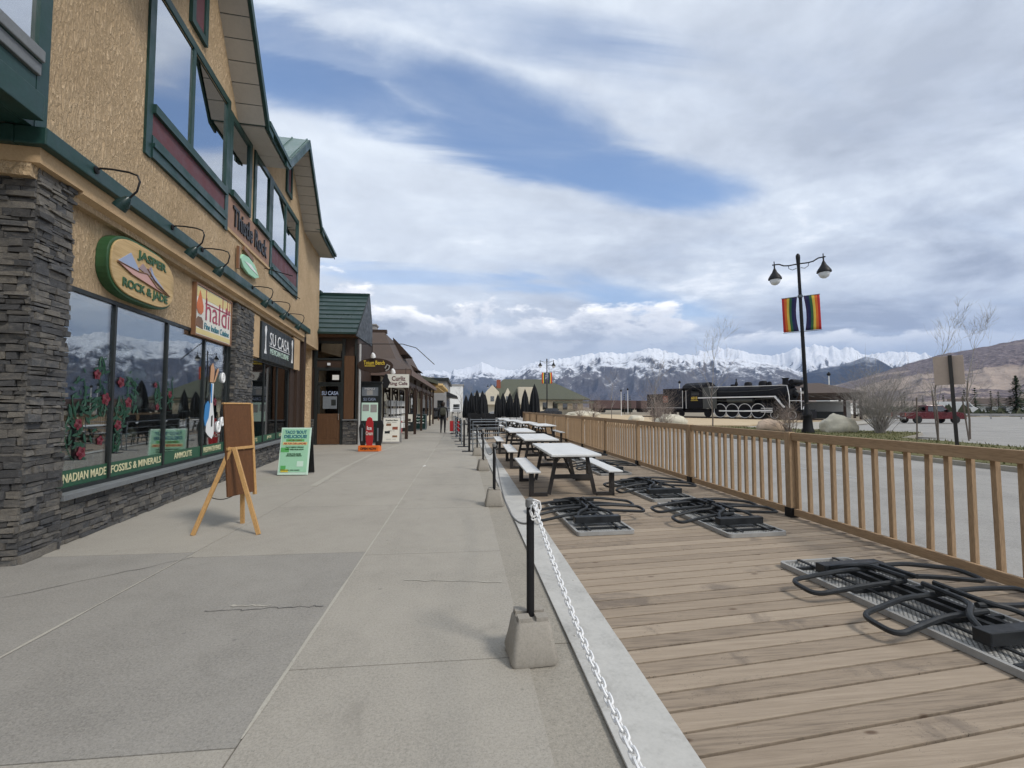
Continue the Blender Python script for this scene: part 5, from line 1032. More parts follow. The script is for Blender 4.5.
f0 = empty('stanchion', 'black stanchion on a flat plate, nearest of the row beyond the concrete blocks', 'stanchion', (0.22, 15.9, 0), 0, SGR)
b_ = MB(); b_.bx(-.24, .16, -.16, .16, 0.0, 0.018); b_.build('base_plate', M['black_metal'], f0, bevel=.004)
b_ = MB(); b_.bx(-.035, .035, -.035, .035, 0.018, 1.02); b_.build('pole', M['black_metal'], f0, bevel=.004)
for i, (x, y) in enumerate(((0.05, 17.8), (-0.12, 20.6), (-0.30, 23.6), (-0.42, 26.2))): dup(f0, (x, y, 0), 0, ('second', 'third', 'fourth', 'farthest')[i] + ' black stanchion on a flat plate along the pavement edge')
def cat(p, q_, sag, n): return [Vector(p).lerp(Vector(q_), i / n) - Vector((0, 0, 4 * sag * (i / n) * (1 - i / n))) for i in range(n + 1)]
def chain(pts, L=0.046, wd=0.030, r=0.0045):
    b_ = MB(); d = [0]
    for a, c_ in zip(pts, pts[1:]): d.append(d[-1] + (c_ - a).length)
    tot = d[-1]; pitch = L - 2.6 * r; k = 0; i = 0
    while (k + .5) * pitch < tot:
        s_ = (k + .5) * pitch
        while d[i + 1] < s_: i += 1
        p = pts[i].lerp(pts[i + 1], (s_ - d[i]) / (d[i + 1] - d[i])); t_ = (pts[i + 1] - pts[i]).normalized(); side = t_.cross(Vector((0, 0, 1))).normalized(); up_ = side.cross(t_)
        ang = R(45 + 90 * (k % 2)) + random.uniform(-.12, .12); w_ = side * math.cos(ang) + up_ * math.sin(ang); hl, hw = L / 2 - wd / 2 + r, wd / 2 - r; ring = []
        for j in range(12):
            a = 2 * math.pi * j / 12; ring.append(p + t_ * (math.copysign(hl, math.cos(a)) * (1 if abs(math.cos(a)) > .2 else 0) + hw * math.cos(a)) + w_ * hw * math.sin(a))
        b_.tube(ring, r, 6, True); k += 1
    return b_
pts = cat((0.44, 2.85, 0.93), (0.44, -0.97, 0.93), 0.305, 60)
ch = chain(pts); lp_ = [Vector((0.445 + .028 * math.cos(a), 2.842 + .008 * math.sin(a), 0.89 + 0.05 * math.sin(a))) for a in [2 * math.pi * i / 16 for i in range(17)]]
c2 = chain(lp_); ch.add(c2.v, c2.f)
tag(ch.build('chain', M['chain_white'], smooth=True), 'white plastic chain sagging from the nearest stanchion towards the viewer', 'chain')
b_ = MB(); b_.tube(cat((0.43, 2.89, 0.80), (0.50, 7.2, 0.86), 0.34, 30), 0.008, 6); tag(b_.build('rope', M['rope_grey'], smooth=True), 'thin grey rope sagging between the first and second stanchions', 'rope')
b_ = MB(); b_.tube(cat((0.49, 7.24, 0.86), (0.49, 11.18, 0.86), 0.25, 24), 0.008, 6); tag(b_.build('rope', M['rope_grey'], smooth=True), 'thin grey rope sagging between the second and third stanchions', 'rope')
b_ = MB(); b_.tube(cat((0.49, 11.22, 0.86), (0.45, 14.58, 0.86), 0.2, 24), 0.008, 6); tag(b_.build('rope', M['rope_grey'], smooth=True), 'thin grey rope sagging between the third and fourth stanchions', 'rope')
# ================================================================== PICNIC TABLES
TG = 'white-topped picnic tables on the deck'
tb = empty('picnic_table', 'nearest white-topped picnic table with attached benches and dark metal legs', 'picnic table', (1.88, 8.62, 0), -1, TG)
def slab_top(x0, x1, y0, y1, z0, z1, name):
    b_ = MB(); n_ = max(2, round((x1 - x0) / 0.145)); 
    b_.bx(x0, x1, y0, y1, z0, z1); b_.build(name, M['table_top'], tb, bevel=0.012)
slab_top(-.42, .42, -1.18, 1.18, .70, .745, 'table_top'); slab_top(-.82, -.57, -1.05, 1.05, .42, .455, 'bench_seat'); slab_top(.57, .82, -1.05, 1.05, .42, .455, 'bench_seat')
for y in (-.80, .80):
    for s_ in (-1, 1):
        b_ = MB(); b_.bar((s_ * .26, y, .70), (s_ * .40, y, .03), .06, .05, up=(0, 1, 0)); b_.build('leg', M['table_leg'], tb)
        b_ = MB(); b_.bar((s_ * .425, y, .03), (s_ * .74, y, .03), .06, .06); b_.bx(min(s_ * .66, s_ * .74), max(s_ * .66, s_ * .74), y - .03, y + .03, .061, .42); b_.build('bench_support', M['table_leg'], tb)
    b_ = MB(); b_.bar((-.33, y + .001, .33), (.33, y + .001, .33), .05, .07); b_.bar((-.38, y, .675), (.38, y, .675), .06, .05); b_.build('cross_bar', M['table_leg'], tb)
b_ = MB(); b_.bar((0, -.77, .36), (0, .1, .66), .03, .03); b_.bar((0, .77, .36), (0, -.1, .66), .03, .03); b_.build('brace', M['table_leg'], tb)
for x, y, rz, lab in ((1.92, 12.15, -1.5, 'second white-topped picnic table from the viewer'), (1.90, 15.7, -1, 'third white-topped picnic table from the viewer'), (3.5, 20.3, 0, 'white-topped picnic table nearest the railing, beyond the third table'), (3.2, 23.6, 2, 'white-topped picnic table by the railing, second in the far group'), (2.9, 27.0, 0, 'white-topped picnic table in the middle of the far group'), (2.6, 30.2, -3, 'white-topped picnic table far along the deck before the umbrellas'), (1.6, 33.0, 4, 'farthest white-topped picnic table on the deck')): dup(tb, (x, y, 0), rz, lab)
# ================================================================== FOLDED TABLES LYING ON THE DECK
def folded(name, label, x, y, rz, L, Wd=0.76):
    o = empty(name, label, 'folded table', (x, y, 0.004), rz, 'folded metal tables lying upside down on the deck'); hl, hw = L / 2, Wd / 2
    P_ = [(p[0], p[1]) for p in rr(hw, hl, .05, 0)]; Q_ = [(p[0], p[1]) for p in rr(hw - .03, hl - .03, .03, 0)]; k = len(P_)
    b_ = MB(); vs = [(a, c_, z) for ring, z in ((P_, 0.0), (P_, .045), (Q_, .045), (Q_, .02)) for a, c_ in ring]
    b_.add(vs, [(r_ * k + i, r_ * k + (i + 1) % k, (r_ + 1) * k + (i + 1) % k, (r_ + 1) * k + i) for r_ in range(3) for i in range(k)] + [tuple(range(k - 1, -1, -1))]); b_.build('rim', M['rim_grey'], o, smooth=True)
    b_ = MB(); b_.add([(a, c_, .024) for a, c_ in Q_], [tuple(range(k))]); b_.build('tread_panel', M['tread_grey'], o)
    b_ = MB()
    for yy in (-hl * .80, -hl * .27, hl * .27, hl * .80): b_.bx(-hw + .032, hw - .032, yy - .014, yy + .014, .025, .050)
    for xx in (-.19, .19): b_.bx(xx - .014, xx + .014, -hl + .033, hl - .033, .0505, .062)
    b_.build('stiffener', M['tube_black'], o)
    for s_ in (-1, 1):                       # channel beams near both ends
        b_ = MB(); yy = s_ * hl * .60; b_.bx(-.29, .29, yy - .05, yy - .042, .065, .145); b_.bx(-.29, .29, yy - .041, yy + .05, .137, .145); b_.bx(-.29, .29, yy + .042, yy + .05, .065, .136); b_.bx(-.298, -.291, yy - .05, yy + .05, .064, .146); b_.bx(.291, .298, yy - .05, yy + .05, .064, .146); b_.build('channel_beam', M['tube_black'], o, bevel=.004)
        b_ = MB(); [b_.tube([(x_, yy - s_ * .03, .09), (x_, yy - s_ * .07, .09)], .012, 6) for x_ in (-.26, -.2, .2, .26)]; b_.build('bolt', M['bolt_steel'], o)
    rt = .019
    def tb_(pts, name): 
        sm = []
        for i, p in enumerate(pts):    # round every corner
            p = Vector(p)
            if 0 < i < len(pts) - 1:
                a, c_ = Vector(pts[i - 1]), Vector(pts[i + 1]); da = min(.09, (a - p).length * .45); dc = min(.09, (c_ - p).length * .45); A_ = p + (a - p).normalized() * da; C_ = p + (c_ - p).normalized() * dc
                for j in range(6): t_ = j / 5; sm.append(A_ * (1 - t_) ** 2 + p * 2 * t_ * (1 - t_) + C_ * t_ ** 2)
            else: sm.append(p)
        b_ = MB(); b_.tube(sm, rt, 8); b_.build(name, M['tube_black'], o, smooth=True)
    for s_ in (-1, 1):
        yc = s_ * hl * .27
        # flat U-shaped seat hoops that reach out past the table on both sides, and the curved leg frames between the beams
        tb_([(.10, yc + .13, .165), (-.30, yc + .14, .15), (-.72, yc + .13 + .05 * s_, .085), (-.72, yc - .13 + .05 * s_, .07), (-.30, yc - .12, .13), (.04, yc - .13, .15)], 'seat_hoop')
        tb_([(-.06, yc + .10, .19), (.30, yc + .11, .19), (.76, yc + .12 - .06 * s_, .14), (.76, yc - .12 - .06 * s_, .12), (.30, yc - .11, .16), (.0, yc - .10, .18)], 'seat_hoop')
        for q_ in (-1, 1): tb_([(q_ * .24, s_ * hl * .57, .12), (q_ * .20, s_ * hl * .46, .17), (q_ * .05, s_ * hl * .38, .20), (q_ * .05, s_ * hl * .06, .21)], 'leg_frame')
    b_ = MB(); b_.bar((-.06, -hl * .55, .095), (-.06, hl * .55, .095), .04, .04); b_.bar((.06, -hl * .55, .095), (.06, hl * .55, .095), .04, .04); b_.build('centre_bar', M['tube_black'], o)
    return o
folded('folded_table', 'nearest folded metal table upside down at the right edge of the deck', 3.44, 3.20, 3.0, 2.02)
folded('folded_table', 'folded metal table upside down right in front of the nearest picnic table', 1.67, 6.28, 2.0, 1.80, .72)
folded('folded_table', 'folded metal table upside down by the railing, second from the viewer', 3.40, 6.02, 3.5, 1.80, .76)
folded('folded_table', 'folded metal table upside down by the railing, third from the viewer', 3.34, 8.05, 4.0, 1.80, .76)
folded('folded_table', 'folded metal table by the railing, behind the nearest picnic bench', 3.35, 10.9, 3.0, 1.80, .76)
folded('folded_table', 'folded metal table by the railing, farthest and smallest in view', 3.40, 13.3, 2.0, 1.80, .76)
# ================================================================== BARRIERS, STACKED CHAIRS, UMBRELLAS
def barrier(x0, y0, x1, y1, label, h=1.0, m_='steel_grey'):
    o = empty('crowd_barrier', label, 'barrier', (x0, y0, 0), 0, 'steel barriers at the head of the deck'); d = Vector((x1 - x0, y1 - y0, 0)); L = d.length; u = d.normalized()
    b_ = MB(); b_.tube([(0, 0, .02), (0, 0, h), tuple(d + Vector((0, 0, h))), tuple(d + Vector((0, 0, .02)))], .022, 6); b_.build('frame', M[m_], o)
    b_ = MB(); [b_.tube([(0, 0, z), (d.x, d.y, z)], .014, 5) for z in (.25, .42, .60, .78)]; b_.build('bar', M[m_], o)
    b_ = MB(); [b_.bar((d.x * f_ - u.y * .25, d.y * f_ + u.x * .25, .015), (d.x * f_ + u.y * .25, d.y * f_ - u.x * .25, .015), .04, .02) for f_ in (.06, .94)]; b_.build('foot', M[m_], o)
barrier(.35, 16.2, 1.55, 16.5, 'steel barrier with a pale top rail across the deck behind the third stanchion'); barrier(.3, 19.0, 1.5, 19.3, 'steel barrier standing just behind the front steel barrier'); barrier(-.05, 18.5, -.32, 22.5, 'steel barrier along the pavement edge beside the flat stanchions'); barrier(-.35, 23.2, -.52, 26.5, 'far steel barrier along the pavement edge by the red panels')
for i, (x, y, lab) in enumerate(((-.62, 26.9, 'red barrier panel on the pavement, left of the pair'), (-.28, 26.4, 'red barrier panel on the pavement, right of the pair'))):
    o = empty('red_panel', lab, 'barrier panel', (x, y, 0)); b_ = MB(); b_.bx(-.13 if i == 0 else -.1, .13 if i == 0 else .1, -.03, .03, .12, .72); b_.build('panel', M['red'], o, bevel=.01); b_ = MB(); b_.bx(-.02, .02, -.02, .02, .72, 1.25); b_.bx(-.1, .1, -.15, .15, 0, .02); b_.bx(-.015, .015, -.015, .015, .02, .12); b_.build('post', M['black_metal'], o)
def chair_mb():
    b_ = MB(); b_.bx(-.24, .24, -.24, .24, .42, .46); b_.bx(-.24, .24, .21, .25, .46, .88)
    for sx in (-1, 1):
        for sy in (-1, 1): b_.bar((sx * .22, sy * .22, .42), (sx * .25, sy * .25, 0), .03, .03)
        b_.bar((sx * .26, -.2, .64), (sx * .26, .22, .64), .04, .03)
    return b_
chp = chair_mb().build('patio_chair', M['black_metal'])
k = 0
CH = ['front left stack', 'front right stack', 'rear left stack', 'rear right stack']
for i, (x, y) in enumerate(((.62, 21.5), (1.35, 21.8), (.55, 24.0), (1.3, 24.3))):
    for j in range(3):
        o = chp if k == 0 else chp.copy()
        if k: col.objects.link(o)
        o.location = (x, y + .05 * j, .16 * j); o.rotation_euler = (0, 0, R(8 * i)); tag(o, ('bottom', 'middle', 'top')[j] + ' black patio chair in the %s beyond the steel barrier' % CH[i], 'chair', 'black patio chairs stacked on the deck'); k += 1
um = empty('closed_umbrella', 'closed black patio umbrella', 'umbrella', (0, 0, 0), 0, 'closed black umbrellas beyond the deck')
b_ = MB(); b_.tube([(0, 0, .05), (0, 0, 2.78)], .03, 8); b_.build('pole', M['black_metal'], um)
b_ = MB(); b_.lathe([(.28, 0), (.28, .05), (.05, .08), (.05, .25)], 12); b_.build('base', M['black_metal'], um)
b_ = MB(); b_.lathe([(.33, .62), (.40, .75), (.42, 1.1), (.36, 1.6), (.27, 2.1), (.14, 2.5), (.05, 2.70), (.0, 2.76)], 40, fold=lambda a, z: 1 + .22 * math.sin(8 * a + z * .7) + .06 * math.sin(3 * a)); b_.build('canopy', M['umbrella_cloth'], um, smooth=True)
US = [(466, 40, 2.55), (471.5, 39, 2.75), (477, 40, 3.0), (482.5, 38, 2.85), (485, 41, 2.7), (498, 40, 2.65), (503, 42, 2.8), (510, 40, 2.75), (516.5, 39, 2.8), (525, 37, 2.95), (534.5, 34, 3.2), (474, 42, 2.6)]
UL = ['leftmost of the closed black umbrellas', 'second closed black umbrella in the left cluster', 'tallest closed black umbrella of the left cluster', 'fourth closed black umbrella in the left cluster', 'rightmost closed black umbrella of the left cluster', 'closed black umbrella just right of the cream gable', 'slim closed black umbrella in the middle of the row', 'closed black umbrella under the dormer of the green roof', 'closed black umbrella before the middle of the green roof', 'wide closed black umbrella second from the right end', 'tallest closed black umbrella, at the right end of the row', 'closed black umbrella half hidden in the left cluster']
for i, ((px, wv_, h), lab) in enumerate(zip(US, UL)):
    ax = math.radians(6.08) + math.atan((px - 512) / 460); d = wv_ / math.cos(math.atan((px - 512) / 460)); loc = (d * math.sin(ax), d * math.cos(ax), 0)
    o = um if i == 0 else copy_tree(um); o.location = loc; o.rotation_euler = (0, 0, R(37 * i)); s_ = h / 2.76; o.scale = (s_ * (.70 + .04 * (i % 4)), s_ * (.70 + .04 * (i % 4)), s_); o['label'] = lab
# ================================================================== STREET LAMPS WITH RAINBOW BANNERS
lm = empty('street_lamp', 'tall black street lamp with twin lanterns and two rainbow banners beyond the railing', 'street lamp', (20.15, 25.1, 0), -38, 'twin-lantern street lamps with banners')
b_ = MB(); b_.lathe([(.34, 0), (.34, .10), (.27, .28), (.25, .6), (.235, .95), (.26, 1.0), (.25, 1.1), (.15, 1.4), (.11, 1.7)], 16); b_.build('base', M['black_metal'], lm, smooth=True)
b_ = MB(); b_.tube([(0, 0, 1.5), (0, 0, 9.9), (0, 0, 10.45), (0, 0, 10.6), (0, 0, 10.72)], [.115, .085, .12, .12, .05], 14); b_.build('pole', M['black_metal'], lm, smooth=True)
b_ = MB()
for s_ in (-1, 1): b_.tube([(s_ * .05, 0, 10.10), (s_ * .5, 0, 10.08), (s_ * .75, 0, 10.12), (s_ * 1.0, 0, 10.26), (s_ * 1.36, 0, 10.28)], .04, 8); b_.tube([(s_ * .1, 0, 9.85), (s_ * .32, 0, 9.78), (s_ * .5, 0, 9.9), (s_ * .52, 0, 10.06)], .018, 6); b_.tube([(s_ * 1.25, 0, 10.28), (s_ * 1.25, 0, 10.48)], .03, 6); b_.tube([(s_ * 1.25, 0, 10.28), (s_ * 1.25, 0, 9.98)], .04, 8)
b_.build('cross_arm', M['black_metal'], lm, smooth=True)
for s_ in (-1, 1):
    b_ = MB(); b_.lathe([(.05, 10.05), (.09, 9.95), (.15, 9.80), (.30, 9.58), (.37, 9.46), (.38, 9.36), (.30, 9.34)], 18, (s_ * 1.25, 0, 0)); la = b_.build('lantern', M['black_metal'], lm, smooth=True)
    b_ = MB(); b_.lathe([(.30, 9.34), (.29, 9.24), (.22, 9.10), (.10, 9.02), (0, 9.0)], 18, (s_ * 1.25, 0, 0)); b_.build('glass_bowl', M['lamp_glass'], la, smooth=True)
    b_ = MB(); b_.tube([(0, 0, 8.12), (s_ * .98, 0, 8.12)], .02, 6); b_.tube([(0, 0, 6.0), (s_ * .98, 0, 6.0)], .02, 6); b_.lathe([(.13, 8.05), (.13, 8.2)], 10); b_.build('banner_rod', M['steel_grey'], lm)
    b_ = MB(); nx, nz = 12, 10
    vs = []; fs = []; mi = []
    for j in range(nz + 1):
        for i in range(nx + 1):
            f_ = i / nx; v_ = j / nz; x = .16 + .80 * f_ + (.10 * math.sin(math.pi * v_) * (1 - f_)); vs.append((s_ * x, .06 * math.sin(f_ * 5 + v_ * 3 + s_) * math.sin(math.pi * min(1, v_ * 1.2)), 8.10 - 2.06 * v_))
    for j in range(nz):
        for i in range(nx): b_.f.append((j * (nx + 1) + i, j * (nx + 1) + i + 1, (j + 1) * (nx + 1) + i + 1, (j + 1) * (nx + 1) + i)); b_.mi.append(5 - i // 2)
    b_.v = vs; o = b_.build('banner', [M['stripe_%d' % i] for i in range(6)], lm, smooth=True); so = o.modifiers.new('cloth', 'SOLIDIFY'); so.thickness = .008
def lamp_at(px, wv_, lab, rz=-8, sc=1.0):
    ax = math.radians(6.08) + math.atan((px - 512) / 460); d = wv_ / math.cos(math.atan((px - 512) / 460))
    return dup(lm, (d * math.sin(ax), d * math.cos(ax), -.14), rz, lab, None, (sc, sc, sc))
lamp_at(547, 86, 'twin-lantern street lamp with banners before the green roof of the station', -8); lamp_at(491, 178, 'small distant street lamp above the cream gable'); lamp_at(453, 210, 'distant street lamp left of the closed umbrellas'); lamp_at(443, 330, 'farthest street lamp at the end of the street')
lm.rotation_euler = (0, R(-1.3), R(-38))
# plain white mast lights in the rail yard
ma = empty('mast_light', 'pale slender mast light behind the pavilion roof', 'mast light', (71.2, 82.8, 0), 0, 'mast lights in the rail yard'); b_ = MB(); b_.tube([(0, 0, 0), (0, 0, 7.6)], [.13, .09], 8); b_.build('pole', M['white_wall'], ma); b_ = MB(); b_.lathe([(.1, 7.6), (.30, 7.75), (.34, 8.0), (.12, 8.3), (.05, 8.4)], 10); b_.build('head', M['black_metal'], ma)
for (x, y, s_, lab) in ((39, 106, .72, 'mast light right of the station roof'), (49, 100, .90, 'mast light between the station and the tender'), (27.5, 78, .55, 'short mast light near the end of the tender')): o = dup(ma, (x, y, 0), 0, lab); o.scale = (s_, s_, s_)
# square sign seen from behind
sg = empty('road_sign', 'square road sign seen from behind on a dark post beyond the railing', 'road sign', (19.13, 16.06, 0), -50)
b_ = MB(); b_.bx(-.06, .06, -.06, .06, 0, 3.56); b_.build('post', M['table_leg'], sg, bevel=.005); MB().bx(-.50, .38, .061, .075, 2.40, 3.54).build('plate', M['sign_back'], sg, bevel=.02)
sg.rotation_euler = (R(0), R(-1.5), R(-50))
# ================================================================== STEAM LOCOMOTIVE (local y runs from the nose to the tail, x away from the viewer)
LO = Vector((38.97, 49.29, 0.0)); lc = empty('steam_locomotive', 'black steam locomotive with white-rimmed wheels and tender on a plinth track', 'locomotive', LO, 25.41)
CXL = 1.45
RY = Matrix.Rotation(R(-90), 4, 'X')       # lathe axis onto +y
def ycyl(prof, n=28, x=CXL, z=3.05): b_ = MB(); b_.lathe([(r_, y_) for r_, y_ in prof], n, (x, 0, z), M=RY); return b_
ycyl([(.0, 1.55), (.80, 1.58), (.92, 1.72), (1.12, 1.82), (1.12, 3.0), (1.16, 3.05), (1.16, 5.5), (1.26, 8.0), (1.30, 12.3), (.3, 12.31)]).build('boiler', M['loco_black'], lc, smooth=True)
ycyl([(.0, 1.25), (.35, 1.28), (.5, 1.5), (.5, 1.6)], 20).build('smokebox_door', M['loco_black'], lc, smooth=True)
b_ = MB(); b_.lathe([(.30, -1.15), (.33, -1.1), (.33, 1.1), (.30, 1.15)], 18, (CXL, 1.35, 4.50), M=Matrix.Rotation(R(90), 4, 'Y')); b_.bx(CXL - .8, CXL + .8, 1.3, 1.9, 4.0, 4.3); b_.build('feedwater_heater', M['loco_black'], lc, smooth=True)
b_ = MB(); b_.lathe([(.42, 4.1), (.36, 4.3), (.33, 4.9), (.40, 4.98), (.40, 5.06), (.30, 5.06)], 18, (CXL, 2.6, 0)); b_.build('chimney', M['loco_black'], lc, smooth=True)
for y, r_, h in ((5.35, .55, .62), (7.35, .48, .58), (4.55, .26, .50)):
    b_ = MB(); b_.lathe([(r_ * 1.1, 4.05), (r_, 4.25), (r_ * .98, 4.25 + h * .55), (r_ * .7, 4.25 + h * .9), (0, 4.25 + h)], 18, (CXL, y, 0)); b_.build('dome', M['loco_black'], lc, smooth=True)
b_ = MB(); b_.lathe([(.06, 4.3), (.24, 4.5), (.16, 4.75), (.05, 5.0), (.09, 5.2), (.02, 5.35)], 12, (CXL, 9.0, 0)); b_.bx(CXL - .35, CXL + .35, 9.2, 9.6, 4.2, 4.55); b_.build('bell', M['loco_black'], lc, smooth=True)
b_ = MB(); b_.tube([(CXL - 1.05, 1.9, 4.1), (CXL - 1.2, 2.4, 4.15), (CXL - 1.22, 5, 4.15), (CXL - 1.26, 12.2, 4.28)], .035, 6); b_.tube([(CXL - 1.05, 1.9, 4.1), (CXL - 1.15, 1.75, 3.6), (CXL - 1.2, 1.6, 2.8), (CXL - 1.35, 1.5, 1.4)], .045, 6); b_.tube([(CXL - 1.35, 1.5, 2.25), (.0, .15, 2.25)], .04, 6); b_.tube([(0.05, .15, 1.2), (.05, .15, 3.4), (.3, .3, 3.7)], .045, 6); b_.build('handrail', M['loco_white'], lc)
b_ = MB()
for y, r_ in ((2.3, 1.135), (3.9, 1.175), (5.3, 1.178), (6.7, 1.225), (8.1, 1.28), (9.6, 1.29), (11.0, 1.305)): b_.tube([(CXL + r_ * math.cos(a), y, 3.05 + r_ * math.sin(a)) for a in [2 * math.pi * i / 36 for i in range(36)]], .022, 5, True)
b_.build('boiler_band', M['loco_black'], lc, smooth=True)
b_ = MB(); b_.lathe([(0, 6.0), (.3, 6.05), (.3, 9.6), (0, 9.65)], 16, (.42, 0, 2.36), M=RY); b_.tube([(.1, 2.6, 2.6), (.1, 5.6, 2.5), (.2, 5.9, 2.3)], .04, 6); b_.tube([(.15, 9.7, 2.3), (.1, 12.6, 2.45), (.1, 13.1, 1.6)], .04, 6); b_.tube([(.28, 2.0, 4.0), (.25, 4.0, 3.6), (.2, 8.5, 3.5), (.15, 12.2, 3.6)], .03, 6); b_.build('air_tank', M['loco_grey'], lc, smooth=True)
b_ = MB(); b_.bx(.0, 2.9, 3.2, 13.9, 2.70, 2.84, 0); b_.bx(-.012, -.002, 3.2, 13.9, 2.72, 2.87, 1); b_.prism([(3.2, 2.67), (3.2, 2.88), (1.9, 1.4), (2.15, 1.4)], (-.012, .3), lambda a, c_, e: (e, a, c_), 1); b_.build('running_board', [M['loco_black'], M['loco_white']], lc)
b_ = MB(); b_.bx(.5, 2.4, .9, 22.8, .75, 1.25); b_.bx(.25, 2.65, 3.2, 12.4, 1.25, 2.0); b_.bx(.0, 2.9, .0, 1.6, 1.05, 1.22); b_.prism([(0.1, .15), (.75, .15), (.5, 1.05), (.1, 1.05)], (.3, 2.6), lambda a, c_, e: (e, a - .35, c_)); b_.bx(.6, 2.3, .4, 1.5, 1.22, 2.0); b_.build('frame', M['loco_black'], lc)
b_ = MB(); b_.lathe([(.52, 1.85), (.52, 3.4)], 18, (.38, 0, 1.12), M=RY); b_.lathe([(.36, 2.0), (.36, 3.3)], 18, (.40, 0, 1.9), M=RY); b_.build('cylinder', M['loco_black'], lc, smooth=True)
b_ = ycyl([(.0, .30), (.20, .32), (.24, .4), (.24, .75), (.1, .8)], 16, CXL, 3.62); hl_ = b_.build('headlight', M['loco_black'], lc, smooth=True); ycyl([(.0, .27), (.19, .285), (.19, .30)], 16, CXL, 3.62).build('lens', M['lamp_glass'], hl_)
b_ = MB(); b_.bx(.75, 2.15, .45, .52, 3.1, 3.3); b_.bx(CXL - .1, CXL + .1, .5, 1.6, 3.3, 3.5); b_.build('number_board', M['rim_grey'], lc)
b_ = MB(); b_.lathe([(.0, 0), (.16, 0), (.02, .38)], 8, (.5, .1, 1.24)); b_.build('marker', M['loco_white'], lc)
def wheel(y, r_, rim=True, xx=.30, tw=.14, spokes=14):
    b_ = MB(); RX = Matrix.Rotation(R(90), 4, 'Y'); b_.lathe([(r_ * .55, -.05), (r_, -.07), (r_, .07), (r_ * .55, .05)], 28, (xx, y, r_ + .12), M=RX); b_.lathe([(.0, -.1), (r_ * .2, -.1), (r_ * .2, .06), (0, .06)], 14, (xx, y, r_ + .12), M=RX)
    for k in range(spokes): a = 2 * math.pi * k / spokes; b_.bar((xx, y + r_ * .15 * math.cos(a), r_ + .12 + r_ * .15 * math.sin(a)), (xx, y + r_ * .8 * math.cos(a), r_ + .12 + r_ * .8 * math.sin(a)), .06, .06)
    w_ = b_.build('wheel', M['loco_black'], lc, smooth=True)
    if rim: t_ = MB(); t_.tube([(xx - .075, y + r_ * .97 * math.cos(a), r_ + .12 + r_ * .97 * math.sin(a)) for a in [2 * math.pi * i / 32 for i in range(32)]], .036, 6, True); t_.build('tyre', M['loco_white'], w_)
for y in (5.4, 7.15, 8.9, 10.65): wheel(y, .92)
for y in (1.3, 3.4): wheel(y, .46, True, .32, spokes=8)
wheel(12.6, .55, False, .32, spokes=8)
for y in (16.9, 18.3, 19.7, 21.1, 22.4): wheel(y, .46, False, .30, spokes=6)
b_ = MB(); b_.bar((.12, 5.3, 1.0), (.12, 10.75, 1.0), .06, .16); b_.bar((.05, 3.4, 1.12), (.05, 7.15, 1.0), .06, .18); b_.bar((.02, 3.2, 1.36), (.02, 4.9, 1.36), .06, .07); b_.bar((.02, 3.2, .9), (.02, 4.9, .9), .06, .07); b_.build('side_rod', M['loco_white'], lc)
cb = MB(); cb.bx(.02, 2.88, 13.2, 16.0, 1.3, 4.25); cb.build('cab', M['loco_black'], lc, bevel=.03)
b_ = MB(); b_.prism([(-.1, 4.2), (.2, 4.62), (.8, 4.95), (CXL, 5.05), (2.1, 4.95), (2.7, 4.62), (3.0, 4.2)], (13.0, 16.5), lambda a, c_, e: (a, e, c_)); b_.build('cab_roof', M['loco_black'], lc)
b_ = MB(); b_.bx(-.01, .03, 13.7, 15.0, 3.15, 4.05); b_.build('cab_window', M['dark_glass'], lc)
b_ = MB(); b_.bx(-.02, .0, 13.95, 15.05, 2.45, 3.05); np_ = b_.build('number_panel', M['dark_wood'], lc); b_ = MB(); b_.bx(-.024, -.021, 13.9, 15.1, 2.40, 2.46); b_.build('gold_line', M['gold'], np_)
text('6015', lc, (-.025, 14.5, 2.78), (R(90), 0, R(-90)), M['gold'], 1.0, .40, bold=.03)
b_ = MB(); b_.bx(.02, .06, 11.0, 13.15, 1.3, 4.1); b_.bx(.06, 2.8, 12.3, 13.2, 2.9, 4.3); b_.build('firebox_side', M['loco_grey'], lc)
b_ = MB(); b_.bx(.05, 2.85, 16.6, 20.1, 1.05, 4.25); b_.bx(.05, 2.85, 20.1, 23.3, 1.05, 3.5); tn = b_.build('tender', M['loco_tender'], lc, bevel=.04)
b_ = MB(); [b_.tube([(0.0, y, 1.3), (0.0, y, 3.9)], .04, 6) for y in (15.9, 16.5)]; b_.tube([(.0, 16.6, 1.4), (.0, 23.3, 1.4)], .03, 5); b_.build('grab_rail', M['loco_white'], lc)
b_ = MB(); b_.prism([(19.2, 2.2), (20.1, 2.2), (20.1, 3.2), (19.2, 3.2)], (.03, .045), lambda a, c_, e: (e, a, c_)); em = b_.build('emblem', M['brick_red'], tn)
text('CN', em, (.026, 19.65, 2.72), (R(90), 0, R(-90)), M['rim_grey'], .7, .55, bold=.02)
b_ = MB(); b_.bx(-.0, .12, -1, 24.5, .06, .13); b_.bx(2.4, 2.52, -1, 24.5, .06, .13); [b_.bx(-.3, 2.9, -1 + k * .7, -.78 + k * .7, -.03, .06) for k in range(37)]; tag(b_.build('rail_track', M['dark_wood'], loc=LO, rot=(0, 0, R(25.41))), 'short length of track under the black steam locomotive', 'track')
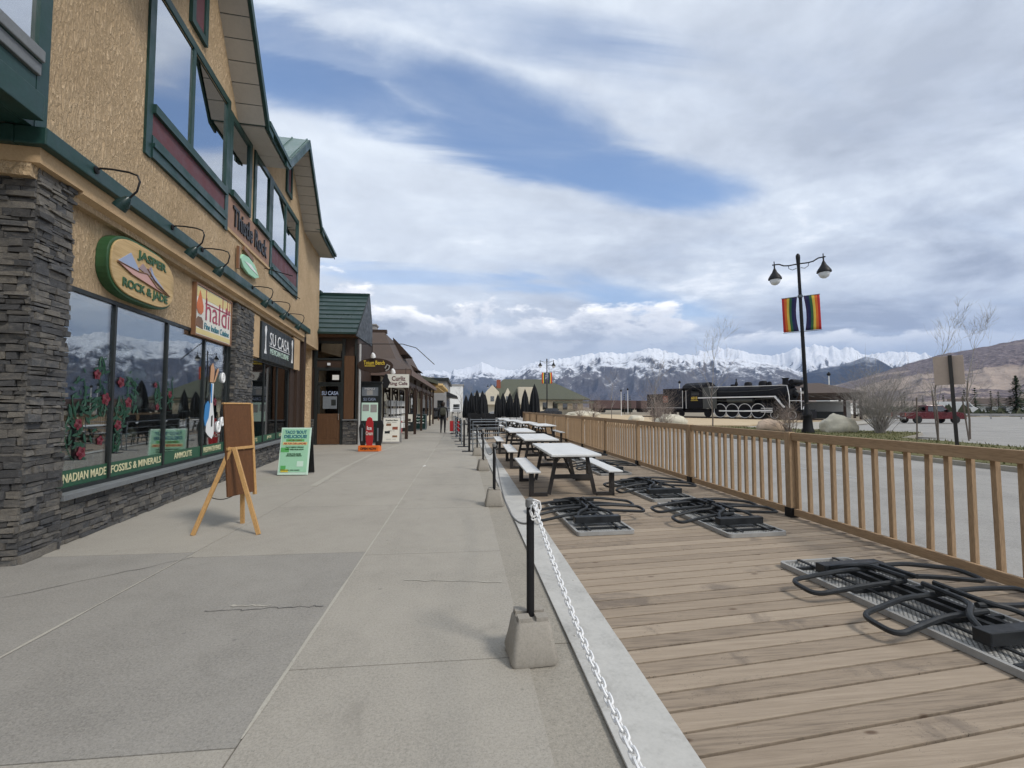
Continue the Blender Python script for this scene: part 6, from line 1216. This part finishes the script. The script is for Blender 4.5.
# ================================================================== PAVILION, STATION, FAR YARD
pa = empty('pavilion', 'open brown-roofed pavilion behind the nose of the locomotive', 'pavilion', (46.5, 58.0, 0), -38)
b_ = MB(); b_.add([(-7, -4, 2.95), (6, -4, 2.95), (6, 4, 2.95), (-7, 4, 2.95), (-7.2, -4.2, 3.3), (6.2, -4.2, 3.3), (6.2, 4.2, 3.3), (-7.2, 4.2, 3.3), (-3, 0, 4.75), (1.5, 0, 4.75)], [(3, 2, 1, 0), (0, 1, 5, 4), (1, 2, 6, 5), (2, 3, 7, 6), (3, 0, 4, 7), (4, 5, 9, 8), (5, 6, 9), (6, 7, 8, 9), (7, 4, 8)]); b_.build('roof', M['brown_shingle'], pa)
b_ = MB(); b_.bx(-6.8, 5.8, -3.9, -3.7, 2.45, 2.95); b_.bx(-6.8, 5.8, 3.7, 3.9, 2.45, 2.95); b_.build('beam', M['dark_wood'], pa)
for x in (-6.3, -1, 3.9, 5.5):
    for y in (-3.8, 3.8): b_ = MB(); b_.bx(x - .15, x + .15, y - .09, y + .09, 0, 2.45); b_.build('post', M['dark_wood'], pa)
b_ = MB(); b_.bx(-6, 5, 2.8, 3.4, 0, 2.3); b_.build('back_wall', M['white_wall'], pa)
b_ = MB(); b_.bx(-5.5, 4.2, -2, 1.5, 0, .9); b_.build('bench_block', M['dark_frame'], pa)
st = empty('station_building', 'large cream station with a long green hipped roof, dormer and red chimney', 'building', (4.6, 90, 0), -3)
b_ = MB(); b_.bx(0, 19.0, 0, 11, 0, 3.2); b_.build('wall', M['cream_wall'], st)
b_ = MB(); b_.add([(-.8, -.8, 3.1), (20.2, -.8, 3.1), (20.2, 11.8, 3.1), (-.8, 11.8, 3.1), (3.5, 5.5, 7.3), (12.6, 5.5, 7.3), (-.8, -.8, 2.9), (20.2, -.8, 2.9), (20.2, 11.8, 2.9), (-.8, 11.8, 2.9)], [(0, 1, 5, 4), (1, 2, 5), (2, 3, 4, 5), (3, 0, 4), (9, 8, 7, 6), (6, 7, 1, 0), (7, 8, 2, 1), (8, 9, 3, 2), (9, 6, 0, 3)]); b_.build('roof', M['sage_shingle'], st)
for x0, x1, zt, lab in ((-.2, 2.4, 5.8, 1), (3.4, 4.8, 5.2, 2), (6.2, 9.0, 5.4, 3)):
    b_ = MB(); b_.prism([(x0, 2.0), (x1, 2.0), (x1, zt - 1.4), ((x0 + x1) / 2, zt), (x0, zt - 1.4)] if x1 - x0 < 2.7 else [(x0, 2.0), (x1, 2.0), (x1, zt), (x0, zt)], (-1.2, 3.5), lambda a, c_, e: (a, e, c_)); gb_ = b_.build('gable', M['cream_wall'], st)
    b_ = MB(); b_.bx((x0 + x1) / 2 - .35, (x0 + x1) / 2 + .35, -1.23, -1.2, 2.6, 3.6); b_.build('window', M['dark_glass'], gb_)
b_ = MB(); b_.bx(2.0, 2.8, 2.5, 3.2, 4.5, 7.0); b_.build('chimney', M['brick_red'], st)
for k in range(8): b_ = MB(); x = 3 + k * 2.0; b_.bx(x, x + .9, -.03, .02, 1.0, 2.4); b_.build('window', M['dark_glass'], st)
b_ = MB(); b_.prism([(13, 2.2), (20.5, 2.2), (20.5, 2.6), (13, 2.6)], (-3, -.8), lambda a, c_, e: (a, e, c_)); [b_.bx(x, x + .2, -2.9, -2.7, 0, 2.2) for x in (13.4, 16.6, 20)]; b_.build('canopy', M['sage_shingle'], st)
fc = empty('freight_car', 'rust brown freight car far off right of the station', 'freight car', (34, 118, 0), -62, 'rust brown freight cars in the far yard')
b_ = MB(); b_.bx(-1.5, 1.5, 0, 15, 1.1, 3.3); b_.build('body', M['cargo_brown'], fc, bevel=.05); b_ = MB(); b_.bx(-1.2, 1.2, .5, 14.5, .7, 1.1); [b_.lathe([(.45, -1.1), (.45, 1.1)], 12, (0, y, .5), M=Matrix.Rotation(R(90), 4, 'Y')) for y in (1.5, 3, 12, 13.5)]; b_.build('bogie', M['black_metal'], fc)
for k, (x, y) in enumerate(((49, 126), (64, 134))): dup(fc, (x, y, 0), -62, ('middle rust brown freight car in the far yard', 'rust brown freight car farthest right, before the tender')[k])
fb = empty('depot_building', 'low brown-roofed white depot by the big conifer at the right edge', 'building', (116, 92, 0), -52); fb.scale = (.75, .75, .8)
b_ = MB(); b_.bx(-7, 9, 0, 8, 0, 2.6); b_.build('wall', M['white_wall'], fb); b_ = MB(); b_.prism([(-.5, 2.3), (4, 4.4), (8.5, 2.3)], (-7.5, 9.5), lambda a, c_, e: (e, a, c_)); b_.build('roof', M['brown_shingle'], fb); b_ = MB(); [b_.bx(x, x + 1.2, -.03, .02, .8, 2) for x in (-5, -2, 1, 4, 6.6)]; b_.build('window', M['dark_glass'], fb)
b_ = MB(); 
for k in range(26): b_.bx(-.06, .06, k * 3.0 - .06, k * 3.0 + .06, 0, .75)
b_.bx(-.1, .06, 0, 75, .45, .75); tag(b_.build('guard_rail', M['grey_wall'], loc=(62, 62.5, -.14), rot=(0, 0, R(-123))), 'long grey guard rail at the far edge of the parking lot', 'guard rail')
# ------------------------------------------------------------------ vehicles
def lathe_wheel(parent, x, y, r_, wd, side):
    RX = Matrix.Rotation(R(90), 4, 'Y'); b_ = MB(); b_.lathe([(r_ * .6, -wd / 2), (r_ * .95, -wd / 2), (r_, -wd * .3), (r_, wd * .3), (r_ * .95, wd / 2), (r_ * .6, wd / 2)], 20, (x, y, r_), M=RX); w_ = b_.build('wheel', M['rubber'], parent, smooth=True)
    b_ = MB(); b_.lathe([(.0, wd * .32 * side), (r_ * .3, wd * .40 * side), (r_ * .62, wd * .46 * side), (r_ * .62, 0), (0, 0)], 16, (x, y, r_), M=RX); b_.build('rim', M['chrome'], w_, smooth=True)
tk = empty('pickup_truck', 'dark red crew cab pickup truck crossing the parking lot', 'pickup truck', (47.6, 42.6, -.14), -100)   # local +y = forward, to the right
def body(prof, hw, name, m_, z0=0, taper=0.0, bevel=.04):
    b_ = MB(); b_.prism(prof, (-hw, hw), lambda a, c_, e: (e * (1 - taper * max(0, (c_ - 1.1))), a, c_)); return b_.build(name, M[m_], tk, bevel=bevel)
body([(-2.9, .55), (-2.9, 1.12), (-.95, 1.12), (-.95, 1.16), (2.0, 1.16), (2.75, 1.05), (2.85, .85), (2.85, .5), (2.3, .45), (1.5, .45), (-1.3, .45), (-2.5, .45)], .98, 'body', 'truck_red')
body([(-.92, 1.165), (-.80, 1.84), (.75, 1.86), (1.35, 1.165)], .93, 'cab', 'truck_red', taper=.16)
b_ = MB(); [b_.prism(p, (s_ * .965, s_ * .90), lambda a, c_, e: (e * (1 - .16 * max(0, c_ - 1.1)), a, c_)) for s_ in (-1, 1) for p in ([(-.75, 1.22), (-.66, 1.72), (.10, 1.74), (.10, 1.22)], [(.18, 1.22), (.18, 1.74), (.70, 1.76), (1.12, 1.22)])]; b_.bx(-.75, .75, -.93, -.88, 1.25, 1.70); b_.prism([(1.36, 1.22), (.86, 1.80), (.80, 1.80), (1.28, 1.22)], (-.72, .72), lambda a, c_, e: (e, a, c_)); b_.build('window', M['dark_glass'], tk)
b_ = MB(); b_.bx(-.95, .95, -2.99, -2.90, .42, .62); b_.bx(-.95, .95, 2.86, 2.95, .42, .62); b_.build('bumper', M['chrome'], tk, bevel=.02)
b_ = MB(); b_.bx(-.82, .82, -2.915, -2.902, .66, 1.06); tg = b_.build('tailgate', M['truck_red'], tk, bevel=.005); b_ = MB(); b_.bx(-.16, .16, -2.925, -2.916, .66, .80); b_.build('licence_plate', M['paper'], tg)
for s_ in (-1, 1): b_ = MB(); b_.bx(min(s_ * .84, s_ * .97), max(s_ * .84, s_ * .97), -2.92, -2.85, .70, 1.06); b_.build('tail_light', M['red_lens'], tk); b_ = MB(); b_.bx(min(s_ * .6, s_ * .95), max(s_ * .6, s_ * .95), 2.78, 2.87, .70, .95); b_.build('headlight', M['lamp_glass'], tk); b_ = MB(); b_.bx(min(s_ * 1.0, s_ * 1.16), max(s_ * 1.0, s_ * 1.16), .95, 1.1, 1.15, 1.38); b_.build('mirror', M['black_metal'], tk)
for s_ in (-1, 1):
    for y in (-1.75, 1.85): lathe_wheel(tk, s_ * .86, y, .39, .26, s_)
def van(x, y, rz, label, m_, L=6, H=2.6, name='cargo_van', cat='van'):
    v_ = empty(name, label, cat, (x, y, -.14), rz); b_ = MB(); b_.prism([(-L / 2, .4), (-L / 2, H), (L * .28, H), (L * .40, H * .62), (L / 2, H * .52), (L / 2, .4)], (-1, 1), lambda a, c_, e: (e, a, c_)); b_.build('body', M[m_], v_, bevel=.06)
    b_ = MB(); [b_.prism([(L * .2, H * .62), (L * .2, H * .88), (L * .29, H * .88), (L * .37, H * .62)], (s_ * 1.0, s_ * 1.012), lambda a, c_, e: (e, a, c_)) for s_ in (-1, 1)]; b_.bx(-.85, .85, -L / 2 - .01, -L / 2 + .01, H * .55, H * .85); b_.build('window', M['dark_glass'], v_)
    for s_ in (-1, 1):
        for yy in (-L * .3, L * .32): lathe_wheel(v_, s_ * .88, yy, .36, .24, s_)
    return v_
van(61, 70.5, -60, 'white motorhome parked behind the grey bush', 'white_wall', 7, 3.0, 'motorhome', 'motorhome'); van(66, 73, -60, 'white van parked right of the motorhome', 'white_wall', 5.5, 2.3); van(98.5, 82.5, -130, 'white box van near the guard rail, right of the red truck', 'white_wall', 6, 2.7)
def car(x, y, rz, label, m_):
    v_ = empty('parked_car', label, 'car', (x, y, -.14 if x > 1 else 0), rz, 'cars parked far along the street'); b_ = MB(); b_.prism([(-2.2, .3), (-2.2, .85), (-1.7, .95), (-1.1, 1.42), (.5, 1.42), (1.2, .95), (2.1, .82), (2.2, .5), (2.2, .3)], (-.88, .88), lambda a, c_, e: (e * (1 - .2 * max(0, c_ - .9)), a, c_)); b_.build('body', M[m_], v_, bevel=.05)
    b_ = MB(); [b_.prism([(-1.35, .98), (-1.0, 1.36), (.42, 1.36), (.95, .98)], (s_ * .87, s_ * .85), lambda a, c_, e: (e * (1 - .2 * max(0, c_ - .9)), a, c_)) for s_ in (-1, 1)]; b_.bx(-.7, .7, -1.62, -1.2, 1.0, 1.33); b_.build('window', M['dark_glass'], v_)
    for s_ in (-1, 1):
        for yy in (-1.35, 1.35): lathe_wheel(v_, s_ * .78, yy, .32, .2, s_)
car(-3.3, 60, 4, 'dark car parked beyond the shopfronts, nearest the walker', 'car_paint_dark'); car(-4.2, 72, 4, 'silver car parked behind the dark car', 'car_paint_silver'); car(1.9, 95, 0, 'dark car on the street left of the umbrellas', 'car_paint_dark'); car(6.5, 75, 60, 'silver car parked before the station', 'car_paint_silver'); car(16, 84, 80, 'dark car parked under the station canopy', 'car_paint_dark'); car(-1.5, 110, 0, 'silver car farthest down the street', 'car_paint_silver')
# ================================================================== BOULDERS, BUSHES, TREES
def boulder(x, y, rx, ry, rz, m_, label, seed):
    b_ = MB(); n, m2 = 24, 14; vs = []
    for j in range(m2 + 1):
        th = math.pi * j / m2
        for i in range(n):
            a = 2 * math.pi * i / n; d = Vector((math.sin(th) * math.cos(a), math.sin(th) * math.sin(a), math.cos(th))); k = 1 + .22 * mnoise.fractal(d * 1.6 + Vector((seed, 0, 0)), 1, 2, 5); vs.append((d.x * rx * k, d.y * ry * k, max(-.1, d.z * rz * k + rz * .45)))
    b_.add(vs, [(j * n + i, (j + 1) * n + i, (j + 1) * n + (i + 1) % n, j * n + (i + 1) % n) for j in range(m2) for i in range(n)]); o = b_.build('boulder', M[m_], smooth=True, loc=(x, y, 0)); o.data.set_sharp_from_angle(angle=R(60)); tag(o, label, 'boulder')
boulder(22.8, 25.9, 1.0, .8, .72, 'boulder', 'pale rounded boulder between the street lamp and the bush', 1.3); boulder(19.3, 27.2, .95, .6, .5, 'boulder_pink', 'pinkish boulder left of the street lamp base', 4.2); boulder(17.2, 36.8, 1.25, .9, .62, 'boulder', 'broad pale boulder below the tender of the locomotive', 7.7); boulder(18.6, 48, .9, .7, .45, 'boulder', 'low boulder left of the broad pale boulder', 9.1); boulder(17.5, 66, 2.6, 1.2, .65, 'boulder', 'long low far boulder near the station corner', 15.4)
def branch(b_, p, d, L, r_, depth, spread, up, segs=4, cnt=3, mi=0):
    pts = [p]; rs = [r_]; q_ = p.copy(); dd = d.copy(); kids = []
    for i in range(segs):
        dd = (dd + Vector((random.gauss(0, .12), random.gauss(0, .12), random.gauss(0, .08) + up))).normalized(); q_ = q_ + dd * L / segs; pts.append(q_.copy()); rs.append(r_ * (1 - .72 * (i + 1) / segs)); kids.append((q_.copy(), dd.copy(), r_ * (1 - .72 * (i + 1) / segs)))
    b_.tube(pts, rs, 5 if r_ > .015 else 3, mi=mi)
    if depth > 0:
        for k in range(cnt):
            kp, kd, kr = kids[random.randrange(1, segs)] if depth > 1 or segs > 2 else kids[-1]
            ax = Vector((random.gauss(0, 1), random.gauss(0, 1), random.gauss(0, .3))).normalized(); nd = (kd + ax * spread).normalized()
            branch(b_, kp, nd, L * random.uniform(.45, .75), max(.004, kr * .75), depth - 1, spread, up, segs, cnt, mi)
def sapling(x, y, h, label, seed, spread=.55, thick=.032, depth=3, cnt=5):
    random.seed(seed); t_ = empty('bare_sapling', label, 'tree', (x, y, 0)); b_ = MB(); pts = [(0, 0, 0), (.03, 0, h * .2), (-.02, .03, h * .45), (.04, 0, h * .6)]; b_.tube(pts, [thick * 1.3, thick * 1.1, thick * .9, thick * .75], 8); b_.build('trunk', M['bark'], t_, smooth=True)
    c_ = MB()
    for k in range(cnt + 2):
        z = h * random.uniform(.28, .6); a = random.uniform(0, 6.28); branch(c_, Vector((.02, 0, z)), Vector((math.cos(a) * .55, math.sin(a) * .55, .85)), h * random.uniform(.25, .42), thick * .45, depth - 1, spread, .10)
    branch(c_, Vector((.04, 0, h * .6)), Vector((.05, 0, 1)), h * .42, thick * .7, depth, spread, .05, cnt=cnt); c_.build('crown', M['twig_grey'], t_)
sapling(21.55, 18.9, 4.7, 'thin bare sapling behind the red truck, left of the road sign', 3); sapling(13.5, 23.8, 4.5, 'thin bare sapling in front of the locomotive wheels', 5); sapling(23.8, 19.4, 4.6, 'thin bare sapling right of the road sign', 8, .5, .035); sapling(14.6, 34, 4.2, 'thin bare sapling in front of the tender', 12); sapling(15.5, 47, 4.0, 'bare sapling left of the tender', 14)
for i, (x, y, h, tl, lab) in enumerate(((20.6, 19.0, 1.95, 2, 'thin dark stake left of the bare sapling'), (22.0, 19.3, 2.3, -5, 'thin dark stake just left of the road sign post'), (22.95, 18.75, 2.0, -7, 'leaning thin dark stake right of the road sign'))):
    b_ = MB(); b_.tube([(0, 0, -.02), (0, 0, h)], .03, 6); tag(b_.build('stake', M['bark'], loc=(x, y, 0), rot=(0, R(tl), 0)), lab, 'stake', 'tree stakes on the island')
def bush(x, y, rad, h, n, label, seed, m_='twig'):
    random.seed(seed); t_ = empty('bare_bush', label, 'bush', (x, y, 0)); b_ = MB()
    for k in range(n):
        a = random.uniform(0, 6.28); le = random.uniform(.15, 1.0); d = Vector((math.cos(a) * le * rad / h, math.sin(a) * le * rad / h, .75)).normalized(); branch(b_, Vector((random.gauss(0, .12), random.gauss(0, .12), 0)), d, h * random.uniform(.6, 1.05) * (1 if le < .7 else .85), .016, 2, .85, .03, 4, 5)
    b_.build('twigs', M[m_], t_); s_ = MB(); [s_.tube([(random.gauss(0, .08), random.gauss(0, .08), 0), (random.gauss(0, .2), random.gauss(0, .2), h * .35)], [.035, .02], 6) for _ in range(6)]; s_.build('stem', M['bark'], t_)
bush(24.3, 24.6, 1.9, 2.7, 110, 'big rounded bare bush right of the pale boulder', 21, 'twig_grey'); bush(19.1, 25.4, .9, 1.3, 30, 'small bare bush at the foot of the street lamp', 22); bush(16.6, 38.2, 1.5, 2.3, 34, 'bare brown bush in front of the tender', 23); bush(13.9, 30.5, .8, 1.5, 20, 'small bare bush before the cab of the locomotive', 24); bush(15.0, 58, 1.8, 2.3, 26, 'bare bush at the corner of the station', 25); bush(17.3, 60, 1.4, 2.0, 22, 'bare bush right of the station corner bush', 26)
def conifer(x, y, h, label, seed, rad=.22, n=16, m_='needles', group=None, dens=10):
    random.seed(seed); t_ = empty('conifer', label, 'tree', (x, y, -.1), 0, group); b_ = MB(); b_.tube([(0, 0, 0), (0, 0, h * .95)], [h * .02, h * .004], 6); b_.build('trunk', M['bark'], t_)
    c_ = MB()
    for k in range(n):
        f_ = (k + .5) / n; z = h * (.10 + .88 * f_); R0 = h * rad * (1 - f_) ** .8 * random.uniform(.75, 1.15) + h * .012
        for j in range(dens):
            a = random.uniform(0, 6.28); L = R0 * random.uniform(.6, 1.1); dr_ = -L * random.uniform(.15, .5); wd = L * random.uniform(.16, .3); ca, sa = math.cos(a), math.sin(a)
            for q_ in range(3):
                f1, f2 = q_ / 3, (q_ + 1.25) / 3; zz = random.uniform(-.02, .02) * h
                wd = max(wd, h * .045)
                c_.add([(ca * L * f1 - sa * wd * .5, sa * L * f1 + ca * wd * .5, z + dr_ * f1 + zz), (ca * L * f1 + sa * wd * .5, sa * L * f1 - ca * wd * .5, z + dr_ * f1 - .01 * h + zz), (ca * L * f2, sa * L * f2, z + dr_ * f2 + .015 * h)], [(0, 1, 2)])
    c_.build('crown', M[m_], t_, fix=False)
conifer(107.6, 79.0, 8.0, 'tallest dark conifer at the right edge beyond the parking lot', 31, .30, 22, 'needles', None, 16)
conifer(112, 77, 5.5, 'dark conifer at the foot of the tallest conifer', 32, .28, 14); conifer(88, 84, 4.6, 'dark conifer right of the road sign post', 33, .24, 14)
random.seed(77); G_ = 'small conifers along the far side of the parking lot'
ORD = ['first', 'second', 'third', 'fourth', 'fifth', 'sixth', 'seventh', 'eighth', 'ninth', 'tenth', 'eleventh', 'twelfth', 'thirteenth', 'fourteenth', 'fifteenth', 'sixteenth', 'seventeenth', 'eighteenth', 'nineteenth', 'twentieth']
for k in range(20):
    azm = R(43.0 + k * .70 + random.uniform(-.2, .2)); d = random.uniform(128, 150); h = random.uniform(3.2, 6.0); pale = k % 3 == 1
    conifer(d * math.sin(azm), d * math.cos(azm), h, '%s small %s conifer from the left beyond the parking lot' % (ORD[k], 'pale' if pale else 'dark'), 100 + k, random.uniform(.2, .34), 12, 'needles_pale' if pale else 'needles', G_, 12)
conifer(36, 100, 4.8, 'thin dark conifer before the freight cars, left of a pair', 61, .14, 10); conifer(37.3, 100, 4.4, 'thin dark conifer before the freight cars, right of a pair', 62, .14, 10)
for k, (px_, h) in enumerate(((0.5, 5.5), (3.5, 6.5))): sapling(-1.0 + px_, 130 + 10 * k, h, ('bare tree at the far end of the street', 'taller bare tree at the far end of the street')[k], 70 + k, .6, .09)
# scrub on the flat behind the parking lot
random.seed(5); sc = MB()
for _ in range(2600):
    azm = R(random.uniform(38, 66)); d = random.uniform(120, 420); x, y = d * math.sin(azm), d * math.cos(azm); s_ = random.uniform(.4, 1.5)
    for q_ in range(3): a = random.uniform(0, 6.28); sc.add([(x - math.cos(a) * s_, y - math.sin(a) * s_, -.2), (x + math.cos(a) * s_, y + math.sin(a) * s_, -.2), (x + random.gauss(0, .4 * s_), y + random.gauss(0, .4 * s_), random.uniform(.5, 1.6) * s_)], [(0, 1, 2)])
tag(sc.build('scrub', M['needles_pale'], fix=False), 'low scrub on the flat ground between parking lot and hillside', None, None, 'stuff')
# ================================================================== PERSON
pe = empty('person', 'person in dark clothes with an olive backpack walking away down the pavement', 'person', (-1.15, 27.3, 0), -2)
def skin_mesh(name, verts, edges, m_, parent, sub=2):
    me = bpy.data.meshes.new(name); me.from_pydata([v[:3] for v in verts], edges, []); o = bpy.data.objects.new(name, me); col.objects.link(o); me.materials.append(m_); o.parent = parent
    sk = o.modifiers.new('skin', 'SKIN'); sk.use_smooth_shade = True
    if not me.skin_vertices: me.skin_vertices.new()
    for i, v in enumerate(verts): r_ = v[3] if isinstance(v[3], tuple) else (v[3], v[3]); me.skin_vertices[0].data[i].radius = r_; me.skin_vertices[0].data[i].use_root = (i == 0)
    sb_ = o.modifiers.new('smooth', 'SUBSURF'); sb_.levels = sub; sb_.render_levels = sub; return o
bv = [(0, 0, .95, (.16, .11)), (0, .01, 1.12, (.145, .10)), (0, .02, 1.32, (.18, .115)), (0, .01, 1.47, (.12, .08)), (0, .02, 1.54, .055), (0, .035, 1.64, (.078, .092)), (0, .035, 1.74, (.06, .07)),
      (.20, .01, 1.43, .058), (.255, -.03, 1.17, .048), (.235, .10, .95, .038), (.225, .15, .86, .034), (-.20, .01, 1.43, .058), (-.27, -.06, 1.18, .048), (-.285, .03, .96, .038), (-.28, .07, .87, .034),
      (.09, 0, .86, (.098, .10)), (.10, .10, .50, .068), (.095, .02, .12, .045), (.10, .03, .045, (.045, .04)), (.10, .16, .035, (.042, .03)), (-.09, 0, .86, (.098, .10)), (-.10, -.06, .49, .068), (-.10, -.28, .17, .045), (-.10, -.32, .10, (.045, .04)), (-.10, -.21, .03, (.042, .03))]
be = [(0, 1), (1, 2), (2, 3), (3, 4), (4, 5), (5, 6), (3, 7), (7, 8), (8, 9), (9, 10), (3, 11), (11, 12), (12, 13), (13, 14), (0, 15), (15, 16), (16, 17), (17, 18), (18, 19), (0, 20), (20, 21), (21, 22), (22, 23), (23, 24)]
skin_mesh('body', bv, be, M['cloth_black'], pe)
b_ = MB(); b_.lathe([(.03, -.13), (.075, -.11), (.10, -.03), (.105, .03), (.09, .09), (.05, .125), (0, .13)], 16, (0, .03, 1.68)); b_.build('hair', M['hair'], pe, smooth=True)
b_ = MB(); b_.lathe([(.0, -.02), (.05, 0), (.055, .05), (.05, .08)], 12, (0, .02, 1.50)); b_.build('neck', M['skin'], pe, smooth=True)
b_ = MB(); b_.add([(x * w_, y, z) for z, w_, d_ in ((1.02, .14, .12), (1.06, .17, .19), (1.30, .17, .20), (1.44, .14, .15), (1.48, .09, .10)) for x, y in ((-1, -.10), (1, -.10), (1, -.10 - d_), (-1, -.10 - d_))], [(3, 2, 1, 0)] + [(4 * k + i, 4 * k + (i + 1) % 4, 4 * k + 4 + (i + 1) % 4, 4 * k + 4 + i) for k in range(4) for i in range(4)] + [(16, 17, 18, 19)]); bp_ = b_.build('backpack', M['cloth_olive'], pe, bevel=.03)
b_ = MB(); b_.bx(-.11, .11, -.315, -.28, 1.08, 1.26); b_.build('pocket', M['cloth_olive'], bp_, bevel=.02)
for s_ in (-1, 1):
    b_ = MB(); b_.lathe([(.02, -.07), (.036, -.04), (.038, .02), (.03, .05)], 8, (.226 if s_ > 0 else -.28, .155 if s_ > 0 else .075, .83)); [b_.tube([((.226 if s_ > 0 else -.28) + (k - 1.5) * .016, (.16 if s_ > 0 else .08), .77), ((.226 if s_ > 0 else -.28) + (k - 1.5) * .018, (.165 if s_ > 0 else .09), .71 + .008 * abs(k - 1))], [.009, .007], 5) for k in range(4)]; b_.tube([((.226 if s_ > 0 else -.28) - s_ * .03, .16 if s_ > 0 else .08, .83), ((.226 if s_ > 0 else -.28) - s_ * .045, .185 if s_ > 0 else .10, .77)], [.012, .008], 5); b_.build('hand', M['skin'], pe, smooth=True)
b_ = MB(); b_.bx(.055, .145, -.05, .22, 0, .03); b_.build('shoe_sole', M['rim_grey'], pe, bevel=.01)
# ================================================================== HAZE
hz_ = MB(); hz_.bx(-14500, 14500, -2400, 14600, -2.0, 2000.0); hzo = hz_.build('haze', [])
hm = bpy.data.materials.new('haze'); hm.use_nodes = True; nt = NT(hm.node_tree); nt.n.clear()
pv_ = nt('ShaderNodeVolumePrincipled', {'Color': (0.44, 0.62, 1.0, 1), 'Density': 5.4e-5, 'Anisotropy': 0.2}); o_ = nt('ShaderNodeOutputMaterial'); nt.l.new(pv_.outputs[0], o_.inputs['Volume'])
hzo.data.materials.append(hm); hzo['kind'] = 'stuff'; hzo['label'] = 'thin blue air over the whole valley'
